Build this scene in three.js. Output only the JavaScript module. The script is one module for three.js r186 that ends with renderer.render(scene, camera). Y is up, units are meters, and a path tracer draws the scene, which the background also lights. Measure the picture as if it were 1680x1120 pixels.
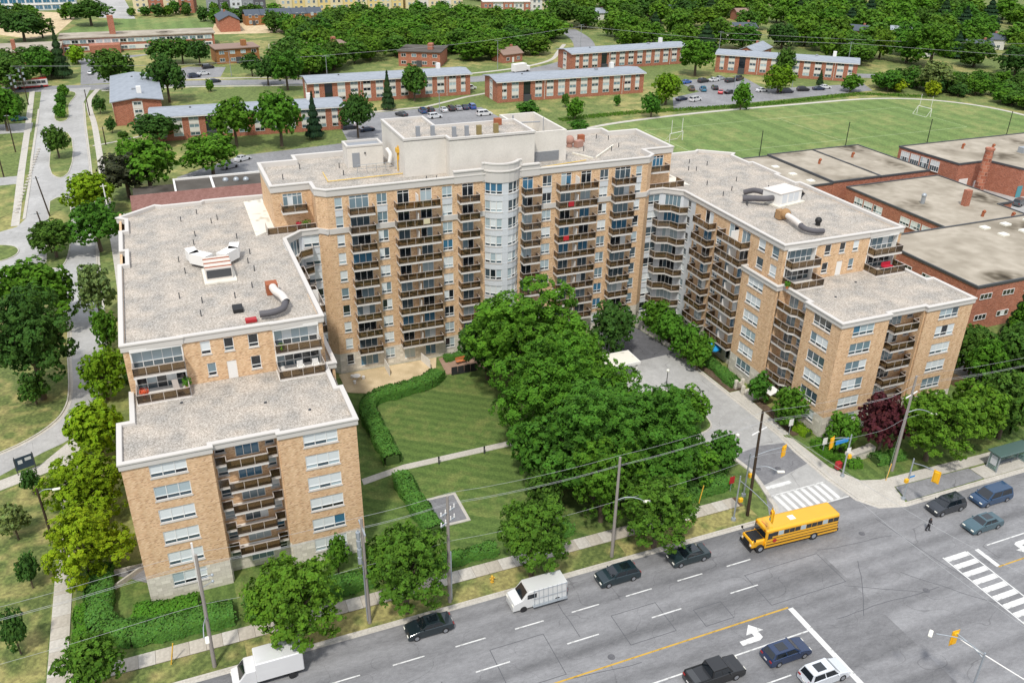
import * as THREE from 'three';
import { mergeGeometries } from 'three/addons/utils/BufferGeometryUtils.js';
import { RoundedBoxGeometry } from 'three/addons/geometries/RoundedBoxGeometry.js';

// ---------------------------------------------------------------- camera
const scene = new THREE.Scene();
const camera = new THREE.PerspectiveCamera(42.78, 1024 / 682, 1, 4000);
{
  const p = THREE.MathUtils.degToRad(27.414), r = THREE.MathUtils.degToRad(0.92), y = THREE.MathUtils.degToRad(22.555);
  const fw = new THREE.Vector3(Math.sin(y) * Math.cos(p), -Math.sin(p), -Math.cos(y) * Math.cos(p));
  const right = new THREE.Vector3(Math.cos(y), 0, Math.sin(y));
  const up = new THREE.Vector3().crossVectors(right, fw);
  const rr = right.clone().multiplyScalar(Math.cos(r)).addScaledVector(up, Math.sin(r));
  const uu = up.clone().multiplyScalar(Math.cos(r)).addScaledVector(right, -Math.sin(r));
  camera.position.set(0, 64, 0);
  camera.quaternion.setFromRotationMatrix(new THREE.Matrix4().makeBasis(rr, uu, fw.clone().negate()));
}
scene.add(camera);
// ---------------------------------------------------------------- sky: bright thin overcast
const sunDir = new THREE.Vector3(-0.36, 1, 0.55).normalize();
{
  const w = 256, h = 128, d = new Float32Array(w * h * 4);
  for (let j = 0; j < h; j++) for (let i = 0; i < w; i++) {
    const el = ((j + 0.5) / h - 0.5) * Math.PI, s = Math.max(0, Math.sin(el)), k = (j * w + i) * 4;
    const c = 0.72 + 0.4 * s;
    d[k] = 0.93 * c; d[k + 1] = 0.985 * c; d[k + 2] = 1.1 * c; d[k + 3] = 1;
    if (el < 0) { d[k] = 0.5; d[k + 1] = 0.52; d[k + 2] = 0.54; }
  }
  const sky = new THREE.DataTexture(d, w, h, THREE.RGBAFormat, THREE.FloatType);
  sky.mapping = THREE.EquirectangularReflectionMapping; sky.magFilter = THREE.LinearFilter; sky.minFilter = THREE.LinearFilter; sky.needsUpdate = true;
  scene.background = sky; scene.environment = sky;
  scene.backgroundIntensity = 0.78; scene.environmentIntensity = 0.78;
}
const sun = new THREE.DirectionalLight(new THREE.Color(1, 0.955, 0.87), 2.55);
sun.position.copy(sunDir).multiplyScalar(400).add(new THREE.Vector3(60, 0, -200)); sun.target.position.set(60, 0, -200);
sun.castShadow = true; sun.shadow.radius = 9; sun.shadow.mapSize.set(4096, 4096);
Object.assign(sun.shadow.camera, { left: -420, right: 420, top: 420, bottom: -420, near: 1, far: 1200 });
scene.add(sun, sun.target);
const renderer = new THREE.WebGLRenderer({ antialias: true });
renderer.toneMapping = THREE.LinearToneMapping;
renderer.toneMappingExposure = 1.24;
renderer.shadowMap.enabled = true;

// ---------------------------------------------------------------- helpers
let _s = 1234567;
const seed = v => { _s = v >>> 0; };
const rnd = () => { _s = (_s + 0x6D2B79F5) | 0; let t = Math.imul(_s ^ (_s >>> 15), 1 | _s); t = (t + Math.imul(t ^ (t >>> 7), 61 | t)) ^ t; return ((t ^ (t >>> 14)) >>> 0) / 4294967296; };
const rr = (a, b) => a + (b - a) * rnd();
const pick = a => a[Math.floor(rnd() * a.length)];
const V3 = (x, y, z) => new THREE.Vector3(x, y, z);
const taken = {};
const numbered = n => { const k = taken[n] = (taken[n] ?? -1) + 1; return k ? `${n}_${String(k).padStart(3, '0')}` : n; };
function tag(o, label, category, group) { o.userData.label = label; o.userData.category = category; if (group) o.userData.group = group; return o; }
function thing(name, label, category, pos = [0, 0, 0], turn = 0, group) {
  const o = new THREE.Group(); o.name = numbered(name); o.position.set(...pos); o.rotation.y = turn; tag(o, label, category, group); scene.add(o); return o;
}
function mesh(name, geo, mat, parent) { const m = new THREE.Mesh(Array.isArray(geo) ? merge(geo) : geo, mat); m.name = name; m.castShadow = m.receiveShadow = true; if (parent) parent.add(m); return m; }
function top(name, geo, mat, label, category, group) { const m = mesh(numbered(name), geo, mat, scene); return tag(m, label, category, group); }
function struct(name, geo, mat, label) { const m = mesh(numbered(name), geo, mat, scene); m.userData.kind = 'structure'; if (label) m.userData.label = label; return m; }
function merge(list) {
  const keep = ['position', 'normal', 'uv'];
  const hasColor = list.every(g => g.attributes.color);
  const a = list.map(g0 => { const g = g0.index ? g0.toNonIndexed() : g0; for (const k of Object.keys(g.attributes)) if (!(keep.includes(k) || (hasColor && k === 'color'))) g.deleteAttribute(k);
    if (!g.attributes.uv) g.setAttribute('uv', new THREE.BufferAttribute(new Float32Array(g.attributes.position.count * 2), 2)); return g; });
  return mergeGeometries(a, false);
}
// a box by its middle and size, uv in metres
function bx(x, y, z, w, h, d, ry = 0) {
  const g = new THREE.BoxGeometry(w, h, d), uv = g.attributes.uv, dims = [[d, h], [d, h], [w, d], [w, d], [w, h], [w, h]];
  for (let f = 0; f < 6; f++) for (let i = 0; i < 4; i++) { const k = f * 4 + i; uv.setXY(k, uv.getX(k) * dims[f][0], uv.getY(k) * dims[f][1]); }
  if (ry) g.rotateY(ry);
  g.translate(x, y, z); return g;
}
const b2 = (x0, x1, y0, y1, z0, z1) => bx((x0 + x1) / 2, (y0 + y1) / 2, (z0 + z1) / 2, Math.abs(x1 - x0), Math.abs(y1 - y0), Math.abs(z1 - z0));
function rod(a, b, r0, r1 = r0, seg = 8) { // tapered cylinder from a to b
  const A = V3(...a), B = V3(...b), d = B.clone().sub(A), g = new THREE.CylinderGeometry(r1, r0, d.length(), seg, 1);
  g.applyQuaternion(new THREE.Quaternion().setFromUnitVectors(V3(0, 1, 0), d.clone().normalize()));
  const m = A.add(B).multiplyScalar(0.5); g.translate(m.x, m.y, m.z); return g;
}
const sphere = (x, y, z, r, w = 12, h = 8) => { const g = new THREE.SphereGeometry(r, w, h); g.translate(x, y, z); return g; };
function tube(pts, r, seg = 24, rad = 6) { return new THREE.TubeGeometry(new THREE.CatmullRomCurve3(pts.map(p => V3(...p))), seg, r, rad, false); }
// flat sheet from a plan outline
function sheetGeo(pts, y, holes = []) {
  const s = new THREE.Shape(pts.map(p => new THREE.Vector2(p[0], -p[1])));
  for (const h of holes) s.holes.push(new THREE.Path(h.map(p => new THREE.Vector2(p[0], -p[1]))));
  const g = new THREE.ShapeGeometry(s); g.rotateX(-Math.PI / 2); g.translate(0, y, 0); return g;
}
const rect = (x0, x1, z0, z1) => [[x0, z0], [x1, z0], [x1, z1], [x0, z1]];
function slabGeo(pts, y0, y1) { // extruded plan outline
  const s = new THREE.Shape(pts.map(p => new THREE.Vector2(p[0], -p[1])));
  const g = new THREE.ExtrudeGeometry(s, { depth: y1 - y0, bevelEnabled: false }); g.rotateX(-Math.PI / 2); g.translate(0, y0, 0); return g;
}
const area = pts => pts.reduce((a, p, i) => { const q = pts[(i + 1) % pts.length]; return a + p[0] * q[1] - q[0] * p[1]; }, 0) / 2;
// sweep a profile [[outward, y], ...] along a plan line with mitred corners
function sweep(pts, prof, closed = true, side = 1, caps = true) {
  const n = pts.length, out = [], sgn = closed ? (area(pts) > 0 ? 1 : -1) : side;
  const nor = (a, b) => { const dx = b[0] - a[0], dz = b[1] - a[1], l = Math.hypot(dx, dz) || 1; return [sgn * dz / l, -sgn * dx / l]; };
  const offs = pts.map((p, i) => {
    const a = closed || i > 0 ? nor(pts[(i - 1 + n) % n], p) : nor(p, pts[i + 1]), b = closed || i < n - 1 ? nor(p, pts[(i + 1) % n]) : a;
    let mx = a[0] + b[0], mz = a[1] + b[1]; const l2 = (mx * mx + mz * mz) / 2 || 1; return [mx / l2, mz / l2];
  });
  const P = (i, k) => [pts[i][0] + offs[i][0] * prof[k][0], prof[k][1], pts[i][1] + offs[i][1] * prof[k][0]];
  const pos = [], uv = []; let run = 0;
  const m = closed ? n : n - 1;
  for (let i = 0; i < m; i++) {
    const j = (i + 1) % n, L = Math.hypot(pts[j][0] - pts[i][0], pts[j][1] - pts[i][1]); let v = 0;
    for (let k = 0; k < prof.length - 1; k++) {
      const a = P(i, k), b = P(j, k), c = P(j, k + 1), d = P(i, k + 1), dv = Math.hypot(prof[k + 1][0] - prof[k][0], prof[k + 1][1] - prof[k][1]);
      const q = sgn > 0 ? [a, d, c, a, c, b] : [a, b, c, a, c, d], w = sgn > 0 ? [[run, v], [run, v + dv], [run + L, v + dv], [run, v], [run + L, v + dv], [run + L, v]] : [[run, v], [run + L, v], [run + L, v + dv], [run, v], [run + L, v + dv], [run, v + dv]];
      q.forEach(t => pos.push(...t)); w.forEach(t => uv.push(...t)); v += dv;
    }
    run += L;
  }
  if (!closed && caps) for (const i of [0, n - 1]) for (let k = 1; k < prof.length - 1; k++) { [P(i, 0), P(i, k), P(i, k + 1)].forEach(t => pos.push(...t)); uv.push(0, 0, 0, 0, 0, 0); }
  const g = new THREE.BufferGeometry(); g.setAttribute('position', new THREE.Float32BufferAttribute(pos, 3)); g.setAttribute('uv', new THREE.Float32BufferAttribute(uv, 2)); g.computeVertexNormals(); return g;
}
function arc(cx, cz, r, a0, a1, n = 10, rz = r) { const o = []; for (let i = 0; i <= n; i++) { const a = a0 + (a1 - a0) * i / n; o.push([cx + r * Math.cos(a), cz + rz * Math.sin(a)]); } return o; }
function smooth(pts, n = 6) { const c = new THREE.CatmullRomCurve3(pts.map(p => V3(p[0], 0, p[1]))); return c.getPoints((pts.length - 1) * n).map(p => [p.x, p.z]); }
function band(pts, w) { // ribbon outline round a centre line
  const L = [], R = []; pts.forEach((p, i) => { const a = pts[Math.max(0, i - 1)], b = pts[Math.min(pts.length - 1, i + 1)], dx = b[0] - a[0], dz = b[1] - a[1], l = Math.hypot(dx, dz) || 1; L.push([p[0] - dz / l * w / 2, p[1] + dx / l * w / 2]); R.unshift([p[0] + dz / l * w / 2, p[1] - dx / l * w / 2]); }); return [...L, ...R];
}
// ---------------------------------------------------------------- textures
function grid(n, sd) { seed(sd); const a = new Float32Array(n * n); for (let i = 0; i < n * n; i++) a[i] = rnd(); return a; }
function noiseField(size, cells, sd) { // tileable smooth noise 0..1
  const g = grid(cells, sd), o = new Float32Array(size * size);
  for (let y = 0; y < size; y++) for (let x = 0; x < size; x++) {
    const fx = x / size * cells, fy = y / size * cells, ix = Math.floor(fx), iy = Math.floor(fy); let u = fx - ix, v = fy - iy; u = u * u * (3 - 2 * u); v = v * v * (3 - 2 * v);
    const a = g[iy % cells * cells + ix % cells], b = g[iy % cells * cells + (ix + 1) % cells], c = g[(iy + 1) % cells * cells + ix % cells], d = g[(iy + 1) % cells * cells + (ix + 1) % cells];
    o[y * size + x] = (a * (1 - u) + b * u) * (1 - v) + (c * (1 - u) + d * u) * v;
  } return o;
}
function tex(size, metres, fn, srgb = true) {
  const d = new Uint8Array(size * size * 4);
  for (let y = 0; y < size; y++) for (let x = 0; x < size; x++) { const c = fn(x, y, y * size + x), k = (y * size + x) * 4; for (let i = 0; i < 3; i++) d[k + i] = Math.max(0, Math.min(255, c[i])); d[k + 3] = 255; }
  const t = new THREE.DataTexture(d, size, size); t.wrapS = t.wrapT = THREE.RepeatWrapping; t.magFilter = THREE.LinearFilter; t.minFilter = THREE.LinearMipmapLinearFilter; t.generateMipmaps = true;
  if (srgb) t.colorSpace = THREE.SRGBColorSpace; t.repeat.set(1 / (metres[0] ?? metres), 1 / (metres[1] ?? metres)); t.needsUpdate = true; return t;
}
const mixc = (a, b, t) => [a[0] + (b[0] - a[0]) * t, a[1] + (b[1] - a[1]) * t, a[2] + (b[2] - a[2]) * t];
const std = (o) => new THREE.MeshStandardMaterial({ roughness: 0.9, ...o });
function brickTex(cols, mortar, sd, darkShare = 0.07, dark = [120, 78, 50]) {
  seed(sd); const nx = 16, ny = 32, tone = []; for (let i = 0; i < nx * ny; i++) { const c = pick(cols), j = rr(-9, 9); tone.push(rnd() < darkShare ? dark.map(v => v + j) : c.map(v => v + j)); }
  const nf = noiseField(512, 6, sd + 5), fine = grid(512, sd + 9);
  return tex(512, [3.68, 2.4], (x, y, i) => { const row = Math.floor(y / 16), bxx = Math.floor(((x + (row % 2) * 16) % 512) / 32), inx = (x + (row % 2) * 16) % 32, iny = y % 16;
    const c = inx < 2 || iny < 2 ? mortar : tone[row * nx + bxx], k = (nf[i] - 0.5) * 14 + (fine[i] - 0.5) * 12; return [c[0] + k, c[1] + k, c[2] + k]; });
}
const TX = {};
TX.brick = brickTex([[215, 179, 140], [209, 172, 132], [219, 186, 148], [205, 165, 125]], [209, 189, 162], 11, 0.075, [172, 130, 98]);
TX.red = brickTex([[170, 104, 80], [159, 94, 71], [180, 115, 90], [164, 99, 76]], [172, 140, 122], 12, 0.1, [128, 76, 60]);
{ const f = grid(512, 3), n1 = noiseField(512, 8, 4), n2 = noiseField(512, 116, 5);
  TX.gravel = tex(512, 11, (x, y, i) => { const s = f[i], v = 166 + (n1[i] - 0.5) * 26 + (n2[i] - 0.5) * 58 + (s > 0.93 ? 34 : s < 0.12 ? -54 : (s - 0.5) * 36), w = (n1[i] - 0.5) * 6; return [v + w + 1, v - 6, v - 15 - w]; }); }
{ const f = grid(1024, 21), n1 = noiseField(1024, 5, 22), n2 = noiseField(1024, 40, 23), n3 = noiseField(1024, 14, 24), n4 = noiseField(1024, 160, 26);
  TX.asphalt = tex(1024, 26, (x, y, i) => { let v = 134 + (n1[i] - 0.5) * 16 + (n2[i] - 0.5) * 12 + (n4[i] - 0.5) * 14 + (f[i] - 0.5) * 22; const cr = Math.abs(n3[i] - 0.5); if (cr < 0.006) v -= 26; return [v, v, v + 2]; });
  { const q1 = noiseField(1024, 4, 27), q2 = noiseField(1024, 9, 28); TX.street = tex(1024, [60, 24], (x, y, i) => { const lane = q1[(y * 5 % 1024) * 1024 + (x >> 1)], st = q2[(y * 3 % 1024) * 1024 + (x >> 2)]; let v = 126 + (lane - 0.5) * 40 + (st - 0.5) * 26 + (n4[i] - 0.5) * 12 + (f[i] - 0.5) * 20 + (n2[i] - 0.5) * 10; if (Math.abs(n3[i] - 0.5) < 0.004) v -= 18; return [v, v, v + 2]; });
    TX.pale = tex(1024, 30, (x, y, i) => { let v = 168 + (n1[i] - 0.5) * 22 + (n2[i] - 0.5) * 12 + (n4[i] - 0.5) * 10 + (f[i] - 0.5) * 16; if (Math.abs(n3[i] - 0.5) < 0.004) v -= 24; return [v, v - 1, v - 3]; }); }
  TX.concrete = tex(512, 5, (x, y, i) => { const k = (y * 2) * 1024 + x * 2, v = 186 + (n2[k] - 0.5) * 18 + (n1[k] - 0.5) * 14 + (f[k] - 0.5) * 16; return [v, v - 5, v - 14]; });
  TX.stucco = tex(256, 6, (x, y, i) => { const k = (y * 4) * 1024 + x * 4, v = 211 + (n1[k] - 0.5) * 12 + (n2[k] - 0.5) * 8 + (f[k] - 0.5) * 6; return [v + 2, v - 3, v - 11]; });
  TX.oldroof = tex(1024, 42, (x, y, i) => { const st = Math.max(0, n1[i] - 0.56) * 2.2 * n2[i], v = 158 + (n3[i] - 0.5) * 26 + (n2[i] - 0.5) * 16 + (f[i] - 0.5) * 14 - st * 190; return [v + 2, v - 7, v - 22]; });
}
{ const f = grid(2048, 31), n1 = noiseField(2048, 9, 32), n2 = noiseField(2048, 60, 33), n3 = noiseField(2048, 320, 34);
  TX.grass = tex(2048, 150, (x, y, i) => { const dry = Math.max(0, Math.min(1, (n1[i] * 0.65 + n2[i] * 0.45 - 0.5) * 2.6)), c = mixc([98, 113, 58], [154, 146, 92], dry * 0.95), k = (n3[i] - 0.5) * 34 + (f[i] - 0.5) * 26; return [c[0] + k, c[1] + k, c[2] + k * 0.6]; });
  TX.dry = tex(1024, 40, (x, y, i) => { const k0 = y * 2048 + x, dry = Math.max(0, Math.min(1, (n1[k0] * 0.5 + n2[k0] * 0.75 - 0.4) * 2.4)), c = mixc([92, 105, 54], [154, 144, 92], dry * 0.85), k = (n3[k0] - 0.5) * 40 + (f[k0] - 0.5) * 34; return [c[0] + k, c[1] + k, c[2] + k * 0.6]; });
  // mown stripes: bands of leaning blades
  const lawn = (sp, cA, cB, cD, amt) => (x, y, i) => { const k0 = y * 2048 + x, ph = (x + (n2[k0] - 0.5) * 14) / sp, t = 0.5 + 0.5 * Math.tanh(3 * Math.sin(ph * Math.PI * 2)), dry = Math.max(0, n1[k0] * 0.6 + n2[k0] * 0.5 - 0.5) * amt, c = mixc(mixc(cA, cB, t), cD, Math.min(1, dry)), k = (n3[k0] - 0.5) * 24 + (f[k0] - 0.5) * 26; return [c[0] + k, c[1] + k, c[2] + k * 0.6]; };
  TX.lawn = tex(512, 12.8, lawn(64, [78, 100, 45], [89, 112, 52], [138, 134, 80], 1.1));
  TX.field = tex(1024, 60, lawn(128, [94, 116, 59], [104, 127, 67], [146, 144, 90], 1.4));
}
{ const f = grid(256, 41), n1 = noiseField(256, 12, 42);
  TX.shingle = tex(256, 5, (x, y, i) => { const c = [128, 92, 84], k = (f[i] - 0.5) * 44 + (n1[i] - 0.5) * 18 - (y % 16 < 2 ? 14 : 0); return c.map(v => v + k); });
  TX.sheetroof = tex(256, 9, (x, y, i) => { const k = (f[i] - 0.5) * 9 + (n1[i] - 0.5) * 16; return [146 + k, 153 + k, 162 + k]; });
  TX.soil = tex(256, 4, (x, y, i) => { const k = (f[i] - 0.5) * 44 + (n1[i] - 0.5) * 30; return [92 + k, 76 + k, 60 + k]; });
  TX.sand = tex(256, 12, (x, y, i) => { const k = (f[i] - 0.5) * 26 + (n1[i] - 0.5) * 30; return [196 + k, 176 + k, 142 + k]; });
  TX.stone = tex(256, [2.4, 1.6], (x, y, i) => { const row = Math.floor(y / 64), off = (row % 2) * 48, inx = (x + off) % 96, iny = y % 64, j = ((row * 7 + Math.floor((x + off) / 96) * 13) % 11 - 5) * 2.5, k = (f[i] - 0.5) * 14 + (n1[i] - 0.5) * 14 + j; return inx < 3 || iny < 3 ? [184, 176, 164] : [214 + k, 207 + k, 194 + k]; });
  TX.bark = tex(128, 1, (x, y, i) => { const k = (f[i % 65536] - 0.5) * 40; return [96 + k, 84 + k, 70 + k]; });
  TX.mem = tex(256, 9, (x, y, i) => { const st = Math.max(0, n1[i] - 0.72) * 160, k = (f[i] - 0.5) * 8 - st; return [222 + k, 217 + k, 204 + k]; });
}
{ const f = grid(256, 71), n1 = noiseField(256, 40, 72), n2 = noiseField(256, 9, 73); TX.paint = tex(256, 3, (x, y, i) => { const v = 214 + (f[i] - 0.5) * 14 - Math.max(0, n1[i] * 0.6 + n2[i] * 0.5 - 0.66) * 150; return [v, v, v - 2]; }); }
// ---------------------------------------------------------------- materials
const M = {
  brick: std({ map: TX.brick }), red: std({ map: TX.red }), stone: std({ map: TX.stone }), gravel: std({ map: TX.gravel, roughness: 1 }), asphalt: std({ map: TX.asphalt, roughness: 0.95 }),
  drive: std({ map: TX.pale }), street: std({ map: TX.street }), patch: std({ map: TX.asphalt, color: 0xe6e6e8 }), newasphalt: std({ map: TX.asphalt, color: 0xb4b4b8 }), concrete: std({ map: TX.concrete }), stucco: std({ map: TX.stucco }), trim: std({ color: 0xc8c4bf, roughness: 0.75 }),
  oldroof: std({ map: TX.oldroof }), grass: std({ map: TX.grass, roughness: 1 }), dry: std({ map: TX.dry, roughness: 1 }), lawn: std({ map: TX.lawn, roughness: 1 }), field: std({ map: TX.field, roughness: 1 }),
  shingle: std({ map: TX.shingle }), sheetroof: std({ map: TX.sheetroof, roughness: 0.6 }), soil: std({ map: TX.soil, roughness: 1 }), sand: std({ map: TX.sand, roughness: 1 }), bark: std({ map: TX.bark, roughness: 1 }), membrane: std({ map: TX.mem }),
  panel: std({ color: 0xcdd1d5, roughness: 0.55 }), frame: std({ color: 0xe6e6e4, roughness: 0.5 }), white: std({ color: 0xe4e2de, roughness: 0.6 }), slabw: std({ color: 0xdad6d1, roughness: 0.8 }), grey: std({ color: 0x8c9096, roughness: 0.6 }), dgrey: std({ color: 0x45474a, roughness: 0.6 }), black: std({ color: 0x1c1d1f, roughness: 0.6 }),
  rail: std({ color: 0xb4aaa2, roughness: 0.5 }), galv: std({ color: 0xa6adb3, roughness: 0.45, metalness: 0.4 }), pole: std({ color: 0x918a84, roughness: 0.9 }), poledark: std({ map: TX.bark, color: 0xa89a8a }), wire: std({ color: 0xa8aaac, roughness: 0.6 }),
  yellowpaint: std({ color: 0xd6a93c, roughness: 0.8 }), roadyellow: std({ map: TX.paint, color: 0xe6b94e, roughness: 0.85 }), whitepaint: std({ map: TX.paint, roughness: 0.85 }), signal: std({ color: 0xe8b020, roughness: 0.55 }), red1: std({ color: 0xa8262c, roughness: 0.5 }), blue: std({ color: 0x2a86c8, roughness: 0.6 }), yellowpipe: std({ color: 0xd9b85c, roughness: 0.6 }), rust: std({ color: 0x9a5a3c, roughness: 0.9 }), rustwhite: std({ color: 0xd6cfc8, roughness: 0.7 }), duct: std({ color: 0x565458, roughness: 0.7 }),
  tar: std({ color: 0x55565a, roughness: 0.85 }), wood: std({ color: 0x6e5a48, roughness: 0.9 }), teal: std({ color: 0x4f8f98, roughness: 0.6 }), black2: std({ color: 0x2b2c2e, roughness: 0.95 }), orange: std({ color: 0xc87a48, roughness: 0.8 }), tyre: std({ color: 0x222224, roughness: 0.95 }), rim: std({ color: 0xa8abb0, roughness: 0.35, metalness: 0.6 }), carglass: new THREE.MeshPhysicalMaterial({ color: 0x131a20, roughness: 0.08, clearcoat: 1 }), lamp: std({ color: 0xe8e6da, roughness: 0.3 }), tail: std({ color: 0x8e1c1c, roughness: 0.35 }),
};
const gl = (c, r = 0.12) => new THREE.MeshPhysicalMaterial({ color: c, roughness: r, clearcoat: 0.6, clearcoatRoughness: 0.06 });
M.blind = gl(0xd8dee0, 0.3); M.blind2 = gl(0xa9b9bf, 0.25); M.curtain = gl(0x728791, 0.2); M.glassDark = gl(0x1c242b, 0.08); M.glassMid = gl(0x46565f, 0.1); M.glassBlue = gl(0x3f6f8c, 0.1);
M.tint = new THREE.MeshPhysicalMaterial({ color: 0xa69780, roughness: 0.08, transmission: 0.95, thickness: 0 });
M.shelter = new THREE.MeshPhysicalMaterial({ color: 0xb8d0cc, roughness: 0.08, transmission: 0.8, thickness: 0 });
// ================================================================ GROUND AND ROADS
struct('ground', sheetGeo(rect(-1500, 1900, -2600, 400), 0), M.grass, 'grass covered ground');
const street = struct('street', sheetGeo([[-120, -62.4], [59.4, -62.4], [61, -62.2], [69.6, -61.6], [73, -58.9], [200, -58.7], [200, 30], [-120, 30]], 0.02), M.street, 'wide multi lane street of worn grey asphalt');
const part = (name, geo, mat, parent) => mesh(name, geo, mat, parent);
for (let i = -6; i < 9; i++) part('lane_dash', b2(12.4 + i * 6.13, 15.45 + i * 6.13, 0.02, 0.027, -57.5, -57.36), M.whitepaint, street).visible = i * 6.13 + 12.4 < 50;
for (let i = -4; i < 4; i++) part('lane_dash', b2(19.3 + i * 9.3, 22.7 + i * 9.3, 0.02, 0.027, -53.95, -53.81), M.whitepaint, street);
part('centre_line', b2(-60, 51.5, 0.02, 0.027, -50.15, -49.97), M.roadyellow, street);
part('turn_lane_line', b2(-10, 51.4, 0.02, 0.027, -46.85, -46.7), M.whitepaint, street);
for (let i = -2; i < 1; i++) part('lane_dash', b2(43.3 + i * 9, 46.3 + i * 9, 0.02, 0.027, -43.02, -42.88), M.whitepaint, street);
part('stop_line', b2(51.35, 51.95, 0.02, 0.027, -49.9, -38), M.whitepaint, street);
{ // left turn arrow
  const a = new THREE.Shape(); [[0, 0], [2.0, 0], [2.5, 0.25], [2.5, 1.0], [3.1, 1.0], [2.1, 2.1], [1.1, 1.0], [1.75, 1.0], [1.75, 0.62], [0, 0.55]].forEach(([x, y], i) => i ? a.lineTo(x, y) : a.moveTo(x, y));
  const g = new THREE.ShapeGeometry(a); g.rotateX(-Math.PI / 2); g.translate(44.2, 0.027, -47.5); part('turn_arrow', g, M.whitepaint, street);
  const g2 = new THREE.ShapeGeometry(a); g2.rotateX(-Math.PI / 2); g2.rotateY(Math.PI); g2.translate(83.8, 0.027, -49); part('turn_arrow', g2, M.whitepaint, street);
}
// east crosswalk with stripes
part('crosswalk_line', b2(72.0, 72.15, 0.02, 0.027, -50, -36), M.whitepaint, street); part('crosswalk_line', b2(75.3, 75.45, 0.02, 0.027, -49.8, -36), M.whitepaint, street);
for (let i = 0; i < 11; i++) part('crosswalk_bar', b2(72.2, 75.25, 0.02, 0.027, -49.9 + i * 1.25, -49.25 + i * 1.25), M.whitepaint, street);
part('stop_line', b2(76.4, 76.95, 0.02, 0.027, -49.7, -46.75), M.whitepaint, street); part('centre_line', b2(76.6, 160, 0.02, 0.027, -46.8, -46.64), M.roadyellow, street); part('turn_lane_line', b2(78.3, 160, 0.02, 0.027, -49.85, -49.7), M.whitepaint, street);
for (let i = 0; i < 4; i++) part('lane_dash', b2(79.4 + i * 9, 83.2 + i * 9, 0.02, 0.027, -53.56, -53.43), M.whitepaint, street);
// crosswalk over the driveway mouth
part('crosswalk_line', b2(61.2, 69, 0.02, 0.027, -65.9, -65.75), M.whitepaint, street); part('crosswalk_line', b2(60.6, 70, 0.02, 0.027, -62.5, -62.35), M.whitepaint, street);
for (let i = 0; i < 8; i++) part('crosswalk_bar', b2(61.4 + i * 1.0, 61.95 + i * 1.0, 0.02, 0.0275, -65.7, -62.55), M.whitepaint, street);
part('stop_line', b2(61.6, 65.3, 0.02, 0.0275, -67.6, -67.0), M.whitepaint, street);
// square repair patches with sealed joints
for (const [x0, x1, z0, z1] of [[50.1, 59.6, -55.6, -50.9], [34.2, 39.3, -55.6, -51.5], [21.4, 27, -55.9, -50.6], [42.3, 45.6, -53.3, -50.9]]) {
  part('repair_patch', sheetGeo(rect(x0, x1, z0, z1), 0.0225), M.street, street);
  part('joint_seal', [b2(x0, x1, 0.02, 0.0245, z0, z0 + 0.07), b2(x0, x1, 0.02, 0.0245, z1 - 0.07, z1), b2(x0, x0 + 0.07, 0.02, 0.0245, z0 + 0.07, z1 - 0.07), b2(x1 - 0.07, x1, 0.02, 0.0245, z0 + 0.07, z1 - 0.07)], M.tar, street);
}
seed(77);
{ const cr = []; // crack sealing lines
  for (const [x, z, a, n] of [[60, -56, 0.2, 9], [63, -53, 2.2, 8], [66, -50, 1.0, 10], [30, -59, 1.6, 5], [16, -54, 1.4, 5], [27, -50, 0.1, 7], [55, -47, 0.05, 12], [70, -58, 1.45, 12], [59, -50.5, 0.5, 8]]) { let px = x, pz = z, an = a; const line = []; for (let i = 0; i < n; i++) { line.push([px, pz]); px += Math.cos(an) * 1.2; pz += Math.sin(an) * 1.2; an += rr(-0.14, 0.14); } cr.push(sheetGeo(band(line, 0.07), 0.0235)); }
  part('crack_seal', cr, M.tar, street).userData.kind = 'stuff'; }
for (const [x, z] of [[66.6, -56.4], [66.5, -46.8], [63.2, -71], [65.6, -70.2], [31.8, -50.9]]) { const c = new THREE.CylinderGeometry(0.36, 0.36, 0.008, 20); c.translate(x, 0.026, z); part('manhole_cover', c, M.newasphalt, street); }
const kprof = [[-0.42, 0.028], [-0.02, 0.032], [0.02, 0.15], [0.2, 0.16], [0.24, 0.01]];
const kerb = (pts, closed, side = 1) => struct('kerb', sweep(pts, kprof, closed, side), M.concrete);
kerb([[-16, -62.4], [57.8, -62.4], ...arc(58, -65, 2.6, Math.PI / 2, 0, 5).slice(1), [61.4, -68], [62, -71], [61.6, -74.2]], false, 1);
kerb([[120, -58.7], [75, -58.75], [72, -59.6], [70.6, -61.6], [70.1, -66], [70.2, -72.5], [70.6, -76], [70.3, -90], [70, -101]], false, -1);
struct('drive_apron', sheetGeo([[58.8, -62.9], [60.9, -66.4], [70.15, -66.2], [70.75, -61.6], [72.4, -59.4], [74, -58.5], [66, -58.5], [60, -61]], 0.015), M.street);
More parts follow.
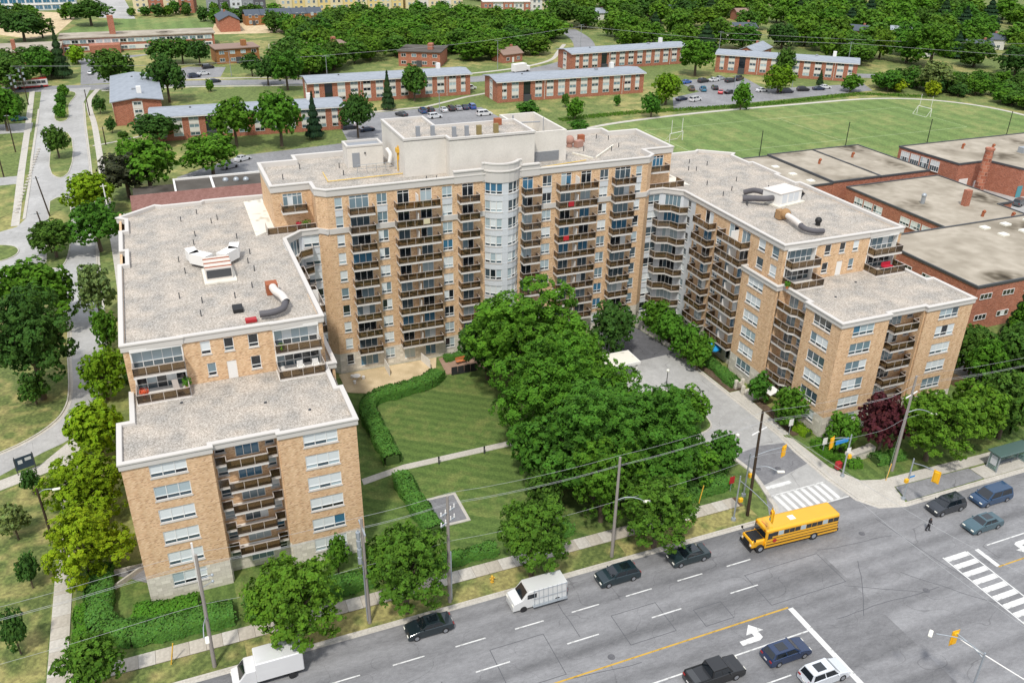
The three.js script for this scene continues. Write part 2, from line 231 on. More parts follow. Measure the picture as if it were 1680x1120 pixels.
// ---- driveway with its turning loop
const drive = struct('driveway', sheetGeo([[59.4, -62.3], [61, -66], [61.8, -71], [61.4, -74.2], [56, -76.5], [52.6, -82], [52.8, -95], [56, -103], [60, -107], [60.5, -113], [68.2, -113], [70, -101], [70.3, -76], [70, -62.3]], 0.016), M.drive, 'light asphalt driveway curving up to the building entrance');
part('dark_repair', sheetGeo([[61.9, -70.6], [61.5, -74.5], [66.5, -75.2], [69.9, -74.6], [70, -69.8], [66, -68.8], [61.2, -67.8]], 0.019), M.patch, drive); part('ramp_surface', sheetGeo([[60, -106], [60.5, -113], [68.2, -113], [70, -101.4], [62, -101]], 0.019), M.newasphalt, drive);
const isl = smooth([[63.9, -84.5], [63.0, -81.4], [60, -80.4], [57, -81.2], [56, -86], [58, -91.2], [61.5, -92], [63.6, -89], [63.9, -84.5]], 5).slice(0, -1);
struct('driveway_island', slabGeo(isl, 0.01, 0.15), M.lawn); kerb(isl.map(p => p), true);
// ---- sidewalks of concrete slabs
function slabWalk(name, x0, x1, z0, z1, step, label, alongZ) {
  const o = struct(name, slabGeo(rect(x0, x1, z0, z1), 0.005, 0.05), M.soil, label);
  const n = Math.round((alongZ ? z1 - z0 : x1 - x0) / step), g = alongZ ? new THREE.BoxGeometry(x1 - x0, 0.06, step - 0.03) : new THREE.BoxGeometry(step - 0.03, 0.06, z1 - z0);
  for (let i = 0; i < n; i++) { const m = mesh('paving_slab', g, slabMats[Math.floor(rnd() * 3)], o); alongZ ? m.position.set((x0 + x1) / 2, 0.07, z0 + (i + 0.5) * step) : m.position.set(x0 + (i + 0.5) * step, 0.07, (z0 + z1) / 2); }
  return o;
}
const slabMats = [0xffffff, 0xf7f4ef, 0xefebe5].map(c => std({ map: TX.concrete, color: c }));
seed(5);
slabWalk('sidewalk', -15.4, 57.1, -67.2, -65.5, 1.5, 'concrete sidewalk along the street before the front hedge');
slabWalk('sidewalk', -17.1, -15.4, -104, -60, 1.6, 'concrete sidewalk along the lime green trees', true);
struct('sidewalk_corner', slabGeo([[70.4, -76], [71.6, -75], [71.8, -68], [73.5, -64.4], [76, -63.6], [92, -63.2], [120, -63], [120, -61.4], [92, -61.6], [76.5, -61.9], [75.5, -59], [72.3, -59.7], [70.8, -61.8], [70.3, -66]], 0.005, 0.075), M.concrete, 'concrete sidewalk corner by the traffic signal');
struct('shelter_pad', sheetGeo([[76.6, -61.8], [88.2, -61.5], [88.2, -59.2], [75.9, -59.1]], 0.06), M.asphalt); struct('shelter_floor', slabGeo(rect(88.3, 98, -61.3, -59.1), 0.005, 0.085), M.concrete);
struct('drive_walk', slabGeo([[70.55, -76.2], [71.9, -76], [72.3, -85], [74.7, -85], [74.7, -88], [70.5, -88]], 0.005, 0.07), M.concrete);
struct('boulevard', sheetGeo([[-16.6, -65.5], [57.5, -65.5], [57.5, -62.6], [-16, -62.6]], 0.012), M.dry, 'dry trampled grass strip between sidewalk and street');
// ---- courtyard
const cy = sheetGeo([[14.4, -112], [40, -112], [57, -104], [54, -98], [52.4, -82], [56, -76], [61, -74], [60, -67.3], [14.4, -67.3]], 0.008); { const uv = cy.attributes.uv, c = Math.cos(0.95), s = Math.sin(0.95); for (let i = 0; i < uv.count; i++) { const x = uv.getX(i), y = uv.getY(i); uv.setXY(i, x * c + y * s, -x * s + y * c); } }
struct('courtyard_lawn', cy, M.lawn, 'mown courtyard lawn with diagonal stripes');
struct('front_lawn', sheetGeo([[-15, -82], [-8, -80], [14.3, -74], [14.3, -67.3], [-15, -67.3]], 0.007), M.lawn);
struct('garden_path', slabGeo([[16.4, -86.6], [22, -87.7], [38, -87.9], [38, -86.8], [22, -86.6], [16.4, -85.4]], 0.006, 0.06), M.concrete, 'narrow concrete path across the courtyard lawn');
{ const pad = struct('paved_pad', slabGeo(rect(22.3, 26.2, -80, -74.5), 0.006, 0.1), M.concrete, 'grey paved pad framed in concrete'); part('pad_surface', sheetGeo(rect(22.65, 25.85, -79.65, -74.85), 0.104), M.patch, pad); }
struct('patio', slabGeo([[19.3, -113], [34.4, -113], [33.2, -109.5], [30.5, -107.2], [22, -106.2], [19.3, -107.5]], 0.006, 0.09), M.sand, 'pale paved patio at the foot of the balconies'); struct('seating_plaza', slabGeo([[34.6, -112.6], [42, -112.6], [42, -107.2], [34.2, -107.4]], 0.006, 0.1), std({ map: TX.concrete, color: 0xd8b8a8 }));
struct('planting_bed', slabGeo([[70.8, -88.2], [73.6, -88.2], [73.8, -101.5], [71.4, -108.8], [70.5, -101]], 0.005, 0.13), M.soil);
struct('planting_bed', slabGeo([[72.0, -75.5], [73.6, -75.5], [73.6, -84.6], [72.4, -84.6]], 0.005, 0.1), M.soil);
struct('building_lawn', sheetGeo([[71.9, -63.9], [73.9, -63.8], [104, -63.3], [104, -82], [97.2, -82], [97.2, -73.7], [74.6, -73.6], [72.1, -75.2]], 0.011), M.lawn);
// ---- west road with its islands
const wr = struct('west_road', sheetGeo([[-34.2, -346], [-31.9, -285], [-30.8, -253], [-29.8, -232], [-28.8, -203], [-30, -198.4], [-34, -195.4], [-90, -189], [-90, -78], [-24.2, -103], [-19.7, -106.6], [-17.5, -107.9], [-15.9, -109.6], [-14.2, -114], [-12.7, -124], [-12.6, -134.7], [-13, -146], [-13.3, -152], [-14.2, -172], [-14.5, -183], [-17, -245], [-17.9, -263.7], [-19.1, -288], [-20.3, -320], [-18.5, -346]].reverse(), 0.018), M.drive, 'pale asphalt west road with grassed median islands');
const island = (pts, mat = M.grass) => { const p = smooth([...pts, pts[0]], 4).slice(0, -1); struct('median_island', slabGeo(p, 0.01, 0.14), mat); kerb(p, true, 1); };
const inv = p => p;
struct('west_lawn', slabGeo(smooth([[-90, -150], [-40, -159], [-27, -161], [-21.5, -158], [-18.6, -148], [-17.7, -132], [-17.2, -122], [-17.4, -117.7], [-18.5, -114], [-21.5, -110.3], [-26, -107.5], [-60, -94], [-90, -82]], 3), 0.01, 0.14), M.dry, 'dry lawn inside the curve of the west road');
kerb(smooth([[-40, -159], [-27, -161], [-21.5, -158], [-18.6, -148], [-17.7, -132], [-17.2, -122], [-17.4, -117.7], [-18.5, -114], [-21.5, -110.3], [-26, -107.5], [-60, -94]], 3), false, -1);
island([[-90, -186], [-36, -188.5], [-30, -186.5], [-28.6, -183.2], [-29.5, -180], [-34, -177.5], [-90, -170]]);
island([[-29.2, -340], [-26.5, -341.5], [-23.4, -338], [-24.6, -319], [-24.3, -297], [-25.8, -294.5], [-27.3, -297], [-28.3, -321]]); island([[-27.2, -279], [-25.3, -281], [-23.4, -279], [-21.7, -237], [-23.2, -233], [-25.3, -237]]); island([[-24.5, -214], [-22.8, -216.5], [-21.2, -214], [-19.5, -180], [-20.8, -171.5], [-22.6, -172], [-23.2, -178]]);
kerb([[-20.3, -320], [-19.1, -288], [-17.9, -263.7], [-17, -245], [-14.5, -183], [-14.2, -172], [-13.3, -152], [-12.6, -134.7], [-12.7, -124]], false, -1); kerb([[-33, -315], [-31.9, -285], [-30.8, -253], [-29.8, -232], [-28.9, -203]], false, 1);
struct('bottom_lawn', sheetGeo([[-60, -85], [-19.2, -101.2], [-17.9, -98.4], [-17.3, -93], [-17.2, -60], [-60, -60]], 0.009), M.dry, 'patchy dry grass in the lower left corner');
struct('footpath', slabGeo([[-60, -87.6], [-19.9, -103.6], [-15.9, -109.2], [-14.6, -107.6], [-15.3, -104], [-17.2, -102.6], [-19.4, -101.5], [-60, -85.4]], 0.005, 0.06), M.concrete);
struct('footpath', slabGeo(band([[-37, -345], [-34.3, -286], [-32.4, -240], [-30.9, -210], [-30.4, -199]], 1.6), 0.005, 0.06), M.concrete); struct('footpath', slabGeo(band(smooth([[-16.2, -342], [-18.6, -325], [-18.1, -308], [-16.7, -291], [-14.9, -256], [-12.5, -205], [-11, -180], [-9.8, -152], [-9.4, -140]], 4), 1.6), 0.005, 0.06), M.concrete);
struct('footpath', slabGeo(band([[-16.5, -262], [-12, -264], [-4, -269], [6, -272]], 0.9), 0.005, 0.055), M.concrete);
struct('service_drive', sheetGeo([[-100, -300], [-33.5, -296], [-33.2, -284], [-100, -286]], 0.014), M.drive); struct('service_drive', sheetGeo([[-100, -236], [-32.6, -238], [-32.3, -231], [-100, -228]], 0.014), M.drive);
// ---- roads and lots behind
struct('rear_road', sheetGeo(band(smooth([[-140, -362], [-60, -352.5], [-15, -345.5], [12, -343.5], [55, -333], [96, -323], [113, -318.5], [141, -326], [165, -340], [180, -358], [192, -380], [200, -402], [206, -430]], 5), 10), 0.013), M.asphalt, 'asphalt road winding behind the brick blocks');
struct('footpath', slabGeo(band(smooth([[-15, -338.6], [12, -336.6], [55, -326.2], [80, -321]], 5), 1.4), 0.005, 0.05), M.concrete); struct('footpath', slabGeo(band(smooth([[64, -329], [110, -329], [141, -336], [160, -348], [172, -366], [184, -385]], 5), 1.8), 0.005, 0.05), M.concrete); struct('footpath', slabGeo(band(smooth([[12, -352], [40, -346], [66, -339]], 4), 1.4), 0.005, 0.05), M.concrete);
struct('school_drive', sheetGeo([[-22, -352], [-12, -352], [-12, -400], [4, -412], [-26, -412], [-23, -396]], 0.011), M.asphalt);
struct('car_park', sheetGeo([[3, -224], [20, -239], [50, -243], [53, -275.6], [82, -277.6], [101, -273], [102, -250], [80, -222], [40, -204], [22, -204], [8, -210]], 0.012), M.asphalt, 'asphalt car park behind the tall wing');
struct('car_park', sheetGeo([[160, -249], [170, -266], [185, -272], [187, -293], [217, -290], [211, -268.5], [254, -265], [248, -253.5], [197, -251]], 0.012), M.asphalt, 'asphalt car park beside the playing field');
struct('car_park', sheetGeo([[8, -350], [4, -366], [16, -377], [30, -372], [26, -352]], 0.0115), M.asphalt);
struct('footpath', slabGeo(band([[63, -277.5], [84, -279.5], [102, -290], [112, -294]], 1.5), 0.005, 0.05), M.concrete);
struct('side_road', sheetGeo(band(smooth([[240, -300], [262, -280], [278, -271], [300, -255], [340, -215]], 4), 9), 0.012), M.asphalt);
const trackPts = smooth([[104, -222], [116, -232], [126, -237.4], [159, -242.4], [203, -243.2], [238, -242], [254, -235.4], [264.5, -222.5], [268, -206], [265, -188]], 6);
struct('playing_field', sheetGeo([...trackPts, [262, -180], [100, -180]], 0.009), M.field, 'striped mown playing field');
struct('running_path', sheetGeo(band(trackPts, 1.8), 0.02), M.concrete, 'pale path looping round the playing field');
struct('field_markings', [b2(137, 236, 0.005, 0.014, -228.1, -227.98), b2(137, 236, 0.005, 0.014, -199.1, -198.98), b2(137, 137.12, 0.005, 0.014, -228, -199), b2(235.9, 236, 0.005, 0.014, -228, -199), b2(186, 186.12, 0.005, 0.014, -228, -199)], std({ color: 0xb9c39a }));
struct('sand_ground', sheetGeo([[-70, -500], [-46, -470], [-36, -482], [-28, -560], [-70, -590]], 0.006), M.sand); struct('sand_ground', sheetGeo([[30, -462], [66, -458], [74, -500], [34, -500]], 0.006), M.sand);
struct('far_meadow', sheetGeo(smooth([[-31, -468], [-33, -485], [-26, -515], [-10, -530], [20, -527], [36, -518], [33, -466]], 4), 0.008), M.field); struct('far_meadow', sheetGeo([[26, -398], [64, -392], [66, -436], [34, -440]], 0.008), M.dry);
struct('far_road', sheetGeo([[-18, -540], [0, -528], [-8, -700], [-26, -700]], 0.007), M.drive);
// ================================================================ APARTMENT BUILDING
const ST = 2.655, FL = k => 0.7 + ST * k, XM = 44.48, HL = 17.0, HU = 22.57, HC = 28.2;
const apt = thing('apartment_building', 'large tan brick apartment building with a tall centre and two lower wings round a courtyard', 'building');
const geoCache = {};
const cached = (k, f) => geoCache[k] ??= f();
function facade(p0, p1) { // u runs p0 -> p1 with the outside on the left hand of a viewer standing before it, local z points out
  const dx = p1[0] - p0[0], dz = p1[1] - p0[1], L = Math.hypot(dx, dz), cx = dx / L, cz = dz / L;
  return { p0, L, ang: Math.atan2(-cz, cx), at: (u, y, d = 0) => [p0[0] + u * cx - d * cz, y, p0[1] + u * cz + d * cx] };
}
function wall(f, u0, u1, y0, y1, holes, mat, parent, name = 'wall', t = 0.3) {
  const s = new THREE.Shape([[u0, y0], [u1, y0], [u1, y1], [u0, y1]].map(p => new THREE.Vector2(...p)));
  for (const [a, b, c, d] of holes) if (c >= y0 && d <= y1) s.holes.push(new THREE.Path([[a, c], [a, d], [b, d], [b, c]].map(p => new THREE.Vector2(...p))));
  const g = new THREE.ExtrudeGeometry(s, { depth: t, bevelEnabled: false }); g.translate(0, 0, -t);
  const m = mesh(name, g, mat, parent); m.position.set(f.p0[0], 0, f.p0[1]); m.rotation.y = f.ang; return m;
}
const themes = [[M.blind, M.blind2, 0.42], [M.blind2, M.glassMid, 0.14], [M.curtain, M.glassDark, 0.12], [M.glassDark, M.glassDark, 0.16], [M.glassMid, M.glassDark, 0.12], [M.glassBlue, M.glassDark, 0.04]];
const doorThemes = [themes[1], themes[2], themes[2], themes[3], themes[3], themes[4], themes[5]];
const pickTheme = () => { let r = rnd(); for (const t of themes) { if ((r -= t[2]) < 0) return t; } return themes[0]; };
// a framed window: cols panes over a row of low lights, or a sliding door
function windowAt(f, u0, u1, y0, y1, cols, low, parent, name = 'window', theme, transom = 0) {
  const w = u1 - u0, h = y1 - y0, key = `${w.toFixed(2)},${h.toFixed(2)},${cols},${low},${transom}`, B = 0.065;
  const cw = w / cols;
  const fg = cached('f' + key, () => { const g = [b2(-w / 2, w / 2, 0, B, -0.13, -0.04), b2(-w / 2, w / 2, h - B, h, -0.13, -0.04)]; for (let i = 0; i <= cols; i++) { const x = Math.max(-w / 2, Math.min(w / 2 - B, -w / 2 + i * cw - B / 2)); g.push(b2(x, x + B, B, h - B, -0.125, -0.045)); } if (low) g.push(b2(-w / 2, w / 2, low - B / 2, low + B / 2, -0.12, -0.05)); if (transom) g.push(b2(-w / 2, w / 2, h - transom - B / 2, h - transom + B / 2, -0.12, -0.05)); return merge(g); });
  const o = mesh(name, fg, M.frame, parent), p = f.at((u0 + u1) / 2, y0, 0); o.position.set(...p); o.rotation.y = f.ang;
  const th = theme ?? (name === 'balcony_door' ? pick(doorThemes) : pickTheme());
  const pane = (x, ya, yb, m) => { const q = mesh('pane', cached(`p${cw.toFixed(2)},${(yb - ya).toFixed(2)}`, () => new THREE.BoxGeometry(cw - 0.02, yb - ya, 0.02)), m, o); q.position.set(x, (ya + yb) / 2, -0.11); };
  for (let i = 0; i < cols; i++) {
    const x = -w / 2 + (i + 0.5) * cw, m = rnd() < 0.12 ? pickTheme()[0] : th[0];
    pane(x, low || 0.02, h - (transom || 0.02), m);
    if (low) pane(x, 0.02, low, rnd() < 0.6 ? M.glassMid : rnd() < 0.3 ? M.glassDark : th[1]);
    if (transom) pane(x, h - transom, h - 0.02, rnd() < 0.5 ? M.glassDark : th[0]);
  }
  if (low) { const s = mesh('sill', cached('s' + w.toFixed(2), () => b2(-w / 2 - 0.08, w / 2 + 0.08, -0.12, 0, -0.1, 0.07)), M.trim, o); }
  return o;
}
// balcony: slab of any outline, tinted railing panels with rails along its open edge
function balcony(key, outline, edge, y, parent, opt = {}) {
  const o = mesh('balcony', cached('bs' + key, () => slabGeo(outline, -0.2, 0)), opt.slab ?? M.slabw, parent); o.position.y = y;
  const rails = [], panels = [];
  cached('br' + key, () => {
    for (let i = 0; i < edge.length - 1; i++) {
      const a = edge[i], b = edge[i + 1], L = Math.hypot(b[0] - a[0], b[1] - a[1]), n = Math.max(1, Math.round(L / 1.35)), ang = Math.atan2(-(b[1] - a[1]), b[0] - a[0]), mx = (a[0] + b[0]) / 2, mz = (a[1] + b[1]) / 2;
      rails.push(bx(mx, 1.06, mz, L + 0.06, 0.06, 0.08, ang), bx(mx, 0.09, mz, L, 0.06, 0.06, ang));
      for (let j = 0; j <= n; j++) { const t = j / n; rails.push(bx(a[0] + (b[0] - a[0]) * t, 0.53, a[1] + (b[1] - a[1]) * t, 0.05, 1.02, 0.05, ang)); }
      for (let j = 0; j < n; j++) { const t = (j + 0.5) / n; panels.push(bx(a[0] + (b[0] - a[0]) * t, 0.56, a[1] + (b[1] - a[1]) * t, L / n - 0.06, 0.86, 0.015, ang)); }
    }
    return { rails: merge(rails), panels };
  });
  const c = geoCache['br' + key];
  mesh('handrail', c.rails, M.rail, o); for (const p of c.panels) mesh('railing_panel', p, M.tint, o);
  return o;
}
const box4 = (x0, x1, z0, z1) => [[x0, z0], [x1, z0], [x1, z1], [x0, z1]];
const cornice = (pts, topY, roofY, closed, side, drop = 1.08) => sweep(pts, [[-0.26, roofY], [-0.26, topY - 0.04], [-0.22, topY], [0.22, topY], [0.25, topY - 0.04], [0.25, topY - 0.18], [0.16, topY - 0.3], [0.16, topY - drop + 0.08], [0.1, topY - drop], [-0.02, topY - drop]], closed, side);
const sides = [-1, 1];
const span = (s, d0, d1) => s < 0 ? [XM - d1, XM - d0] : [XM + d0, XM + d1];
const mir = (s, pts) => pts.map(([d, z]) => [XM + s * d, z]);
seed(2024);
// ---------------- centre block
{
  const zC = -113.2, f = facade([0, zC], [1, zC]), holes = [], jobs = [];
  for (const s of sides) for (let k = 0; k < 10; k++) {
    const y = FL(k), wy = [y + 0.62, y + 2.28], add = (d0, d1, ya, yb, cols, low, name, tr) => { const [a, b] = span(s, d0, d1); holes.push([a, b, ya, yb]); jobs.push([a, b, ya, yb, cols, low, name, tr]); };
    add(22.65, 23.7, ...wy, 1, 0.45, 'window'); add(16.45, 17.9, ...wy, 2, 0.42, 'window'); add(7.0, 8.5, ...wy, 2, 0.42, 'window');
    const dy = [y + 0.04, y + (k === 9 ? 2.36 : 2.2)], tr = k === 9 ? 0.4 : 0;
    add(19.0, 21.7, ...dy, 3, 0, 'balcony_door', tr); add(10.0, 11.7, ...dy, 2, 0, 'balcony_door', tr); add(13.3, 15.0, ...dy, 2, 0, 'balcony_door', tr); add(3.8, 5.5, ...dy, 2, 0, 'balcony_door', tr);
  }
  for (const [a, b] of [[XM - 24.7, 42.4], [47.7, XM + 24.7]]) { const hs = holes.filter(h => h[0] >= a && h[1] <= b); wall(f, a, b, 0, 3.25, hs, M.stone, apt, 'stone_base'); wall(f, a, b, 3.25, HC - 1.0, hs, M.brick, apt); }
  for (const j of jobs) windowAt(f, j[0], j[1], j[2], j[3], j[4], j[5], apt, j[6], undefined, j[7]);
  for (const s of sides) {
    for (const [d0, d1] of [[22.65, 23.7], [16.45, 17.9], [7.0, 8.5]]) { const [a, b] = span(s, d0, d1); const m = mesh('spandrel_panel', b2(a, b, FL(8) + 2.3, FL(9) + 0.5, zC - 0.02, zC + 0.03), M.panel, apt); }
    for (let k = 1; k < 10; k++) for (const [i, d0, d1] of [[0, 18.5, 22.0], [1, 9.2, 15.55], [2, 3.3, 6.3]]) {
      const [a, b] = span(s, d0 + (s > 0 && i === 2 ? 0.3 : 0), d1), o = balcony(`c${i}${s}`, box4(a, b, zC + 0.01, zC + 1.5), [[a + 0.05, zC + 0.02], [a + 0.05, zC + 1.45], [b - 0.05, zC + 1.45], [b - 0.05, zC + 0.02]], FL(k), apt);
      if (i === 1) mesh('divider', cached('dv' + s, () => b2((a + b) / 2 - 0.04, (a + b) / 2 + 0.04, 0, 1.9, zC + 0.02, zC + 1.3)), M.white, o);
    }
    // corner returns and end block
    const cr = (pts, y0, y1, m) => { const q = mir(s, pts); if (s < 0) q.reverse(); wall(facade(q[0], q[1]), 0, Math.hypot(q[1][0] - q[0][0], q[1][1] - q[0][1]), y0, y1, [], m, apt); };
    cr([[24.7, zC], [26, -114.3]], 0, 3.25, M.stone); cr([[24.7, zC], [26, -114.3]], 3.25, HC - 1, M.brick); cr([[26, -114.3], [26, -117.3]], 3, HC - 1, M.brick); cr([[31.3, -117.62], [31.3, -129]], 0, HC - 1, M.brick); cr([[31.3, -129], [26, -129]], 0, HC - 1, M.brick); cr([[26, -129], [26, -131.5]], 0, HC - 1, M.brick);
    const fe = facade([0, -117.3], [1, -117.3]), [e0, e1] = span(s, 26, 31.3), hs = [], ew = [];
    for (const k of [8, 9]) { const [a, b] = span(s, 27.3, 29.9); hs.push([a, b, FL(k) + 0.05, FL(k) + 2.25]); ew.push([a, b, FL(k) + 0.05, FL(k) + 2.25]); }
    wall(fe, e0, e1, HU - 0.5, HC - 1, hs, M.brick, apt); ew.forEach(w => windowAt(fe, ...w, 4, 0, apt, 'balcony_door', undefined, 0.4));
    { const [a, b] = span(s, 26.9, 30.3); balcony('e' + s, box4(a, b, -117.29, -115.8), [[a + 0.05, -117.28], [a + 0.05, -115.85], [b - 0.05, -115.85], [b - 0.05, -117.28]], FL(9), apt); }
    { const q = mir(s, [[26.1, -114.9], [32.6, -114.9], [32.6, -117.2]]); balcony('t' + s, box4(...span(s, 26.1, 32.6), -117.3, -114.8), q, FL(8) + 0.12, apt); }
  }
  wall(facade([XM + 26, -131.5], [XM - 26, -131.5]), 0, 52, 0, HC - 1, [], M.brick, apt);
  const out = [[-24.7, zC], [-26, -114.3], [-26, -117.3], [-31.3, -117.3], [-31.3, -129], [-26, -129], [-26, -131.5], [26, -131.5], [26, -129], [31.3, -129], [31.3, -117.3], [26, -117.3], [26, -114.3], [24.7, zC]].map(([d, z]) => [XM + d, z]);
  mesh('roof', sheetGeo(out, 27.45), M.gravel, apt); mesh('cornice', cornice(out, HC, 27.4, true), M.trim, apt);
  // belt course at the wing roof height
  for (const [a, b] of [[XM - 24.7, 42.4], [47.7, XM + 24.7]]) mesh('belt_course', b2(a, b, 21.85, 22.6, zC - 0.1, zC + 0.16), M.trim, apt);
  for (const s of sides) { const q = mir(s, [[24.7, zC], [26, -114.3]]); if (s < 0) q.reverse(); const ff = facade(q[0], q[1]); const m = mesh('belt_course', b2(0, ff.L, 21.85, 22.6, -0.1, 0.16), M.trim, apt); m.position.set(q[0][0], 0, q[0][1]); m.rotation.y = ff.ang; }
  // curved glazed bay
  const N = 7, R = 3.2, cz = zC + 1.42 - R, half = Math.asin(2.66 / R), P = []; for (let i = 0; i <= N; i++) { const a = Math.PI / 2 + half - 2 * half * i / N; P.push([45.06 + R * Math.cos(a), cz + R * Math.sin(a)]); }
  for (let k = 0; k < 10; k++) {
    const y = FL(k);
    mesh('bay_panel', sweep(P, [[-0.1, y - 0.36], [0.02, y - 0.36], [0.02, y + 0.1], [0.0, y + 0.11], [0.0, y + 0.13], [0.02, y + 0.14], [0.02, y + 0.6], [0.04, y + 0.61], [0.04, y + 0.64], [-0.1, y + 0.64]], false, -1), M.panel, apt);
    for (let i = 0; i < N; i++) { const ff = facade(P[i], P[i + 1]); if (i === 3) wall(ff, 0, ff.L, y + 0.63, y + 2.32, [], M.panel, apt, 'bay_panel', 0.08); else windowAt(ff, 0.02, ff.L - 0.02, y + 0.64, y + 2.3, 1, 0.42, apt, 'window', k === 9 && i < 3 ? themes[5] : k > 6 && i > 3 ? themes[4] : themes[rnd() < 0.5 ? 0 : 1]); }
  }
  mesh('bay_crown', sweep([[42.0, zC + 0.02], ...P, [48.1, zC + 0.02]], [[-0.4, 27.4], [-0.4, 29.7], [0.12, 29.7], [0.12, 29.5], [0.05, 29.45], [0.05, 28.7], [0.22, 28.66], [0.22, 28.5], [0.1, 28.4], [0.1, 26.95], [-0.05, 26.9]], false, -1), M.trim, apt);
  for (const [a, b] of [[XM - 6.7, 42.1], [48.0, XM + 6.4]]) mesh('raised_parapet', [b2(a, b, HC - 1.1, 28.72, zC - 0.35, zC + 0.2), b2(a - 0.08, b + 0.08, 28.72, 28.9, zC - 0.42, zC + 0.32)], M.trim, apt);
}
// ---------------- penthouse on the roof
{
  const ph = [[31.9, -117.3], [38.0, -117.3], [38.0, -115.6], [51.1, -115.6], [51.1, -123.6], [44.5, -123.6], [38.4, -123.6], [38.4, -129.8], [31.9, -129.8]];
  mesh('penthouse_wall', slabGeo(ph, 27.46, 32.55), M.stucco, apt); mesh('roof', sheetGeo(ph, 32.56), M.gravel, apt); mesh('penthouse_coping', sweep(ph, [[-0.3, 32.5], [-0.3, 32.95], [0.1, 32.95], [0.1, 32.65], [0, 32.62]], true), M.trim, apt);
  const t = [[51.12, -117.6], [57.2, -117.6], [57.2, -129.9], [51.12, -129.9]], ti = [[51.5, -118], [56.8, -118], [56.8, -129.5], [51.5, -129.5]];
  mesh('cooling_well', sweep(t, [[0, 27.46], [0, 32.2], [-0.35, 32.2], [-0.35, 29.5]], true), M.stucco, apt); mesh('well_floor', sheetGeo(ti, 29.6), M.concrete, apt);
  for (let i = 0; i < 9; i++) mesh('louvre', b2(51.4, 56, 27.75 + i * 0.17, 27.84 + i * 0.17, -117.62, -117.5), M.grey, apt);
  mesh('well_pipe', [rod([52.3, 29.6, -127], [52.3, 32.6, -127], 0.12), rod([56.2, 29.6, -124], [56.2, 32.7, -124], 0.06), rod([51.6, 31.6, -126.5], [56.7, 31.4, -126.5], 0.1)], M.grey, apt);
  const sb = rect(25.3, 30.6, -127.6, -124.5); mesh('stair_house', slabGeo(sb, 27.46, 30.4), M.stucco, apt); mesh('stair_house_coping', sweep(sb, [[-0.25, 30.3], [-0.25, 30.7], [0.08, 30.7], [0.08, 30.45], [0, 30.42]], true), M.trim, apt); mesh('stair_house_roof', sheetGeo(sb, 30.42), M.grey, apt);
  mesh('roof_door', b2(26, 27.1, 27.5, 29.6, -124.52, -124.44), M.grey, apt); mesh('wall_lamp', b2(27.8, 28, 29.4, 29.6, -124.5, -124.3), M.dgrey, apt);
  for (const [x, z] of [[34.6, -119.5], [36.7, -119.2], [39.4, -117.6], [41.3, -117.6]]) mesh('vent_stack', b2(x - 0.28, x + 0.28, 32.5, 34, z - 0.2, z + 0.2), M.grey, apt);
  for (const [x, z] of [[43.2, -117.7], [45.9, -117.9]]) mesh('vent_stack', b2(x - 0.34, x + 0.34, 32.5, 33.9, z - 0.25, z + 0.25), std({ color: 0x8a7b52 }), apt);
  mesh('roof_fan', b2(47.4, 48.4, 32.6, 33.5, -122.8, -121.9), M.rust, apt);
  mesh('gas_pipe', [rod([21.3, 27.65, -123], [21.1, 27.65, -118.4], 0.07), rod([21.1, 27.65, -118.4], [32.2, 27.65, -118.7], 0.07), rod([49.5, 27.65, -114.6], [60, 27.65, -116.2], 0.07)], M.yellowpipe, apt);
  mesh('gas_regulator', [b2(31.75, 31.88, 29.2, 31.2, -120.6, -120.2), rod([31.7, 27.6, -120.4], [31.7, 30.9, -120.4], 0.09), b2(31.5, 31.9, 30.3, 30.9, -120.8, -120)], M.yellowpaint, apt);
  mesh('guard_rail', (() => { const g = []; for (let i = 0; i < 5; i++) g.push(rod([26 + i * 1.4, 27.5, -121.6], [26 + i * 1.4, 28.6, -121.6], 0.035, 0.035, 5)); for (const y of [28.05, 28.6]) g.push(rod([26, y, -121.6], [31.6, y, -121.6], 0.035, 0.035, 5)); return g; })(), M.galv, apt);
  mesh('roof_curb', [bx(60.7, 27.6, -118.8, 0.22, 0.25, 4, 0.45), bx(65.2, 27.6, -120, 8, 0.25, 0.22, 0.75)], M.membrane, apt);
  mesh('roof_fan', [b2(63.9, 64.9, 27.5, 28.6, -127.4, -126.6)], M.rust, apt);
  mesh('exhaust_fan', [sphere(61.2, 28.6, -124.6, 0.75, 12, 8), rod([61.2, 27.5, -124.6], [61.2, 28.2, -124.6], 0.5), bx(62.6, 28.0, -124.2, 1.4, 1.0, 0.9, 0.4)], std({ color: 0xa98274, roughness: 0.8 }), apt);
  for (const [x, z] of [[18.6, -126.3], [15.5, -122], [24.1, -125], [23.9, -121.2], [56.7, -120], [59.1, -125.5], [66.5, -120.3], [67.7, -127.9], [69.2, -126.5], [68.6, -121.8], [62.3, -121.7], [34.2, -114.6], [35.6, -114.3]]) mesh('vent_pipe', cached('vp', () => rod([0, 0, 0], [0, 0.75, 0], 0.07, 0.07, 6)), M.dgrey, apt).position.set(x, 27.45, z);
  mesh('exhaust_duct', [tube([[30.9, 30.2, -123.4], [31.3, 29.4, -122.9], [31.1, 28.2, -122.8]], 0.3, 10, 8)], M.white, apt);
}
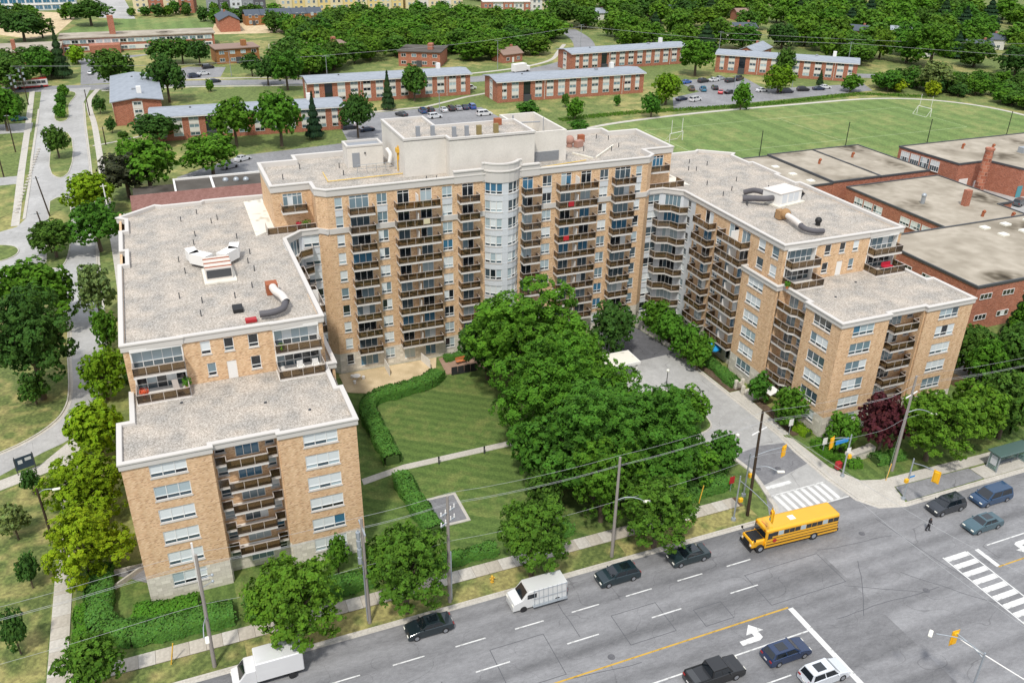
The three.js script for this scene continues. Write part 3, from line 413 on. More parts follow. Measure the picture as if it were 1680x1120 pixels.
// ---------------- wings
for (const s of sides) {
  const near = s > 0; // only the right wing shows its courtyard face
  // --- six storey front block
  const zF = -73.9, f = facade([0, zF], [1, zF]), hs = [];
  const wins = [[46.8, 50.1], [32.5, 35.9]];
  for (let k = 0; k < 6; k++) for (const [d0, d1] of wins) hs.push([...span(s, d0, d1), FL(k) + 0.7, FL(k) + 2.3]);
  for (const [d0, d1] of [[44.5, 52.44], [30.56, 38.2]]) { const [a, b] = span(s, d0, d1), h2 = hs.filter(h => h[0] >= a && h[1] <= b); wall(f, a, b, 0, 3.1, h2, M.stone, apt, 'stone_base'); wall(f, a, b, 3.1, HL - 0.5, h2, M.brick, apt); }
  for (const h of hs) windowAt(f, ...h, 3, 0.46, apt, 'window', s < 0 ? (rnd() < 0.8 ? themes[0] : themes[1]) : undefined);
  // recessed stack of stepped balconies
  const fr = facade([0, -75.7], [1, -75.7]), rh = [];
  for (let k = 0; k < 6; k++) rh.push([...span(s, 40.0, 42.3), FL(k) + 0.04, FL(k) + 2.2, 3, 0, 'balcony_door'], [...span(s, 43.2, 44.2), FL(k) + 0.8, FL(k) + 2.2, 1, 0.4, 'window'], [...span(s, 38.5, 39.4), FL(k) + 0.8, FL(k) + 2.2, 1, 0.4, 'window']);
  wall(fr, ...span(s, 38.2, 44.5), 0, 3.1, rh, M.stone, apt, 'stone_base'); wall(fr, ...span(s, 38.2, 44.5), 3.1, HL - 0.5, rh, M.brick, apt); rh.forEach(h => windowAt(fr, h[0], h[1], h[2], h[3], h[4], h[5], apt, h[6]));
  for (const d of [38.2, 44.5]) for (const [y0, y1, m] of [[0, 3.1, M.stone], [3.1, HL - 0.5, M.brick]]) { const x = XM + s * d; mesh('wall', b2(x - 0.15, x + 0.15, y0, y1, -75.7, zF - 0.3), m, apt); }
  for (let k = 1; k < 6; k++) { const o = mir(s, [[44.3, -75.5], [44.3, -74.7], [43.3, -74.7], [43.3, -73.7], [39.4, -73.7], [39.4, -74.7], [38.4, -74.7], [38.4, -75.5]]); balcony('rf' + s, o, o.slice(1, 7), FL(k), apt); }
  // outline of the lower roof and the ledge beside the courtyard
  const low = mir(s, [[52.44, zF], [52.44, -81], [51.2, -81], [51.2, -87.4], [30.9, -87.4], [30.9, -94.1], [30.1, -94.1], [30.1, -86.2], [31.2, -86.2], [31.2, -80.6], [30.56, -80.6], [30.56, zF], [38.2, zF], [38.2, -74.4], [44.5, -74.4], [44.5, zF]]);
  mesh('roof', sheetGeo(low, 16.66), M.gravel, apt);
  mesh('cornice', cornice(mir(s, [[51.2, -87.2], [51.2, -81], [52.44, -81], [52.44, zF], [44.5, zF], [44.5, -74.4], [38.2, -74.4], [38.2, zF], [30.56, zF], [30.56, -80.6], [31.2, -80.6], [31.2, -86.2], [30.1, -86.2], [30.1, -94.1], [30.9, -94.1]]), HL, 16.6, false, s < 0 ? -1 : 1, 0.84), M.trim, apt);
  const pl = (pts, y0, y1, m, holes = []) => { const q = mir(s, pts); if (s < 0) q.reverse(); const ff = facade(q[0], q[1]); wall(ff, 0, ff.L, y0, y1, holes, m, apt, m === M.stone ? 'stone_base' : 'wall'); return ff; };

  { const q = mir(s, [[52.44, zF - 0.3], [52.44, -81], [51.2, -81], [51.2, -87.6], [51.2, -131]]); for (let i = 0; i < 4; i++) { const a = q[i], b = q[i + 1]; mesh('wall', sweep([a, b], [[-0.3, 0], [0, 0], [0, i === 3 ? HU - 0.5 : HL - 0.5], [-0.3, i === 3 ? HU - 0.5 : HL - 0.5]], false, s < 0 ? 1 : -1), M.brick, apt); } }
  // --- courtyard face, front to back: z measured along the wall
  const inner = (d, z0, z1, kTop, items, yTop, y0 = 0) => { // z0 nearer the street
    const q = mir(s, [[d, z1], [d, z0]]); if (s < 0) q.reverse(); const ff = facade(q[0], q[1]), L = ff.L, U = z => s > 0 ? z - z1 : z0 - z, h = [];
    if (near) for (let k = kTop[0]; k <= kTop[1]; k++) for (const [za, zb, a, b, cols, lowr, name] of items) { const u = [U(za), U(zb)].sort((p, q) => p - q); h.push([u[0], u[1], FL(k) + a, FL(k) + b, cols, lowr, name]); }
    if (y0 < 3) { wall(ff, 0, L, y0, 3.1, h, M.stone, apt, 'stone_base'); wall(ff, 0, L, 3.1, yTop, h, M.brick, apt); } else wall(ff, 0, L, y0, yTop, h, M.brick, apt);
    h.forEach(w => windowAt(ff, w[0], w[1], w[2], w[3], w[4], w[5], apt, w[6]));
  };
  const W = (a, b, c = 2) => [a, b, 0.66, 2.3, c, 0.44, 'window'], D = (a, b, c = 2) => [a, b, 0.05, 2.22, c, 0, 'balcony_door'];
  inner(30.56, zF - 0.3, -80.6, [0, 5], [W(-79.0, -75.7, 3)], HL - 0.5);
  inner(31.9, -80.6, -86.2, [0, 5], [D(-85.5, -83.7), W(-82.8, -81.3)], HL - 0.5);
  inner(30.1, -86.2, -94.1, [0, 5], [W(-92.5, -89.1, 3)], HL - 0.5);
  inner(30.9, -87.6, -94.1, [6, 7], [W(-92.4, -90.9, 1), W(-89.4, -87.95, 1)], HU - 0.5, 16.5);
  inner(30.9, -94.1, -108.4, [0, 7], [D(-99.4, -97.2), D(-96.3, -94.4), W(-102.2, -100.9), D(-105.6, -103.5), W(-108.0, -107.1, 1)], HU - 1);
  for (const z of [-80.6, -86.2]) { const x0 = XM + s * 30.62, x1 = XM + s * 31.88; mesh('wall', b2(Math.min(x0, x1), Math.max(x0, x1), 0, HL - 0.5, z - 0.13, z + 0.13), M.brick, apt); }
  mesh('wall', b2(Math.min(XM + s * 30.42, XM + s * 31.2), Math.max(XM + s * 30.42, XM + s * 31.2), 0, HL - 0.5, -94.1, -93.8), M.brick, apt);
  for (let k = 1; k < 8; k++) {
    if (k < 6) { const o = mir(s, [[31.85, -86.0], [30.3, -86.0], [30.3, -83.0], [30.9, -82.4], [30.9, -80.8], [31.85, -80.8]]); balcony('i0' + s, o, o.slice(1, 5), FL(k), apt); }
    const w = mir(s, [[30.88, -100.1], [29.3, -100.1], [29.3, -94.2], [30.88, -94.2]]), o1 = balcony('i1' + s, w, w, FL(k), apt); mesh('divider', cached('dw' + s, () => b2(...[XM + s * 30.8, XM + s * 29.5].sort((p, q) => p - q), 0, 1.9, -97.0, -96.92)), M.white, o1);
    const v = mir(s, [[30.88, -106.8], [29.5, -106.8], [29.5, -102.6], [30.88, -102.6]]); balcony('i2' + s, v, v, FL(k), apt);
  }
  // --- eight storey block behind, its street face over the lower roof
  const zU = -87.0, fu = facade([0, zU], [1, zU]);
  const mh = [[42.75, 43.75, 7, 0.62], [40.4, 41.4, 7, 0.62], [37.85, 38.9, 7, 0.62], [42.5, 43.4, 6, 0.62], [37.85, 38.9, 6, 0.62]].map(([a, b, k]) => [...span(s, a, b), FL(k) + 0.7, FL(k) + 2.25]);
  const [dA, dB] = span(s, 40.4, 41.4), doorH = [dA, dB, FL(6) + 0.02, FL(6) + 2.15];
  wall(fu, ...span(s, 36.3, 45.5), 16.6, HU - 0.5, [...mh, doorH], M.brick, apt); mh.forEach((h, i) => windowAt(fu, ...h, 1, 0.45, apt, 'window', [themes[0], themes[3], themes[3], themes[2], themes[3]][i]));
  mesh('roof_door', b2(dA, dB, doorH[2], doorH[3], zU - 0.12, zU - 0.06), M.white, apt);
  for (const [d0, d1] of [[45.5, 50.6], [31.4, 36.3]]) { // glazed corner lounges with balconies
    const [a, b] = span(s, d0, d1), fg = facade([0, zU - 0.5], [1, zU - 0.5]);
    for (const k of [6, 7]) {
      windowAt(fg, a + 0.1, b - 0.1, FL(k) + 0.05, FL(k) + 2.5, 5, 0.7, apt, 'glazed_front', k === 7 ? themes[s < 0 ? 1 : 2] : themes[3], 0.5);
      if (k === 7) balcony(`u${d0}${s}`, box4(a, b, zU - 0.5, zU + 1.4), [[a + 0.05, zU - 0.4], [a + 0.05, zU + 1.35], [b - 0.05, zU + 1.35], [b - 0.05, zU - 0.4]], FL(7), apt);
      else balcony(`v${d0}${s}`, box4(a - 0.1, b + 0.1, zU - 0.5, zU + 2.6), [[a, zU - 0.4], [a, zU + 2.5], [b, zU + 2.5], [b, zU - 0.4]], FL(6) + 0.12, apt);
    }
    mesh('lounge_frame', [b2(a, a + 0.14, 16.7, HU - 0.5, zU - 0.5, zU + 0.1), b2(b - 0.14, b, 16.7, HU - 0.5, zU - 0.5, zU + 0.1), b2(a, b, HU - 1.05, HU - 0.7, zU - 0.5, zU + 0.2)], M.white, apt);
  }
  for (const [d0, d1] of [[50.6, 51.2], [30.9, 31.4]]) mesh('pier', b2(...span(s, d0, d1), 16.6, HU - 0.5, zU - 0.6, zU), M.brick, apt);
  const upo = mir(s, [[51.2, zU], [51.2, -109.5], [50.3, -109.5], [50.3, -114.6], [51.0, -114.6], [51.0, -122], [50.2, -122], [50.2, -127], [51.3, -128], [46.3, -132], [45.4, -131.4], [40, -131.4], [39.5, -131.9], [36, -131.9], [31, -131.4], [29, -124], [27, -117.6], [26.2, -117.4], [26.2, -114.6], [28.4, -114.3], [30.9, -111.9], [30.9, -94], [30.9, zU], [36.3, zU], [36.3, zU - 0.4], [45.5, zU - 0.4], [45.5, zU]]);
  const upc = mir(s, [[31, -131.6], [36, -131.9], [39.5, -131.9], [40, -131.4], [45.4, -131.4], [46.3, -132], [51.3, -128], [50.2, -127], [50.2, -122], [51, -122], [51, -114.6], [50.3, -114.6], [50.3, -109.5], [51.2, -109.5], [51.2, zU], [45.5, zU + 0.1], [45.5, zU], [36.3, zU], [36.3, zU + 0.1], [30.9, zU], [30.9, -108.4], [30.9, -111.9], [28.4, -114.3], [25.6, -114.3], [24.8, -113.3]]);
  mesh('roof', sheetGeo(upo, 22.05), M.gravel, apt); mesh('cornice', cornice(upc, HU, 22, false, s < 0 ? -1 : 1, 0.92), M.trim, apt);
  mesh('wall', sweep(mir(s, [[31, -131.6], [46, -131.6], [51.2, -127.6]]), [[0, 0], [0, HU - 0.5]], false, s < 0 ? -1 : 1), M.brick, apt);
  mesh('membrane_patch', sheetGeo(mir(s, [[31.4, -117.5], [34.2, -115.2], [34, -130.6], [31.2, -131.2]]), 22.07), M.membrane, apt);
  // --- angled link with wrapped balconies
  const lk = mir(s, [[24.75, -113.25], [25.6, -114.3], [28.4, -114.3], [30.9, -111.9], [30.9, -108.4]]), seq = s > 0 ? lk : [...lk].reverse();
  for (let i = 0; i < 4; i++) {
    const a = seq[i], b = seq[i + 1], ff = facade(a, b), idx = s > 0 ? i : 3 - i, h = [];
    for (let k = 0; k < 8; k++) { if (idx === 1) h.push([0.3, Math.min(2.4, ff.L - 0.3), FL(k) + 0.66, FL(k) + 2.25, 2, 0.5, 'window']); if (idx === 2) h.push([0.5, ff.L - 0.4, FL(k) + 0.05, FL(k) + 2.25, 4, 0, 'balcony_door']); if (idx === 3) h.push([ff.L * 0.5 - 0.45, ff.L * 0.5 + 0.45, FL(k) + 0.7, FL(k) + 2.2, 1, 0.4, 'window']); }
    wall(ff, 0, ff.L, 0, HU - 0.5, h, M.panel, apt, 'link_wall'); if (near || idx < 3) h.forEach(w => windowAt(ff, w[0], w[1], w[2], w[3], w[4], w[5], apt, w[6]));
  }
  for (let k = 1; k < 8; k++) { const e = mir(s, [[27.0, -114.25], [27.2, -112.9], [28.9, -112.2], [29.5, -110.6], [30.85, -110.3]]), o = [...e, ...mir(s, [[30.85, -111.9], [28.4, -114.25]])]; balcony('lk' + s, o, e, FL(k), apt); }
}
// ---------------- pipes and plant standing on the wing roofs
for (const [x, z] of [[1.3, -124.7], [3.6, -127.2], [5.2, -122.7], [6.1, -123.8], [2.7, -118], [2.3, -114.8], [7.8, -115.2], [8.7, -109], [0.1, -109.3], [1.4, -109.7], [0.6, -105.2], [8.1, -105.9], [8.5, -103.1], [7.6, -98.1], [-0.5, -97.8], [1.8, -95.7], [1.4, -92.2], [5.4, -95.8], [85.4, -126.3], [87.6, -124.1], [82.9, -122.6], [84, -121.9], [81.2, -114.4], [87, -114.6], [83.3, -110.6], [80.4, -108.7], [81.1, -103.4], [81.8, -97.7], [89.2, -109.1], [81.3, -103.9]]) mesh('vent_pipe', geoCache.vp, M.dgrey, apt).position.set(x, 22.05, z);
for (const [x, z] of [[-2, -83.5], [6, -80.5], [10, -77.5], [80, -81], [86, -84]]) mesh('roof_drain', cached('rd', () => new THREE.CylinderGeometry(0.14, 0.16, 0.12, 8)), M.dgrey, apt).position.set(x, 16.72, z);
// ================================================================ OTHER BUILDINGS
M.roofdark = std({ color: 0x4d5560, roughness: 0.9 }); M.roofbrown = std({ color: 0x8a7468, roughness: 0.95 }); M.cream = std({ color: 0xd9cba6, roughness: 0.9 }); M.render = std({ color: 0xd6d2cc, roughness: 0.9 }); M.tanbrick = std({ map: TX.brick, color: 0xb89878 }); M.spandrel = std({ color: 0xd8d5cf, roughness: 0.7 }); M.flatdark = std({ map: TX.oldroof, color: 0x86868a });
const gWin = (w, h) => cached(`gw${w},${h}`, () => merge([b2(-w / 2, w / 2, 0, 0.09, -0.06, 0.02), b2(-w / 2, w / 2, h - 0.09, h, -0.06, 0.02), b2(-w / 2, -w / 2 + 0.09, 0.09, h - 0.09, -0.06, 0.02), b2(w / 2 - 0.09, w / 2, 0.09, h - 0.09, -0.06, 0.02), b2(-0.04, 0.04, 0.09, h - 0.09, -0.05, 0.01)]));
const paneDark = [M.glassDark, M.glassMid, M.glassMid, M.curtain, M.blind2];
function simpleWin(parent, x, y, z, w, h, ang = 0, mat) { const o = mesh('window', gWin(w, h), M.frame, parent); o.position.set(x, y, z); o.rotation.y = ang; mesh('pane', cached(`gp${w},${h}`, () => b2(-w / 2 + 0.05, w / 2 - 0.05, 0.05, h - 0.05, -0.05, -0.02)), mat ?? pick(paneDark), o); return o; }
function prismRoof(L, d, h, rise, over, t = 0.25) { // ridge along x, depth 0 .. -d
  const s = new THREE.Shape([[over, h], [-d / 2, h + rise], [-d - over, h], [-d - over, h + t], [-d / 2, h + rise + t], [over, h + t]].map(p => new THREE.Vector2(p[0], p[1])));
  const g = new THREE.ExtrudeGeometry(s, { depth: L + 2 * over, bevelEnabled: false }); // shape x -> z, extrude z -> -x
  g.rotateY(-Math.PI / 2); g.translate(L + over, 0, 0); return g;
}
function brickBlock(label, p0, p1, depth, h, bays, stair = 2, group = 'three storey red brick apartment blocks') {
  const dx = p1[0] - p0[0], dz = p1[1] - p0[1], L = Math.hypot(dx, dz), o = thing('brick_block', label, 'building', [p0[0], 0, p0[1]], Math.atan2(-dz, dx), group);
  mesh('wall', b2(0.15, L - 0.15, 0, h, -depth + 0.15, -0.15), M.red, o);
  const gab = new THREE.Shape([[0, h], [-depth / 2, h + 0.95], [-depth, h]].map(p => new THREE.Vector2(...p))); const gg = new THREE.ExtrudeGeometry(gab, { depth: L, bevelEnabled: false }); gg.rotateY(-Math.PI / 2); gg.translate(L, 0, 0); mesh('gable_wall', gg, M.red, o);
  mesh('roof', prismRoof(L, depth, h, 0.95, 0.6), M.sheetroof, o); mesh('eaves_trim', b2(-0.6, L + 0.6, h - 0.12, h + 0.12, 0.6, 0.66), M.white, o);
  const bw = L / bays, wfrac = 0.6, fh = h / 3;
  for (let i = 0; i < bays; i++) {
    const c = (i + 0.5) * bw, w = +(bw * wfrac).toFixed(2); mesh('brick_pier', cached(`pier${bw.toFixed(2)}${h}`, () => b2(-bw * 0.2, bw * 0.2, 0, h, -0.2, 0)), M.red, o).position.x = i * bw + (i ? 0 : bw * 0.2);
    if (i === stair) { const sw = mesh('stair_window', cached(`sw${w}`, () => b2(-w / 2, w / 2, 2.2, h - 0.3, -0.2, -0.1)), M.glassDark, o); sw.position.x = c; mesh('entrance', b2(c - w / 2, c + w / 2, 0, 2.2, -0.2, 0.9), M.dgrey, o); continue; }
    for (let k = 0; k < 3; k++) { const hh = +(fh * 0.46).toFixed(2); simpleWin(o, c, k * fh + fh * 0.5, -0.08, w, hh); if (k > 0) mesh('spandrel_panel', cached(`sp${w},${fh.toFixed(2)}`, () => b2(-w / 2, w / 2, 0, fh * 0.48, -0.2, -0.06)), M.spandrel, o).position.set(c, k * fh, 0); }
  }
  mesh('brick_pier', cached(`pier${bw.toFixed(2)}${h}`), M.red, o).position.x = L - bw * 0.2;
  for (const x of [0, L]) for (let k = 0; k < 3; k++) { const a = x ? Math.PI / 2 : -Math.PI / 2; mesh('spandrel_panel', cached('gs', () => b2(-1.4, 1.4, 0, 2.2, 0, 0.04)), M.spandrel, o).position.set(0, 0, 0); const q = o.children[o.children.length - 1]; q.position.set(x + (x ? -0.14 : 0.14), k * fh + 0.1, -depth / 2); q.rotation.y = a; simpleWin(o, x + (x ? -0.05 : 0.05), k * fh + fh * 0.5, -depth / 2, 2.2, +(fh * 0.42).toFixed(2), a); }
  mesh('chimney', b2(L * 0.82, L * 0.82 + 1.3, h + 0.5, h + 3, -depth * 0.62, -depth * 0.52), M.white, o); mesh('roof_vent', [b2(L * 0.7, L * 0.7 + 1, h + 0.7, h + 1.6, -depth * 0.5, -depth * 0.42)], M.grey, o); mesh('roof_vent', sphere(L * 0.2, h + 1.1, -depth * 0.45, 0.35, 8, 6), M.dgrey, o);
  for (const x of [bw * 4, L - bw * 2]) mesh('downpipe', rod([x, 0.2, 0.12], [x, h, 0.5], 0.07, 0.07, 6), M.white, o);
  return o;
}
seed(99);
brickBlock('brick block seen end on, pale gable roof, beside the west road', [-10.4, -325], [-10.4, -283.5], 13.6, 6.9, 10, 4);
brickBlock('long brick block behind the two full trees', [-0.6, -261], [52.4, -258.5], 12.5, 6.6, 12, 3);
brickBlock('middle brick block above the rear car park, partly hidden by a round tree', [48.6, -293.5], [104.4, -293.1], 12.5, 7, 13, 1);
brickBlock('fully visible brick block with white panels, on the open lawn', [108.4, -277.2], [164.2, -276.8], 12.8, 6.8, 13, 2);
brickBlock('brick block partly hidden behind the fully visible one', [157, -321], [212, -324], 12, 6.8, 13, 3);
brickBlock('angled brick block beside the east car park', [212.3, -303.2], [252.6, -268.1], 12.8, 6.8, 13, 2);
// ---- school at the right
{
  const sc = thing('school_building', 'low red brick school with several flat roofs beside the playing field', 'building');
  const blk = (pts, h, roofMat = M.oldroof, cop = M.dgrey) => { mesh('wall', slabGeo(pts, 0, h - 0.02), M.red, sc); mesh('roof', sheetGeo(pts, h), roofMat, sc); mesh('coping', sweep(pts, [[-0.25, h - 0.1], [-0.25, h + 0.18], [0.12, h + 0.18], [0.12, h - 0.25], [0, h - 0.27]], true), cop, sc); };
  blk(rect(134.2, 143, -177, -152.6), 4.9); blk(rect(143.02, 157, -177.1, -152.5), 5.2); blk(rect(157.02, 172, -177.2, -152.4), 5.2); blk([[145, -150.2], [172.5, -150.2], [172.5, -129], [168, -128.8], [168, -114.6], [145, -114.6]], 4.5); blk([[119.2, -114.3], [176, -114.4], [176, -90.8], [119.2, -90.8]], 8); blk([[176, -167], [240, -166.4], [240, -141], [189, -141], [187, -149.3], [177.6, -149.3]], 7);
  mesh('paved_yard', sheetGeo([[172.6, -152.3], [177.6, -149.3], [187, -149.2], [189, -141], [240, -141], [240, -118], [172.6, -118]], 0.016), M.drive, sc);
  const mw = (f, list, y0, y1, cols, low, th) => { for (const u of list) windowAt(f, u, u + 2.6, y0, y1, cols, low, sc, 'window', th).position.y = y0; };
  const shift = (f, d) => ({ ...f, at: (u, y) => f.at(u, y, d) });
  mw(shift(facade([145, -150], [145, -114.6]), 0.16), [3, 6, 9, 17, 20, 23, 27], 1.6, 3.2, 3, 0.6, themes[0]); mw(shift(facade([119.2, -114], [119.2, -90.8]), 0.16), [4, 7, 12, 15, 18], 5.2, 6.2, 3, 0, themes[3]); mw(shift(facade([119.2, -90.8], [176, -90.8]), 0.16), [1, 6, 11, 16, 21, 26, 31], 5.6, 6.6, 3, 0, themes[3]); mw(shift(facade([119.2, -90.8], [176, -90.8]), 0.16), [1, 6, 11, 16, 21, 26, 31], 1.8, 2.8, 3, 0, themes[3]);
  mw(shift(facade([189, -141], [240, -141]), 0.16), [4, 9, 14, 20], 2.2, 5, 4, 0.9, themes[4]); mw(shift(facade([176, -167], [177.6, -149.3]), 0.16), [1, 4, 7, 10], 3.6, 6.2, 4, 1.3, themes[0]);
  mesh('garage_door', bx(180.2, 1.6, -149.22, 2.8, 3.1, 0.1), M.white, sc); mesh('teal_door', bx(189.6, 1.4, -140.95, 1.6, 2.8, 0.1), M.teal, sc); mesh('yard_door', bx(184.4, 1.2, -149.22, 1, 2.2, 0.1), M.white, sc);
  mesh('chimney', [rod([181.6, 0, -145.6], [182, 11, -145.6], 1.15, 0.95, 8), rod([182, 11, -145.6], [182, 11.5, -145.6], 1.1, 1.1, 8)], M.red, sc); mesh('chimney', b2(159.7, 161, 4.5, 8, -131.4, -130.2), M.red, sc);
  for (const [x, z, y] of [[143.3, -111.3, 8], [148.8, -111.4, 8], [143.6, -107.3, 8], [149, -107.4, 8], [155, -108, 8], [155, -111.5, 8], [138.3, -167.8, 4.9], [138.4, -161.3, 4.9], [138.9, -155.5, 4.9]]) mesh('skylight', b2(x - 0.8, x + 0.8, y + 0.02, y + 0.35, z - 0.7, z + 0.7), M.lamp, sc);
  mesh('roof_vent', [rod([152.5, 4.5, -135], [152.5, 6.2, -135], 0.45), sphere(152.5, 6.3, -135, 0.55, 10, 6)], M.galv, sc); for (const [x, z, y] of [[150, -166, 5.2], [162, -168, 5.2], [158, -124, 4.5], [163, -121, 4.5], [190, -160, 7], [197, -157, 7]]) mesh('roof_vent', [rod([x, y, z], [x, y + 0.9, z], 0.3), rod([x, y + 0.9, z], [x + 0.4, y + 1.1, z], 0.35)], M.rust, sc);
  mesh('rooftop_unit', bx(202, 7.7, -152, 2.6, 1.4, 1.6), M.galv, sc); mesh('coping', [b2(145, 176, 4.52, 4.9, -114.75, -114.45)], M.dgrey, sc);
}
// ---- low building behind the wing
{
  const o = thing('low_shop_building', 'low building with red brown shingle slope and black flat roof behind the wing', 'building');
  mesh('wall', b2(-6.8, 27, 0, 3.4, -207, -189.6), M.tanbrick, o);
  mesh('shingle_roof', sweep([[-7.2, -188.8], [27, -188.8]], [[0.2, 3.1], [-6.2, 5.3], [-6.2, 3.3]], false, -1), M.shingle, o);
  mesh('flat_roof', sheetGeo(rect(-6.8, 2, -207, -194.8), 3.45), M.flatdark, o); mesh('flat_roof', sheetGeo(rect(2, 27, -207, -195), 4.2), M.flatdark, o); mesh('roof_coping', sweep(rect(2, 27, -207, -195), [[-0.25, 4], [-0.25, 4.6], [0.15, 4.6], [0.15, 3.4]], true), M.white, o); mesh('roof_divider', b2(9.8, 10.3, 4.2, 4.55, -206.8, -195.2), M.white, o);
  for (const [x, z] of [[13, -203], [15.3, -202.6], [17.4, -202]]) mesh('roof_dome', sphere(x, 4.3, z, 0.7, 10, 6), M.galv, o);
}
// ---- farther buildings
function house(label, x, z, w, d, h, turn, wm, rm, rise = 2.2, group) {
  const o = thing('house', label, 'house', [x, 0, z], turn, group); mesh('wall', b2(-w / 2, w / 2, 0, h, -d, 0), wm, o);
  const gab = new THREE.Shape([[0, h], [-d / 2, h + rise], [-d, h]].map(p => new THREE.Vector2(...p))), gg = new THREE.ExtrudeGeometry(gab, { depth: w, bevelEnabled: false }); gg.rotateY(-Math.PI / 2); gg.translate(w / 2, 0, 0); mesh('gable_wall', gg, wm, o);
  const r = mesh('roof', prismRoof(w, d, h, rise, 0.45), rm, o); r.position.x = -w / 2; mesh('chimney', b2(w * 0.2, w * 0.2 + 0.9, h, h + rise + 1, -d * 0.6, -d * 0.5), M.red, o);
  for (let k = 0; k < Math.max(1, Math.floor(h / 2.7)); k++) for (const u of [-0.28, 0.28]) simpleWin(o, u * w, 0.9 + k * 2.7, 0.08, 1.6, 1.3);
  mesh('door', b2(-0.5, 0.5, 0, 2.1, 0, 0.07), M.white, o); return o;
}
seed(7);
const hs = [[270, -372, 12, 9, 3.6, 0.4, M.render, M.roofbrown, 'house with a brown roof among trees, nearest the bright tree'], [285, -384, 12, 9, 3.4, 0.2, M.render, M.roofdark, 'low white house with a dark roof in the wood'], [320, -345, 10, 9, 6, 0.9, M.red, M.roofdark, 'tall brick house with a steep grey roof in the wood'], [337, -334, 9, 9, 6.2, 0.7, M.red, M.sheetroof, 'red brick house with a pale hipped roof'], [325, -306, 8, 7, 3, 0.8, M.render, M.sheetroof, 'small pale house in front of the red brick one'], [352, -300, 11, 9, 4, 0.5, M.render, M.roofdark, 'pale house with a slate grey roof, beside its twin'], [372, -312, 12, 9, 4.4, 0.5, M.render, M.roofdark, 'larger pale house with a slate roof behind the twin'], [240, -458, 12, 9, 3.4, 0.1, M.render, M.sheetroof, 'far white house with a grey roof, left of the wood crown'], [283, -462, 12, 9, 3.4, 0.2, M.render, M.roofdark, 'far white bungalow with a dark roof in the wood'], [252, -325, 20, 9, 3.2, -0.6, M.red, M.sheetroof, 'low brick house behind the angled block'], [143, -348, 10, 8, 3.2, -0.3, M.red, M.roofbrown, 'small brown roofed house half hidden beside the winding road'], [320, -430, 14, 10, 4, 0.2, M.red, M.roofbrown, 'brick house with a brown roof at the far right']];
for (const [x, z, w, d, h, t, wm, rm, l] of hs) house(l, x, z, w, d, h, -t, wm, rm);
house('red brick house with dark gable on bare sand beyond the school', 47, -479, 22, 9.5, 5.2, Math.PI / 2, M.red, M.roofdark, 2.4);
function walkup(label, x, z, w, d, h, turn, wm, rm) { const o = thing('walk_up_block', label, 'building', [x, 0, z], turn, 'low flat roofed walk up blocks'); mesh('wall', b2(-w / 2, w / 2, 0, h, -d, 0), wm, o); mesh('roof', b2(-w / 2 - 0.5, w / 2 + 0.5, h, h + 0.35, -d - 0.5, 0.6), rm, o); mesh('chimney', b2(w * 0.15, w * 0.15 + 2, h, h + 2.6, -d * 0.5, -d * 0.3), wm, o); for (let k = 0; k < 2; k++) for (let i = 0; i < 4; i++) simpleWin(o, -w / 2 + (i + 0.5) * w / 4, 0.9 + k * 2.8, 0.07, 2, 1.3); mesh('entrance', b2(-1, 1, 0, 2.4, 0, 1), M.dgrey, o); return o; }
walkup('flat roofed walk up with timber front beyond the road', 36, -380, 17, 12, 5.6, 0.1, M.tanbrick, M.roofbrown); walkup('flat roofed walk up with red brick end below the wood', 103, -350, 17, 16, 5.6, -0.5, M.red, M.flatdark); walkup('flat roofed walk up half hidden among trees left of the wood', 72, -378, 16, 11, 5.6, 0.05, M.red, M.roofbrown);
{ // far school
  const o = thing('long_school_building', 'long far school with white window bands and a red chimney', 'building');
  mesh('wall', b2(-31, 31, 0, 5.6, -440, -425), M.red, o); mesh('roof', b2(-31.6, 31.6, 5.6, 6, -440.5, -424.4), M.oldroof, o); mesh('white_band', b2(-30, 30, 3.4, 5.2, -425, -424.9), M.spandrel, o); mesh('white_band', b2(-30, 30, 0.6, 2.4, -425, -424.9), M.spandrel, o);
  for (let i = 0; i < 19; i++) { simpleWin(o, -28.5 + i * 3.15, 3.6, -424.8, 2.6, 1.4); if (i % 4 !== 1) simpleWin(o, -28.5 + i * 3.15, 0.9, -424.8, 2.6, 1.2); }
  mesh('low_wall', b2(-70, -30, 0, 4.6, -424, -402), M.red, o); mesh('roof', b2(-70.4, -29.8, 4.6, 5, -424.3, -401.6), M.oldroof, o); mesh('porch', b2(-20, -8, 0, 3.4, -424.9, -419), M.red, o); mesh('chimney', b2(-11.5, -9, 5.8, 13.5, -434, -431.5), M.red, o); mesh('chimney', b2(-47, -45.6, 5, 9, -406, -404.6), M.red, o);
  mesh('mural', [b2(8, 22, 2.5, 3.4, -424.9, -424.85)], std({ color: 0xb05a50 }), o);
}
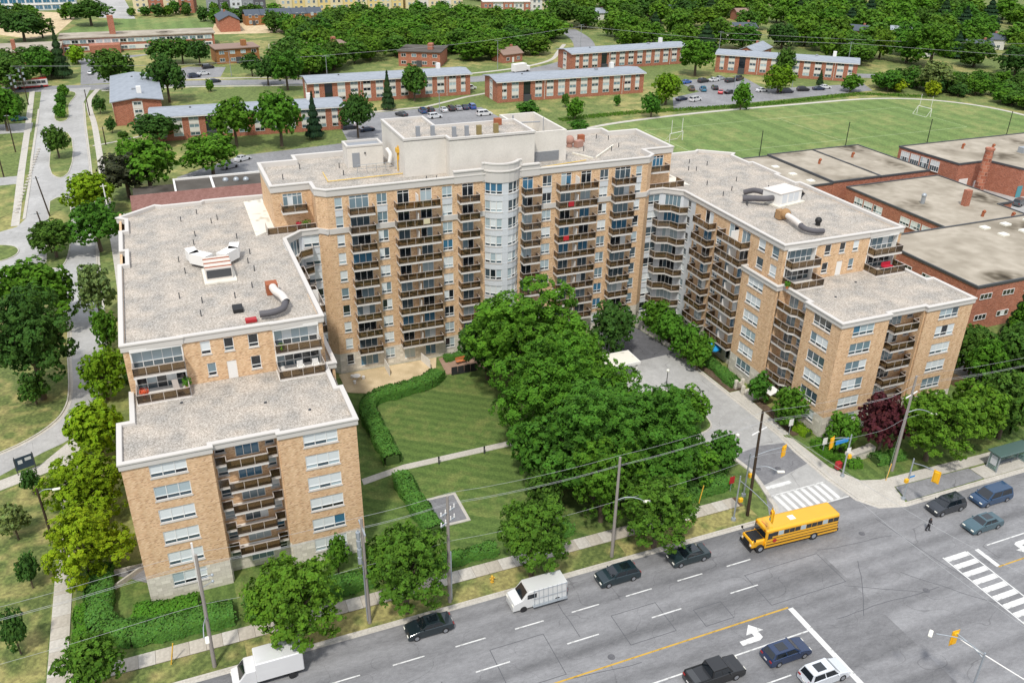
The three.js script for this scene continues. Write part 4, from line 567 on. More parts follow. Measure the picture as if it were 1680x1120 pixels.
function terrace(label, x, z, n, w, d, h, turn, cols, roofM, gabled) { // a row of joined town houses
  const o = thing('terrace_row', label, 'building', [x, 0, z], turn); const floors = Math.round(h / 2.9);
  for (let i = 0; i < n; i++) { const x0 = i * w, wm = cols[i % cols.length]; mesh('house_front', b2(x0 + 0.02, x0 + w - 0.02, 0, h, -d, i % 2 ? 0 : 0.5), wm, o); for (let k = 0; k < floors; k++) for (const u of [0.3, 0.7]) simpleWin(o, x0 + u * w, 0.8 + k * 2.9, (i % 2 ? 0 : 0.5) + 0.07, 1.4, 1.6);
    if (gabled) { const r = mesh('roof', prismRoof(w, d, h, 2.4, 0.1), roofM, o); r.position.x = x0; } else mesh('roof', b2(x0 - 0.05, x0 + w - 0.1, h, h + 0.4, -d - 0.2, 0.7), roofM, o); mesh('entrance', b2(x0 + w / 2 - 0.6, x0 + w / 2 + 0.6, 0, 2.3, 0, 1.2), M.dgrey, o); }
  return o;
}
terrace('brick and cream terrace overlooking the far meadow', 0, -553, 4, 8, 12, 12, -0.2, [M.cream, M.red], M.flatdark); terrace('grey modern terrace beside the brick and cream one', 38, -546, 5, 6.4, 12, 11, -0.15, [M.grey, std({ color: 0x5b5a62 }), M.panel], M.flatdark); terrace('cream terrace with many windows above the wood', 74, -518, 10, 7, 12, 11.6, 0.0, [M.cream, std({ color: 0xd9c489 })], M.roofdark, true); terrace('pale terrace at the far end of the wood', 146, -520, 5, 7, 12, 10, 0.02, [M.cream, M.render], M.roofbrown, true);
terrace('brick terrace with white bays behind the winding road', 186, -500, 5, 6, 10, 6.4, -0.25, [M.red, M.render], M.render); terrace('white modern terrace at the end of the winding road', 212, -490, 3, 6.5, 10, 8, -0.3, [M.render, M.cream], M.flatdark); terrace('brown roofed row behind the middle walk up', 52, -488, 5, 8, 9, 4.6, 0.05, [M.tanbrick], M.roofdark, true); terrace('second brown roofed row left of the wood', 74, -445, 2, 8, 9, 4.6, -0.04, [M.red], M.roofdark, true);
{ const o = thing('glass_block', 'far glass fronted block at the top left corner', 'building', [-72, 0, -580]); mesh('wall', b2(0, 42, 0, 14, -14, 0), M.panel, o); for (let k = 0; k < 4; k++) { for (let i = 0; i < 10; i++) simpleWin(o, 2.1 + i * 4.2, 0.6 + k * 3.4, 0.08, 3.6, 2.2, 0, M.glassBlue); mesh('floor_band', b2(-0.3, 42.3, 3 + k * 3.4, 3.4 + k * 3.4, 0, 0.3), M.white, o); } mesh('roof', b2(-0.4, 42.4, 14, 14.4, -14.4, 0.5), M.grey, o); }
// ================================================================ TREES
function leafCloud(N, size, place, sd, flat = 0) {
  seed(sd); const pos = new Float32Array(N * 18), nor = new Float32Array(N * 18), col = new Float32Array(N * 18), n = V3(), t = V3(), b = V3(), c = V3();
  for (let i = 0; i < N; i++) {
    const p = place(i); // x,y,z, outward x,y,z, tone
    n.set(p[3] + rr(-0.75, 0.75), p[4] + rr(-0.75, 0.75) + 0.15, p[5] + rr(-0.75, 0.75)).normalize(); t.set(rr(-1, 1), rr(-1, 1) * (1 - flat), rr(-1, 1)); t.addScaledVector(n, -t.dot(n)).normalize(); b.crossVectors(n, t);
    const sn = V3(n.x * 0.7 + p[3] * 0.7, n.y * 0.7 + p[4] * 0.7, n.z * 0.7 + p[5] * 0.7).normalize(); const s = size * rr(0.6, 1.35), w = s * rr(0.5, 0.8), L = [[-s, 0], [0, -w], [s, 0], [0, w]].map(([u, v]) => [p[0] + t.x * u + b.x * v, p[1] + t.y * u + b.y * v, p[2] + t.z * u + b.z * v]);
    const k = p[6] * rr(0.72, 1.0), kr = k * rr(0.86, 1.08), kb = k * rr(0.7, 1.1);
    [L[0], L[1], L[2], L[0], L[2], L[3]].forEach((q, j) => { const o = i * 18 + j * 3; pos.set(q, o); nor[o] = sn.x; nor[o + 1] = sn.y; nor[o + 2] = sn.z; col[o] = Math.min(1, kr); col[o + 1] = Math.min(1, k); col[o + 2] = Math.min(1, kb); });
  }
  const g = new THREE.BufferGeometry(); g.setAttribute('position', new THREE.BufferAttribute(pos, 3)); g.setAttribute('normal', new THREE.BufferAttribute(nor, 3)); g.setAttribute('color', new THREE.BufferAttribute(col, 3)); g.setAttribute('uv', new THREE.BufferAttribute(new Float32Array(N * 12), 2)); return g;
}
function crownGeo(shape, N, size, sd) { // radius 1, height 2.2, trunk from 0
  seed(sd); const lobes = [];
  if (shape === 'cone') return leafCloud(N, size, () => { const h = Math.pow(rnd(), 1.35), layer = 0.75 + 0.25 * Math.sin(h * 40), r = (1 - h) * layer * (0.55 + 0.45 * Math.sqrt(rnd())), a = rnd() * Math.PI * 2; return [Math.cos(a) * r, 0.2 + h * 2.0, Math.sin(a) * r, Math.cos(a), 0.35, Math.sin(a), rr(0.75, 1)]; }, sd + 1);
  const nl = shape === 'airy' ? 64 : shape === 'full' ? 40 : 46, cyy = shape === 'full' ? 1.1 : 1.22;
  for (let i = 0; i < nl; i++) { const u = (i + 0.5) / nl, el = Math.asin(1 - (shape === 'full' ? 1.9 : 1.66) * u), a = i * 2.39996 + rr(-0.4, 0.4), q = rr(0.36, 0.9); lobes.push([Math.cos(el) * Math.cos(a) * q, cyy + Math.sin(el) * q * (shape === 'airy' ? 1.05 : 1.0), Math.cos(el) * Math.sin(a) * q, shape === 'airy' ? rr(0.13, 0.3) : rr(0.17, 0.38), rr(0.78, 1.0)]); }
  lobes.push([0, 1.3, 0, 0.55, 0.85]);
  for (const l of lobes) { const nc = Math.max(7, Math.round(l[3] * l[3] * 270)); l.push(Array.from({ length: nc }, () => { const z = 1 - 2 * Math.pow(rnd(), 1.25), a = rnd() * Math.PI * 2, s = Math.sqrt(1 - z * z); return [s * Math.cos(a), z, s * Math.sin(a), rr(0.9, 1.12)]; })); }
  const w = lobes.map(l => l[3] * l[3]), W = w.reduce((a, c) => a + c, 0), inner = 0.13;
  return leafCloud(N, size, () => {
    let r = rnd() * W, i = 0; while ((r -= w[i]) > 0 && i < lobes.length - 1) i++; const l = lobes[i];
    const c = pick(l[5]), sp = 0.085 / l[3], ox = (rnd() + rnd() - 1) * sp, oy = (rnd() + rnd() - 1) * sp, oz = (rnd() + rnd() - 1) * sp, dl = Math.hypot(c[0] + ox, c[1] + oy, c[2] + oz), d = [(c[0] + ox) / dl, (c[1] + oy) / dl, (c[2] + oz) / dl], q = l[3] * (rnd() < inner ? rr(0.2, 0.8) : c[3] * rr(0.9, shape === 'airy' ? 1.25 : 1.06) - Math.hypot(ox, oy, oz) * 0.25);
    return [l[0] + d[0] * q, l[1] + d[1] * q * (shape === 'airy' ? 0.72 : 0.9), l[2] + d[2] * q, d[0], d[1] + 0.25, d[2], l[4]];
  }, sd + 1, shape === 'airy' ? 0.5 : 0);
}
function trunkGeo(shape, sd) {
  seed(sd); if (shape === 'cone') return rod([0, 0, 0], [0, 1.9, 0], 0.07, 0.015, 7);
  const g = [rod([0, 0, 0], [0.02, 0.75, 0.01], 0.075, 0.055, 7)]; for (let i = 0; i < 6; i++) { const a = i * 1.05 + rr(-0.2, 0.2), r = rr(0.35, 0.6), y = rr(1.2, 1.65); g.push(rod([0.02, 0.68 + i * 0.02, 0.01], [Math.cos(a) * r * 0.5, 0.68 + (y - 0.68) * 0.6, Math.sin(a) * r * 0.5], 0.045, 0.028, 5), rod([Math.cos(a) * r * 0.5, 0.68 + (y - 0.68) * 0.6, Math.sin(a) * r * 0.5], [Math.cos(a) * r, y, Math.sin(a) * r], 0.028, 0.012, 5)); } return merge(g);
}
const proto = {};
const LOD = { X: [40000, 0.025], L: [22000, 0.035], M: [8200, 0.06], S: [2700, 0.105], F: [1300, 0.155] };
const crownFor = (shape, lod, v) => proto[shape + lod + v] ??= crownGeo(shape, ...LOD[lod], 100 + shape.length * 31 + lod.charCodeAt(0) * 7 + v * 13);
const trunkFor = (shape, v) => proto['t' + shape + v] ??= trunkGeo(shape, 400 + v);
const leafM = {}; const leafCol = { l: [0.155, 0.305, 0.032], d: [0.115, 0.28, 0.03], n: [0.094, 0.205, 0.036], b: [0.12, 0.3, 0.034], h: [0.13, 0.3, 0.06], c: [0.05, 0.105, 0.045], y: [0.25, 0.43, 0.024], Y: [0.33, 0.46, 0.022], p: [0.12, 0.035, 0.05], k: [0.09, 0.1, 0.06], w: [0.24, 0.34, 0.12], e: [0.14, 0.29, 0.035], g: [0.095, 0.21, 0.04] };
const leafVar = {};
for (const k in leafCol) { leafM[k] = new THREE.MeshPhysicalMaterial({ vertexColors: true, roughness: 1, transmission: 0.28, thickness: 0, specularIntensity: 0.12, side: THREE.DoubleSide }); leafM[k].color.setRGB(...leafCol[k]); leafVar[k] = [[1, 1, 1], [1.16, 1.08, 1], [0.82, 0.86, 1.05], [1.05, 0.95, 0.9]].map(v => { const m = leafM[k].clone(); m.color.setRGB(...leafCol[k].map((c, i) => c * v[i])); return m; }); }
const shapeOf = { l: 'airy', w: 'airy', c: 'cone' };
function tree(x, z, h, r, kind, label, group, name, full) {
  const depth = Math.hypot(x, 64 - h / 2, z), px = r * 871 / depth, lod = px > 52 ? 'X' : px > 34 ? 'L' : px > 15 ? 'M' : px > 8 ? 'S' : 'F', shape = shapeOf[kind] === 'cone' ? 'cone' : full ? 'full' : shapeOf[kind] ?? 'round', v = Math.floor(rnd() * (lod === 'X' || lod === 'L' ? 2 : 3));
  const o = thing(name ?? { c: 'spruce_tree', p: 'purple_tree' }[kind] ?? 'broadleaf_tree', label, 'tree', [x, 0, z], rnd() * 6.28, group); o.scale.set(r, h / 2.2, r);
  mesh('trunk', trunkFor(shape, v), M.bark, o); mesh('crown', crownFor(shape, lod, v), leafVar[kind][Math.floor(rnd() * 4)], o); return o;
}
const trees = [
[4.6,-62.8,11.2,4.5,'l','feathery street tree by the front hedge, nearest the slim pole'],
[15.5,-63.4,11.4,4.3,'l','broad street tree between the two poles carrying transformers'],
[29.0,-63.6,10.6,3.8,'l','street tree beside the yellow hydrant and the lawn path corner'],
[43.4,-62.9,9.7,4.3,'l','street tree beside the pole with the curved lamp arm'],
[42.7,-97.6,16.9,8.8,'d','tallest courtyard tree, its crown against the curved glass bay'],
[39.4,-104.0,10.2,4.4,'n','darker tree at the left edge of the courtyard clump, before the balconies'],
[46.7,-92.2,13.5,6.0,'d','courtyard tree with its crown right of the tallest one'],
[40.8,-84.4,14.7,7.3,'d','broad courtyard tree overhanging the striped lawn'],
[47.5,-81.7,11.2,5.2,'d','courtyard tree beside the white canopy roof'],
[41.0,-73.4,14.7,7.4,'d','big courtyard tree in front, above the lawn path'],
[48.0,-72.7,13.7,6.8,'d','courtyard tree reaching toward the shrub island of the driveway'],
[40.0,-69.0,11.3,4.4,'d','low courtyard tree nearest the sidewalk hedge'],
[59.5,-103.3,10.1,3.5,'n','rounded tree at the head of the driveway ramp'],
[70.5,-108.7,6.0,3.1,'b','first small tree of the row beside the ramp wall, farthest up the drive'],
[70.4,-104.2,6.4,2.9,'b','second small tree of the row beside the ramp wall'],
[70.1,-99.3,6.6,2.8,'b','third small tree of the row beside the ramp wall'],
[69.9,-95.5,6.4,2.2,'b','last small tree of the row, next to the blue parasol'],
[59.2,-82.0,6.4,3.1,'d','bushy tree with pale blossom on the driveway island'],
[58.1,-71.7,7.0,2.2,'b','dense pear tree beside the driveway mouth globe lamp'],
[72.9,-84.4,4.8,1.9,'b','smallest round tree beside the entrance walk of the wing'],
[72.7,-77.7,6.5,2.5,'b','round tree against the brick corner beside the driveway'],
[75.3,-70.2,6.5,2.5,'b','round tree in front of the building corner by the street name sign'],
[79.6,-68.1,8.9,3.2,'p','purple leaved tree in front of the stacked balconies'],
[84.4,-64.8,11.0,4.8,'l','feathery light tree behind the bus shelter walk'],
[91.5,-65.2,10.2,3.8,'l','second feathery tree close to the bus shelter'],
[97.5,-65.2,11.0,4.0,'n','bushy dark tree behind the bus shelter'],
[109.6,-74.1,10.9,4.4,'n','dark tree beside the wooden fence east of the wing'],
[108.2,-80.0,7.9,2.7,'n','tree beside the east wall of the wing, by the fence'],
[124.1,-85.2,11.3,2.9,'c','spreading conifer against the brick gym wall'],
[-20.4,-120.6,16.1,6.2,'n','biggest dark tree beside the curving west road'],
[-21.9,-144.5,12.1,6.0,'d','spreading tree behind the biggest one on the west lawn'],
[-21.2,-119.4,4.7,1.9,'n','small single tree on the dry west lawn, inside the curve of the road'],
[-13.1,-143.5,11.3,3.2,'w','pale variegated tree between road and wing'],
[-12.1,-133.6,7.5,2.0,'b','small tree under the wing balcony, beside the pale variegated tree'],
[-12.2,-117.5,8.2,3.2,'y','uppermost lime green tree of the row along the wing'],
[-12.7,-102.5,9.1,4.0,'y','second lime green tree down the row along the wing'],
[-13.8,-90.4,9.0,4.6,'y','third lime green tree down the row along the wing'],
[-13.5,-79.9,8.7,4.3,'Y','golden yellow tree at the lower end of the row'],
[-12.7,-64.4,6.7,2.9,'l','street tree at the bottom corner by the sidewalk crossing'],
[-21.1,-89.3,4.6,1.7,'w','small pale tree on the grass beside the street lamp'],
[-19.1,-80.5,4.6,1.1,'n','thin sapling below the street lamp on the grass'],
[-19.5,-71.4,5.5,1.2,'n','sapling at the bottom left with a thin leaning trunk'],
[-20.1,-97.4,3.8,1.1,'n','sapling beside the dark notice board'],
[10.4,-71.6,5.1,1.3,'b','conical evergreen at the base of the front wing'],
[-21.4,-176.9,7.6,4.3,'n','flat topped tree on the lowest median island'],
[-24.3,-251.4,8.7,3.5,'n','lone tree on the middle median island'],
[-26.0,-300.2,4.6,1.9,'b','narrow young tree on the upper median, nearest of three'],
[-26.5,-315.4,5.0,1.9,'b','narrow young tree on the upper median, second of three'],
[-26.4,-330.9,4.6,1.8,'b','narrow young tree on the upper median, farthest of three'],
[-13.6,-177.7,10.2,5.4,'d','tree overhanging the west road beside the green bin'],
[-15.1,-201.2,10.8,5.7,'y','yellow green tree at the roadside below the median'],
[-7.9,-210.7,10.9,6.6,'k','dark purplish tree beside the red brown roof'],
[-3.2,-212.4,13.6,7.4,'d','broad tree behind the dark purplish one'],
[-0.0,-257.2,9.3,6.3,'n','tree in front of the brick stair entrance of the long block'],
[11.6,-222.6,10.3,6.6,'d','tree above the flat black roof by the parked cars'],
[20.2,-248.9,14.2,6.1,'d','first of the two full trees before the long brick block'],
[31.8,-244.9,15.2,6.5,'d','second of the two full trees before the long brick block'],
[41.9,-249.8,13.0,2.9,'c','narrow spruce beside the two full trees'],
[53.8,-247.2,13.1,4.7,'n','open tree at the corner of the rear car park'],
[71.2,-279.2,11.9,2.5,'c','slim spruce on the lawn of the middle brick block'],
[82.9,-288.8,12.3,4.9,'n','round tree hiding part of the middle brick block'],
[-22.5,-187.0,4.2,3.0,'b','bush on the lowest median beside the dark pole'],
[-10.3,-336.0,14.6,7.5,'n','broad tree above the gable roofed block'],
[6.0,-312.3,15.5,6.0,'n','tall thin trunked tree beside the gable roofed block'],
[-28.3,-367.0,17.1,4.0,'c','tall dark columnar poplar beside the far school'],
[7.9,-386.0,10.0,6.1,'n','pine left of the clump before the far school wall'],
[14.8,-385.3,10.3,5.4,'n','pine in the middle of the clump before the far school wall'],
[20.7,-377.7,10.6,4.8,'n','pine right of the clump before the far school wall'],
[-24.0,-396.0,7.6,3.6,'y','bright lime tree beside the columnar poplar'],
[-38.2,-386.8,9.6,7.0,'n','dark tree in front of the far school roof'],
[-32.2,-372.0,7.6,5.6,'n','dark tree beside the red transit bus'],
[-43.2,-346.8,12.1,7.3,'n','dark tree at the left edge beside the lattice pole'],
[-39.5,-287.2,12.9,4.9,'d','light tree at the left edge beside the pale driveway'],
[-48.0,-463.2,12.9,9.5,'n','spreading tree beyond the far school, by the digger'],
[-41.1,-472.5,9.8,5.6,'n','smaller spreading tree beyond the far school'],
[-21.1,-508.7,12.7,9.8,'n','big dark round tree above the far meadow'],
[45.7,-319.9,14.0,6.0,'d','full tree beside the middle road near the rear lot'],
[37.4,-349.8,8.8,3.9,'n','tree in front of the low flat roofed brick walk up'],
[40.5,-330.6,10.6,4.4,'n','tree between the road and the low brick walk up'],
[200.3,-299.0,14.6,7.6,'d','bright spreading tree at the end of the far brick block'],
[161.5,-256.7,12.0,5.5,'y','bright round tree at the entrance of the east car park'],
[147.7,-242.7,8.0,3.5,'b','shrubby tree at the edge of the playing field path'],
[211.2,-261.4,11.1,6.1,'y','bright tree on the car park island before the angled block'],
[232.9,-285.9,11.1,4.3,'n','dark conifer like tree against the angled block'],
[181.6,-242.3,9.9,3.2,'b','bushy tree between car park and running path'],
[122.6,-246.8,7.3,2.9,'b','pointed evergreen on the grass behind the tower roof'],
[110.2,-255.3,5.1,3.8,'b','bush at the end of the rear car park behind the roof'],
[117.4,-233.8,3.5,3.1,'b','low bush at the start of the running path'],
[144.8,-260.3,4.0,1.2,'b','tiny sapling on the lawn of the brick block'],
[127.6,-264.1,4.8,1.4,'n','small sapling close to the brick block wall'],
[20.1,-326.1,4.6,1.5,'b','small tree beside the middle road'],
[-14.9,-301.7,5.4,1.9,'n','leaning dark shrub tree beside the curved path'],
[-11.5,-275.5,4.5,1.6,'n','sapling in front of the gable brick wall'],
[-8.5,-265.7,2.6,1.5,'n','small sapling on the grass by the thin path'],
[238.5,-254.7,6.5,4.4,'b','bushes at the gable end of the angled block'],
[236.0,-268.5,5.4,1.6,'c','small spruce before the angled block'],
[266.5,-243.3,12.1,6.7,'w','grey green willow above the thicket'],
[254.6,-249.5,5.7,4.0,'Y','yellow shrub at the edge of the playing field'],
[261.0,-238.4,6.0,2.8,'Y','small yellow shrub beside the willow'],
[306.9,-284.8,18.2,10.2,'d','bright full tree above the two small houses'],
[52.3,-76.8,9.6,4.6,'d','courtyard tree nearest the shrub island of the driveway'],
[47.6,-69.6,8.6,4.0,'d','low courtyard tree behind the sidewalk hedge by the driveway'],
[53.6,-71.2,6.6,3.0,'b','bushy tree between the courtyard clump and the driveway mouth'],
[34.6,-72.6,6.4,2.4,'n','small dark tree at the lawn edge behind the hydrant tree'],
[36.2,-77.5,9.5,4.0,'d','courtyard tree leaning over the lower lawn'],
];
seed(55);
for (const [x, z, h, r, k, l] of trees) { const sv = rnd(); tree(x, z, h, r, k, l, undefined, undefined, 'yYb'.includes(k)); seed(Math.floor(sv * 1e9)); }
// ---- woods behind
const inside = (p, poly) => { let c = false; for (let i = 0, j = poly.length - 1; i < poly.length; j = i++) { const [xi, zi] = poly[i], [xj, zj] = poly[j]; if ((zi > p[1]) !== (zj > p[1]) && p[0] < (xj - xi) * (p[1] - zi) / (zj - zi) + xi) c = !c; } return c; };
const kindWord = { d: 'rich green', e: 'bright green', n: 'deep green', g: 'dull dark green', l: 'light feathery', c: 'dark pointed conifer' };
function wood(poly, n, gap, hr, rr_, kinds, label, group, name, sd, avoid = []) {
  seed(sd); const xs = poly.map(p => p[0]), zs = poly.map(p => p[1]), x0 = Math.min(...xs), x1 = Math.max(...xs), z0 = Math.min(...zs), z1 = Math.max(...zs), got = [];
  for (let t = 0; t < 6000 && got.length < n; t++) { const p = [rr(x0, x1), rr(z0, z1)]; if (!inside(p, poly) || got.some(q => Math.hypot(q[0] - p[0], q[1] - p[1]) < gap) || avoid.some(a => Math.hypot(a[0] - p[0], a[1] - p[1]) < a[2])) continue; got.push(p); }
  for (const [x, z] of got) { const sv = rnd(), r = rr(...rr_), h = rr(...hr), k = pick(kinds); tree(x, z, h, r, k, `${kindWord[k]} ${label}`, group, name, true); seed(Math.floor(sv * 1e9)); }
}
const clearHouses = hs.flatMap(([x, z]) => { const l = Math.hypot(x, z); return [[x, z, 8], [x - x / l * 8, z - z / l * 8, 7], [x - x / l * 15, z - z / l * 15, 6]]; });
const clearRoad = [[200, -402, 9], [204, -420, 9], [192, -380, 10], [180, -358, 10], [170, -345, 9], [145, -345, 10], [103, -350, 14], [106, -362, 12], [96, -340, 10], [72, -380, 12], [278, -271, 8], [262, -280, 8], [292, -261, 7]];
const G1 = 'trees of the wood between the brick blocks and the far terraces', G2 = 'trees of the wood beyond the playing field and angled block';
wood([[58, -345], [80, -362], [98, -374], [118, -366], [132, -352], [160, -362], [172, -378], [188, -402], [194, -440], [186, -458], [140, -470], [92, -470], [84, -440], [66, -400]], 112, 8, [8, 12.5], [5.8, 8], ['d', 'd', 'e', 'n', 'd', 'l', 'e'], 'tree in the dense wood between brick blocks and far terraces', G1, 'woodland_tree', 301, [...clearRoad, ...clearHouses]);
wood([[206, -440], [208, -400], [206, -372], [216, -342], [248, -334], [268, -312], [290, -276], [312, -258], [332, -232], [420, -232], [480, -300], [480, -420], [400, -520], [300, -560], [214, -540]], 186, 9.6, [10, 15], [6.5, 9.2], ['d', 'e', 'n', 'g', 'l', 'd', 'e', 'd', 'n', 'e', 'd', 'l', 'e', 'c'], 'tree in the wood beyond the playing field and angled block', G2, 'woodland_tree', 302, [...clearRoad, ...clearHouses]);
wood([[247, -252], [262, -246], [271, -232], [275, -214], [272, -196], [290, -186], [340, -190], [345, -225], [300, -246], [288, -250], [272, -262], [258, -262]], 95, 4, [4.5, 8], [3.2, 4.8], ['n', 'd', 'g', 'e', 'd'], 'bush in the thicket edging the playing field', 'thicket along the playing field', 'thicket_tree', 303);
wood([[58, -452], [76, -448], [78, -468], [60, -470]], 5, 6, [8, 11], [4, 5.5], ['d', 'n'], 'tree on the sand beside the dark roofed row', 'trees beside the dark roofed row', 'broadleaf_tree', 309);
wood([[46, -342], [58, -340], [72, -352], [72, -395], [84, -440], [70, -452], [66, -430], [62, -395], [50, -370]], 22, 7, [8, 13], [4.5, 6.2], ['n', 'd', 'g', 'e'], 'tree round the walk up blocks left of the wood', 'trees round the walk up blocks', 'broadleaf_tree', 304, [[72, -378, 8], [72, -370, 7], [36, -380, 10]]);
wood([[-75, -390], [-36, -378], [-34, -356], [-75, -362]], 12, 7, [8, 12], [5, 6.5], ['n', 'g', 'd'], 'tree in the clump behind the red transit bus', 'clump behind the transit bus', 'broadleaf_tree', 305);
wood([[-75, -345], [-40, -336], [-38, -300], [-42, -262], [-75, -262]], 14, 8, [9, 13], [4.5, 6], ['n', 'd', 'g'], 'tree along the far side of the west road, by the leaning poles', 'trees along the far side of the west road', 'broadleaf_tree', 306);
wood([[101, -66.5], [120, -66], [128, -86], [112, -88], [106, -80]], 9, 5, [8, 11], [3, 4.2], ['n', 'c', 'd'], 'tree in the dense group between fence and gym', 'trees between fence and gym', 'broadleaf_tree', 307);
wood([[170, -560], [320, -565], [480, -470], [560, -480], [420, -640], [200, -640]], 75, 13, [10, 15], [8, 11], ['n', 'g', 'd'], 'far tree on the skyline behind the woods', 'skyline trees behind the woods', 'skyline_tree', 308);
wood([[-2, -546], [70, -536], [72, -524], [36, -524], [34, -532], [-2, -538]], 13, 5, [4, 8], [2, 4], ['n', 'd', 'e'], 'small tree in the row before the far terraces', 'small trees before the far terraces', 'broadleaf_tree', 310);
wood([[30, -500], [56, -496], [74, -500], [72, -512], [32, -512]], 9, 6, [5, 9], [3, 4.5], ['n', 'd'], 'tree between the sand ground and the far terraces', 'trees before the cream terrace', 'broadleaf_tree', 311);
wood([[-75, -520], [-34, -500], [-30, -540], [-75, -565]], 9, 8, [6, 10], [4, 6], ['n', 'd'], 'tree round the sand ground at the top corner', 'trees round the sand ground', 'broadleaf_tree', 312);
// ---- hedges: a clipped body under leaves
function hedge(label, line, w, h, kind, sd, dens = 110, leaf = 0.14) {
  const o = thing('hedge', label, 'hedge'), L = line.slice(1).map((p, i) => Math.hypot(p[0] - line[i][0], p[1] - line[i][1])), tot = L.reduce((a, c) => a + c, 0), nf = a => Math.sin(a * 1.7) * 0.16 + Math.sin(a * 4.1 + 1) * 0.09;
  mesh('hedge_body', sweep(line, [[-w / 2 + 0.22, 0], [-w / 2 + 0.26, h * 0.75], [-w / 2 + 0.55, h - 0.32], [w / 2 - 0.55, h - 0.32], [w / 2 - 0.26, h * 0.75], [w / 2 - 0.22, 0]], false, 1), leafM.n, o).material = hedgeCore;
  const N = Math.floor(tot * (w + 2 * h) * dens);
  const g = leafCloud(N, leaf, () => {
    let r = rnd() * tot, i = 0; while (r > L[i] && i < L.length - 1) r -= L[i++]; const a = line[i], b = line[i + 1], t = Math.min(1, r / L[i]), dx = (b[0] - a[0]) / L[i], dz = (b[1] - a[1]) / L[i], x = a[0] + dx * r, z = a[1] + dz * r, run = x * 0.9 + z * 0.7;
    const q = rnd() * (w + 2 * h); let u, y, ou, oy; if (q < w) { u = q - w / 2; const e = Math.abs(u) / (w / 2); y = h + nf(run) - e * e * e * 0.3; ou = u * 0.5; oy = 1; } else { const sgn = q < w + h ? -1 : 1; y = Math.pow(rnd(), 0.8) * (h - 0.1); u = sgn * (w / 2 + nf(run + 3) * 0.7); ou = sgn; oy = 0.25; }
    const e2 = i === 0 && t < 0.02 || i === L.length - 1 && t > 0.98 ? rr(-0.3, 0.3) : 0;
    return [x - dz * u + dx * e2, y + rr(-0.14, 0.1), z + dx * u + dz * e2, -dz * ou, oy, dx * ou, 0.95];
  }, sd);
  mesh('foliage', g, leafM[kind], o); return o;
}
const hedgeCore = std({ color: 0x3c5420 });
hedge('clipped hedge bending round the patio and down the lawn', smooth([[32.9, -107.2], [30.6, -105.4], [26, -104.4], [22.6, -103.8], [20.9, -101.8], [20.7, -95], [20.8, -88.2]], 4), 2.2, 1.5, 'h', 601);
hedge('clipped hedge running from the path to the paved pad', smooth([[20.8, -85], [21, -80], [21.6, -73.4]], 5), 2.1, 1.4, 'h', 602);
hedge('deep hedge rounding the front corner of the wing', smooth([[-12.6, -80.5], [-12.7, -75], [-12.3, -71.6], [-9.5, -69.6], [-4, -69.2], [-0.5, -69]], 4), 2.5, 1.4, 'h', 603); hedge('low hedge between sidewalk and front wing', [[0.6, -68.9], [7, -68.9], [13.5, -68.9]], 2.1, 1.3, 'h', 604); hedge('mounded shrubs behind the deep hedge, before the stone base', smooth([[-9.6, -72.2], [-6.5, -71.6], [-3.6, -71.5]], 4), 2.3, 1.2, 'b', 617); hedge('bushy hedge between the deep hedge and the sidewalk bend', [[-14.2, -75], [-14.3, -68.8]], 1.4, 1.1, 'd', 605);
hedge('low hedge between sidewalk and lawn near the pole of wires', [[19.8, -68.6], [27, -68.6]], 1.5, 1.1, 'h', 606); hedge('low hedge right of the hydrant tree', [[30.2, -68.8], [36.2, -68.9]], 1.9, 1.2, 'h', 607); hedge('hedge under the courtyard trees beside the sidewalk', [[44.5, -69], [52, -69.2], [57.6, -69.8]], 2.2, 1.3, 'h', 608);
hedge('planted bank of shrubs beside the driveway bed', [[72.3, -88.8], [72.6, -95], [72.4, -100]], 1.7, 1.2, 'h', 609); hedge('low hedge round the stone entrance sign', smooth([[73.6, -73], [73.4, -70.5], [74.4, -67.6], [75.8, -66.9]], 4), 1.5, 0.9, 'd', 610); hedge('clipped hedge beside the stone entrance sign, under the purple tree', [[77.8, -66.8], [82, -66.6]], 1.8, 1, 'h', 611);
hedge('hedge at the west wall of the upper wing', [[-9.2, -131], [-8.9, -121]], 2, 1.1, 'h', 612); hedge('small hedge beside the seating plaza', [[35.2, -111.6], [39.8, -111.8]], 1.4, 0.9, 'h', 613); hedge('bright bush row under the front windows by the drive', [[73.6, -76.8], [73.8, -74.6]], 1.4, 0.9, 'y', 614); hedge('shrubs along the east fence', [[99, -66], [103, -70]], 2, 1.5, 'n', 615); hedge('shrubs in the driveway island', smooth([[57.4, -82.6], [59.5, -85], [61.5, -83.6], [62.2, -86.5]], 4), 2, 1, 'd', 616);
// rough grass along the field edge
{ const g = leafCloud(9000, 0.22, () => { const t = rnd(), x = 118 + t * 140, z = -246 - Math.sin(t * 9) * 1.5 - rnd() * 4 + (t > 0.86 ? (t - 0.86) * 70 : 0); return [x, rr(0.05, 0.5), z, rr(-1, 1), 0.3, rr(-1, 1), rr(0.7, 1)]; }, 700); const m = mesh('rough_grass', g, leafM.e, scene); m.userData.kind = 'stuff'; m.userData.label = 'rough tall grass along the playing field path'; }
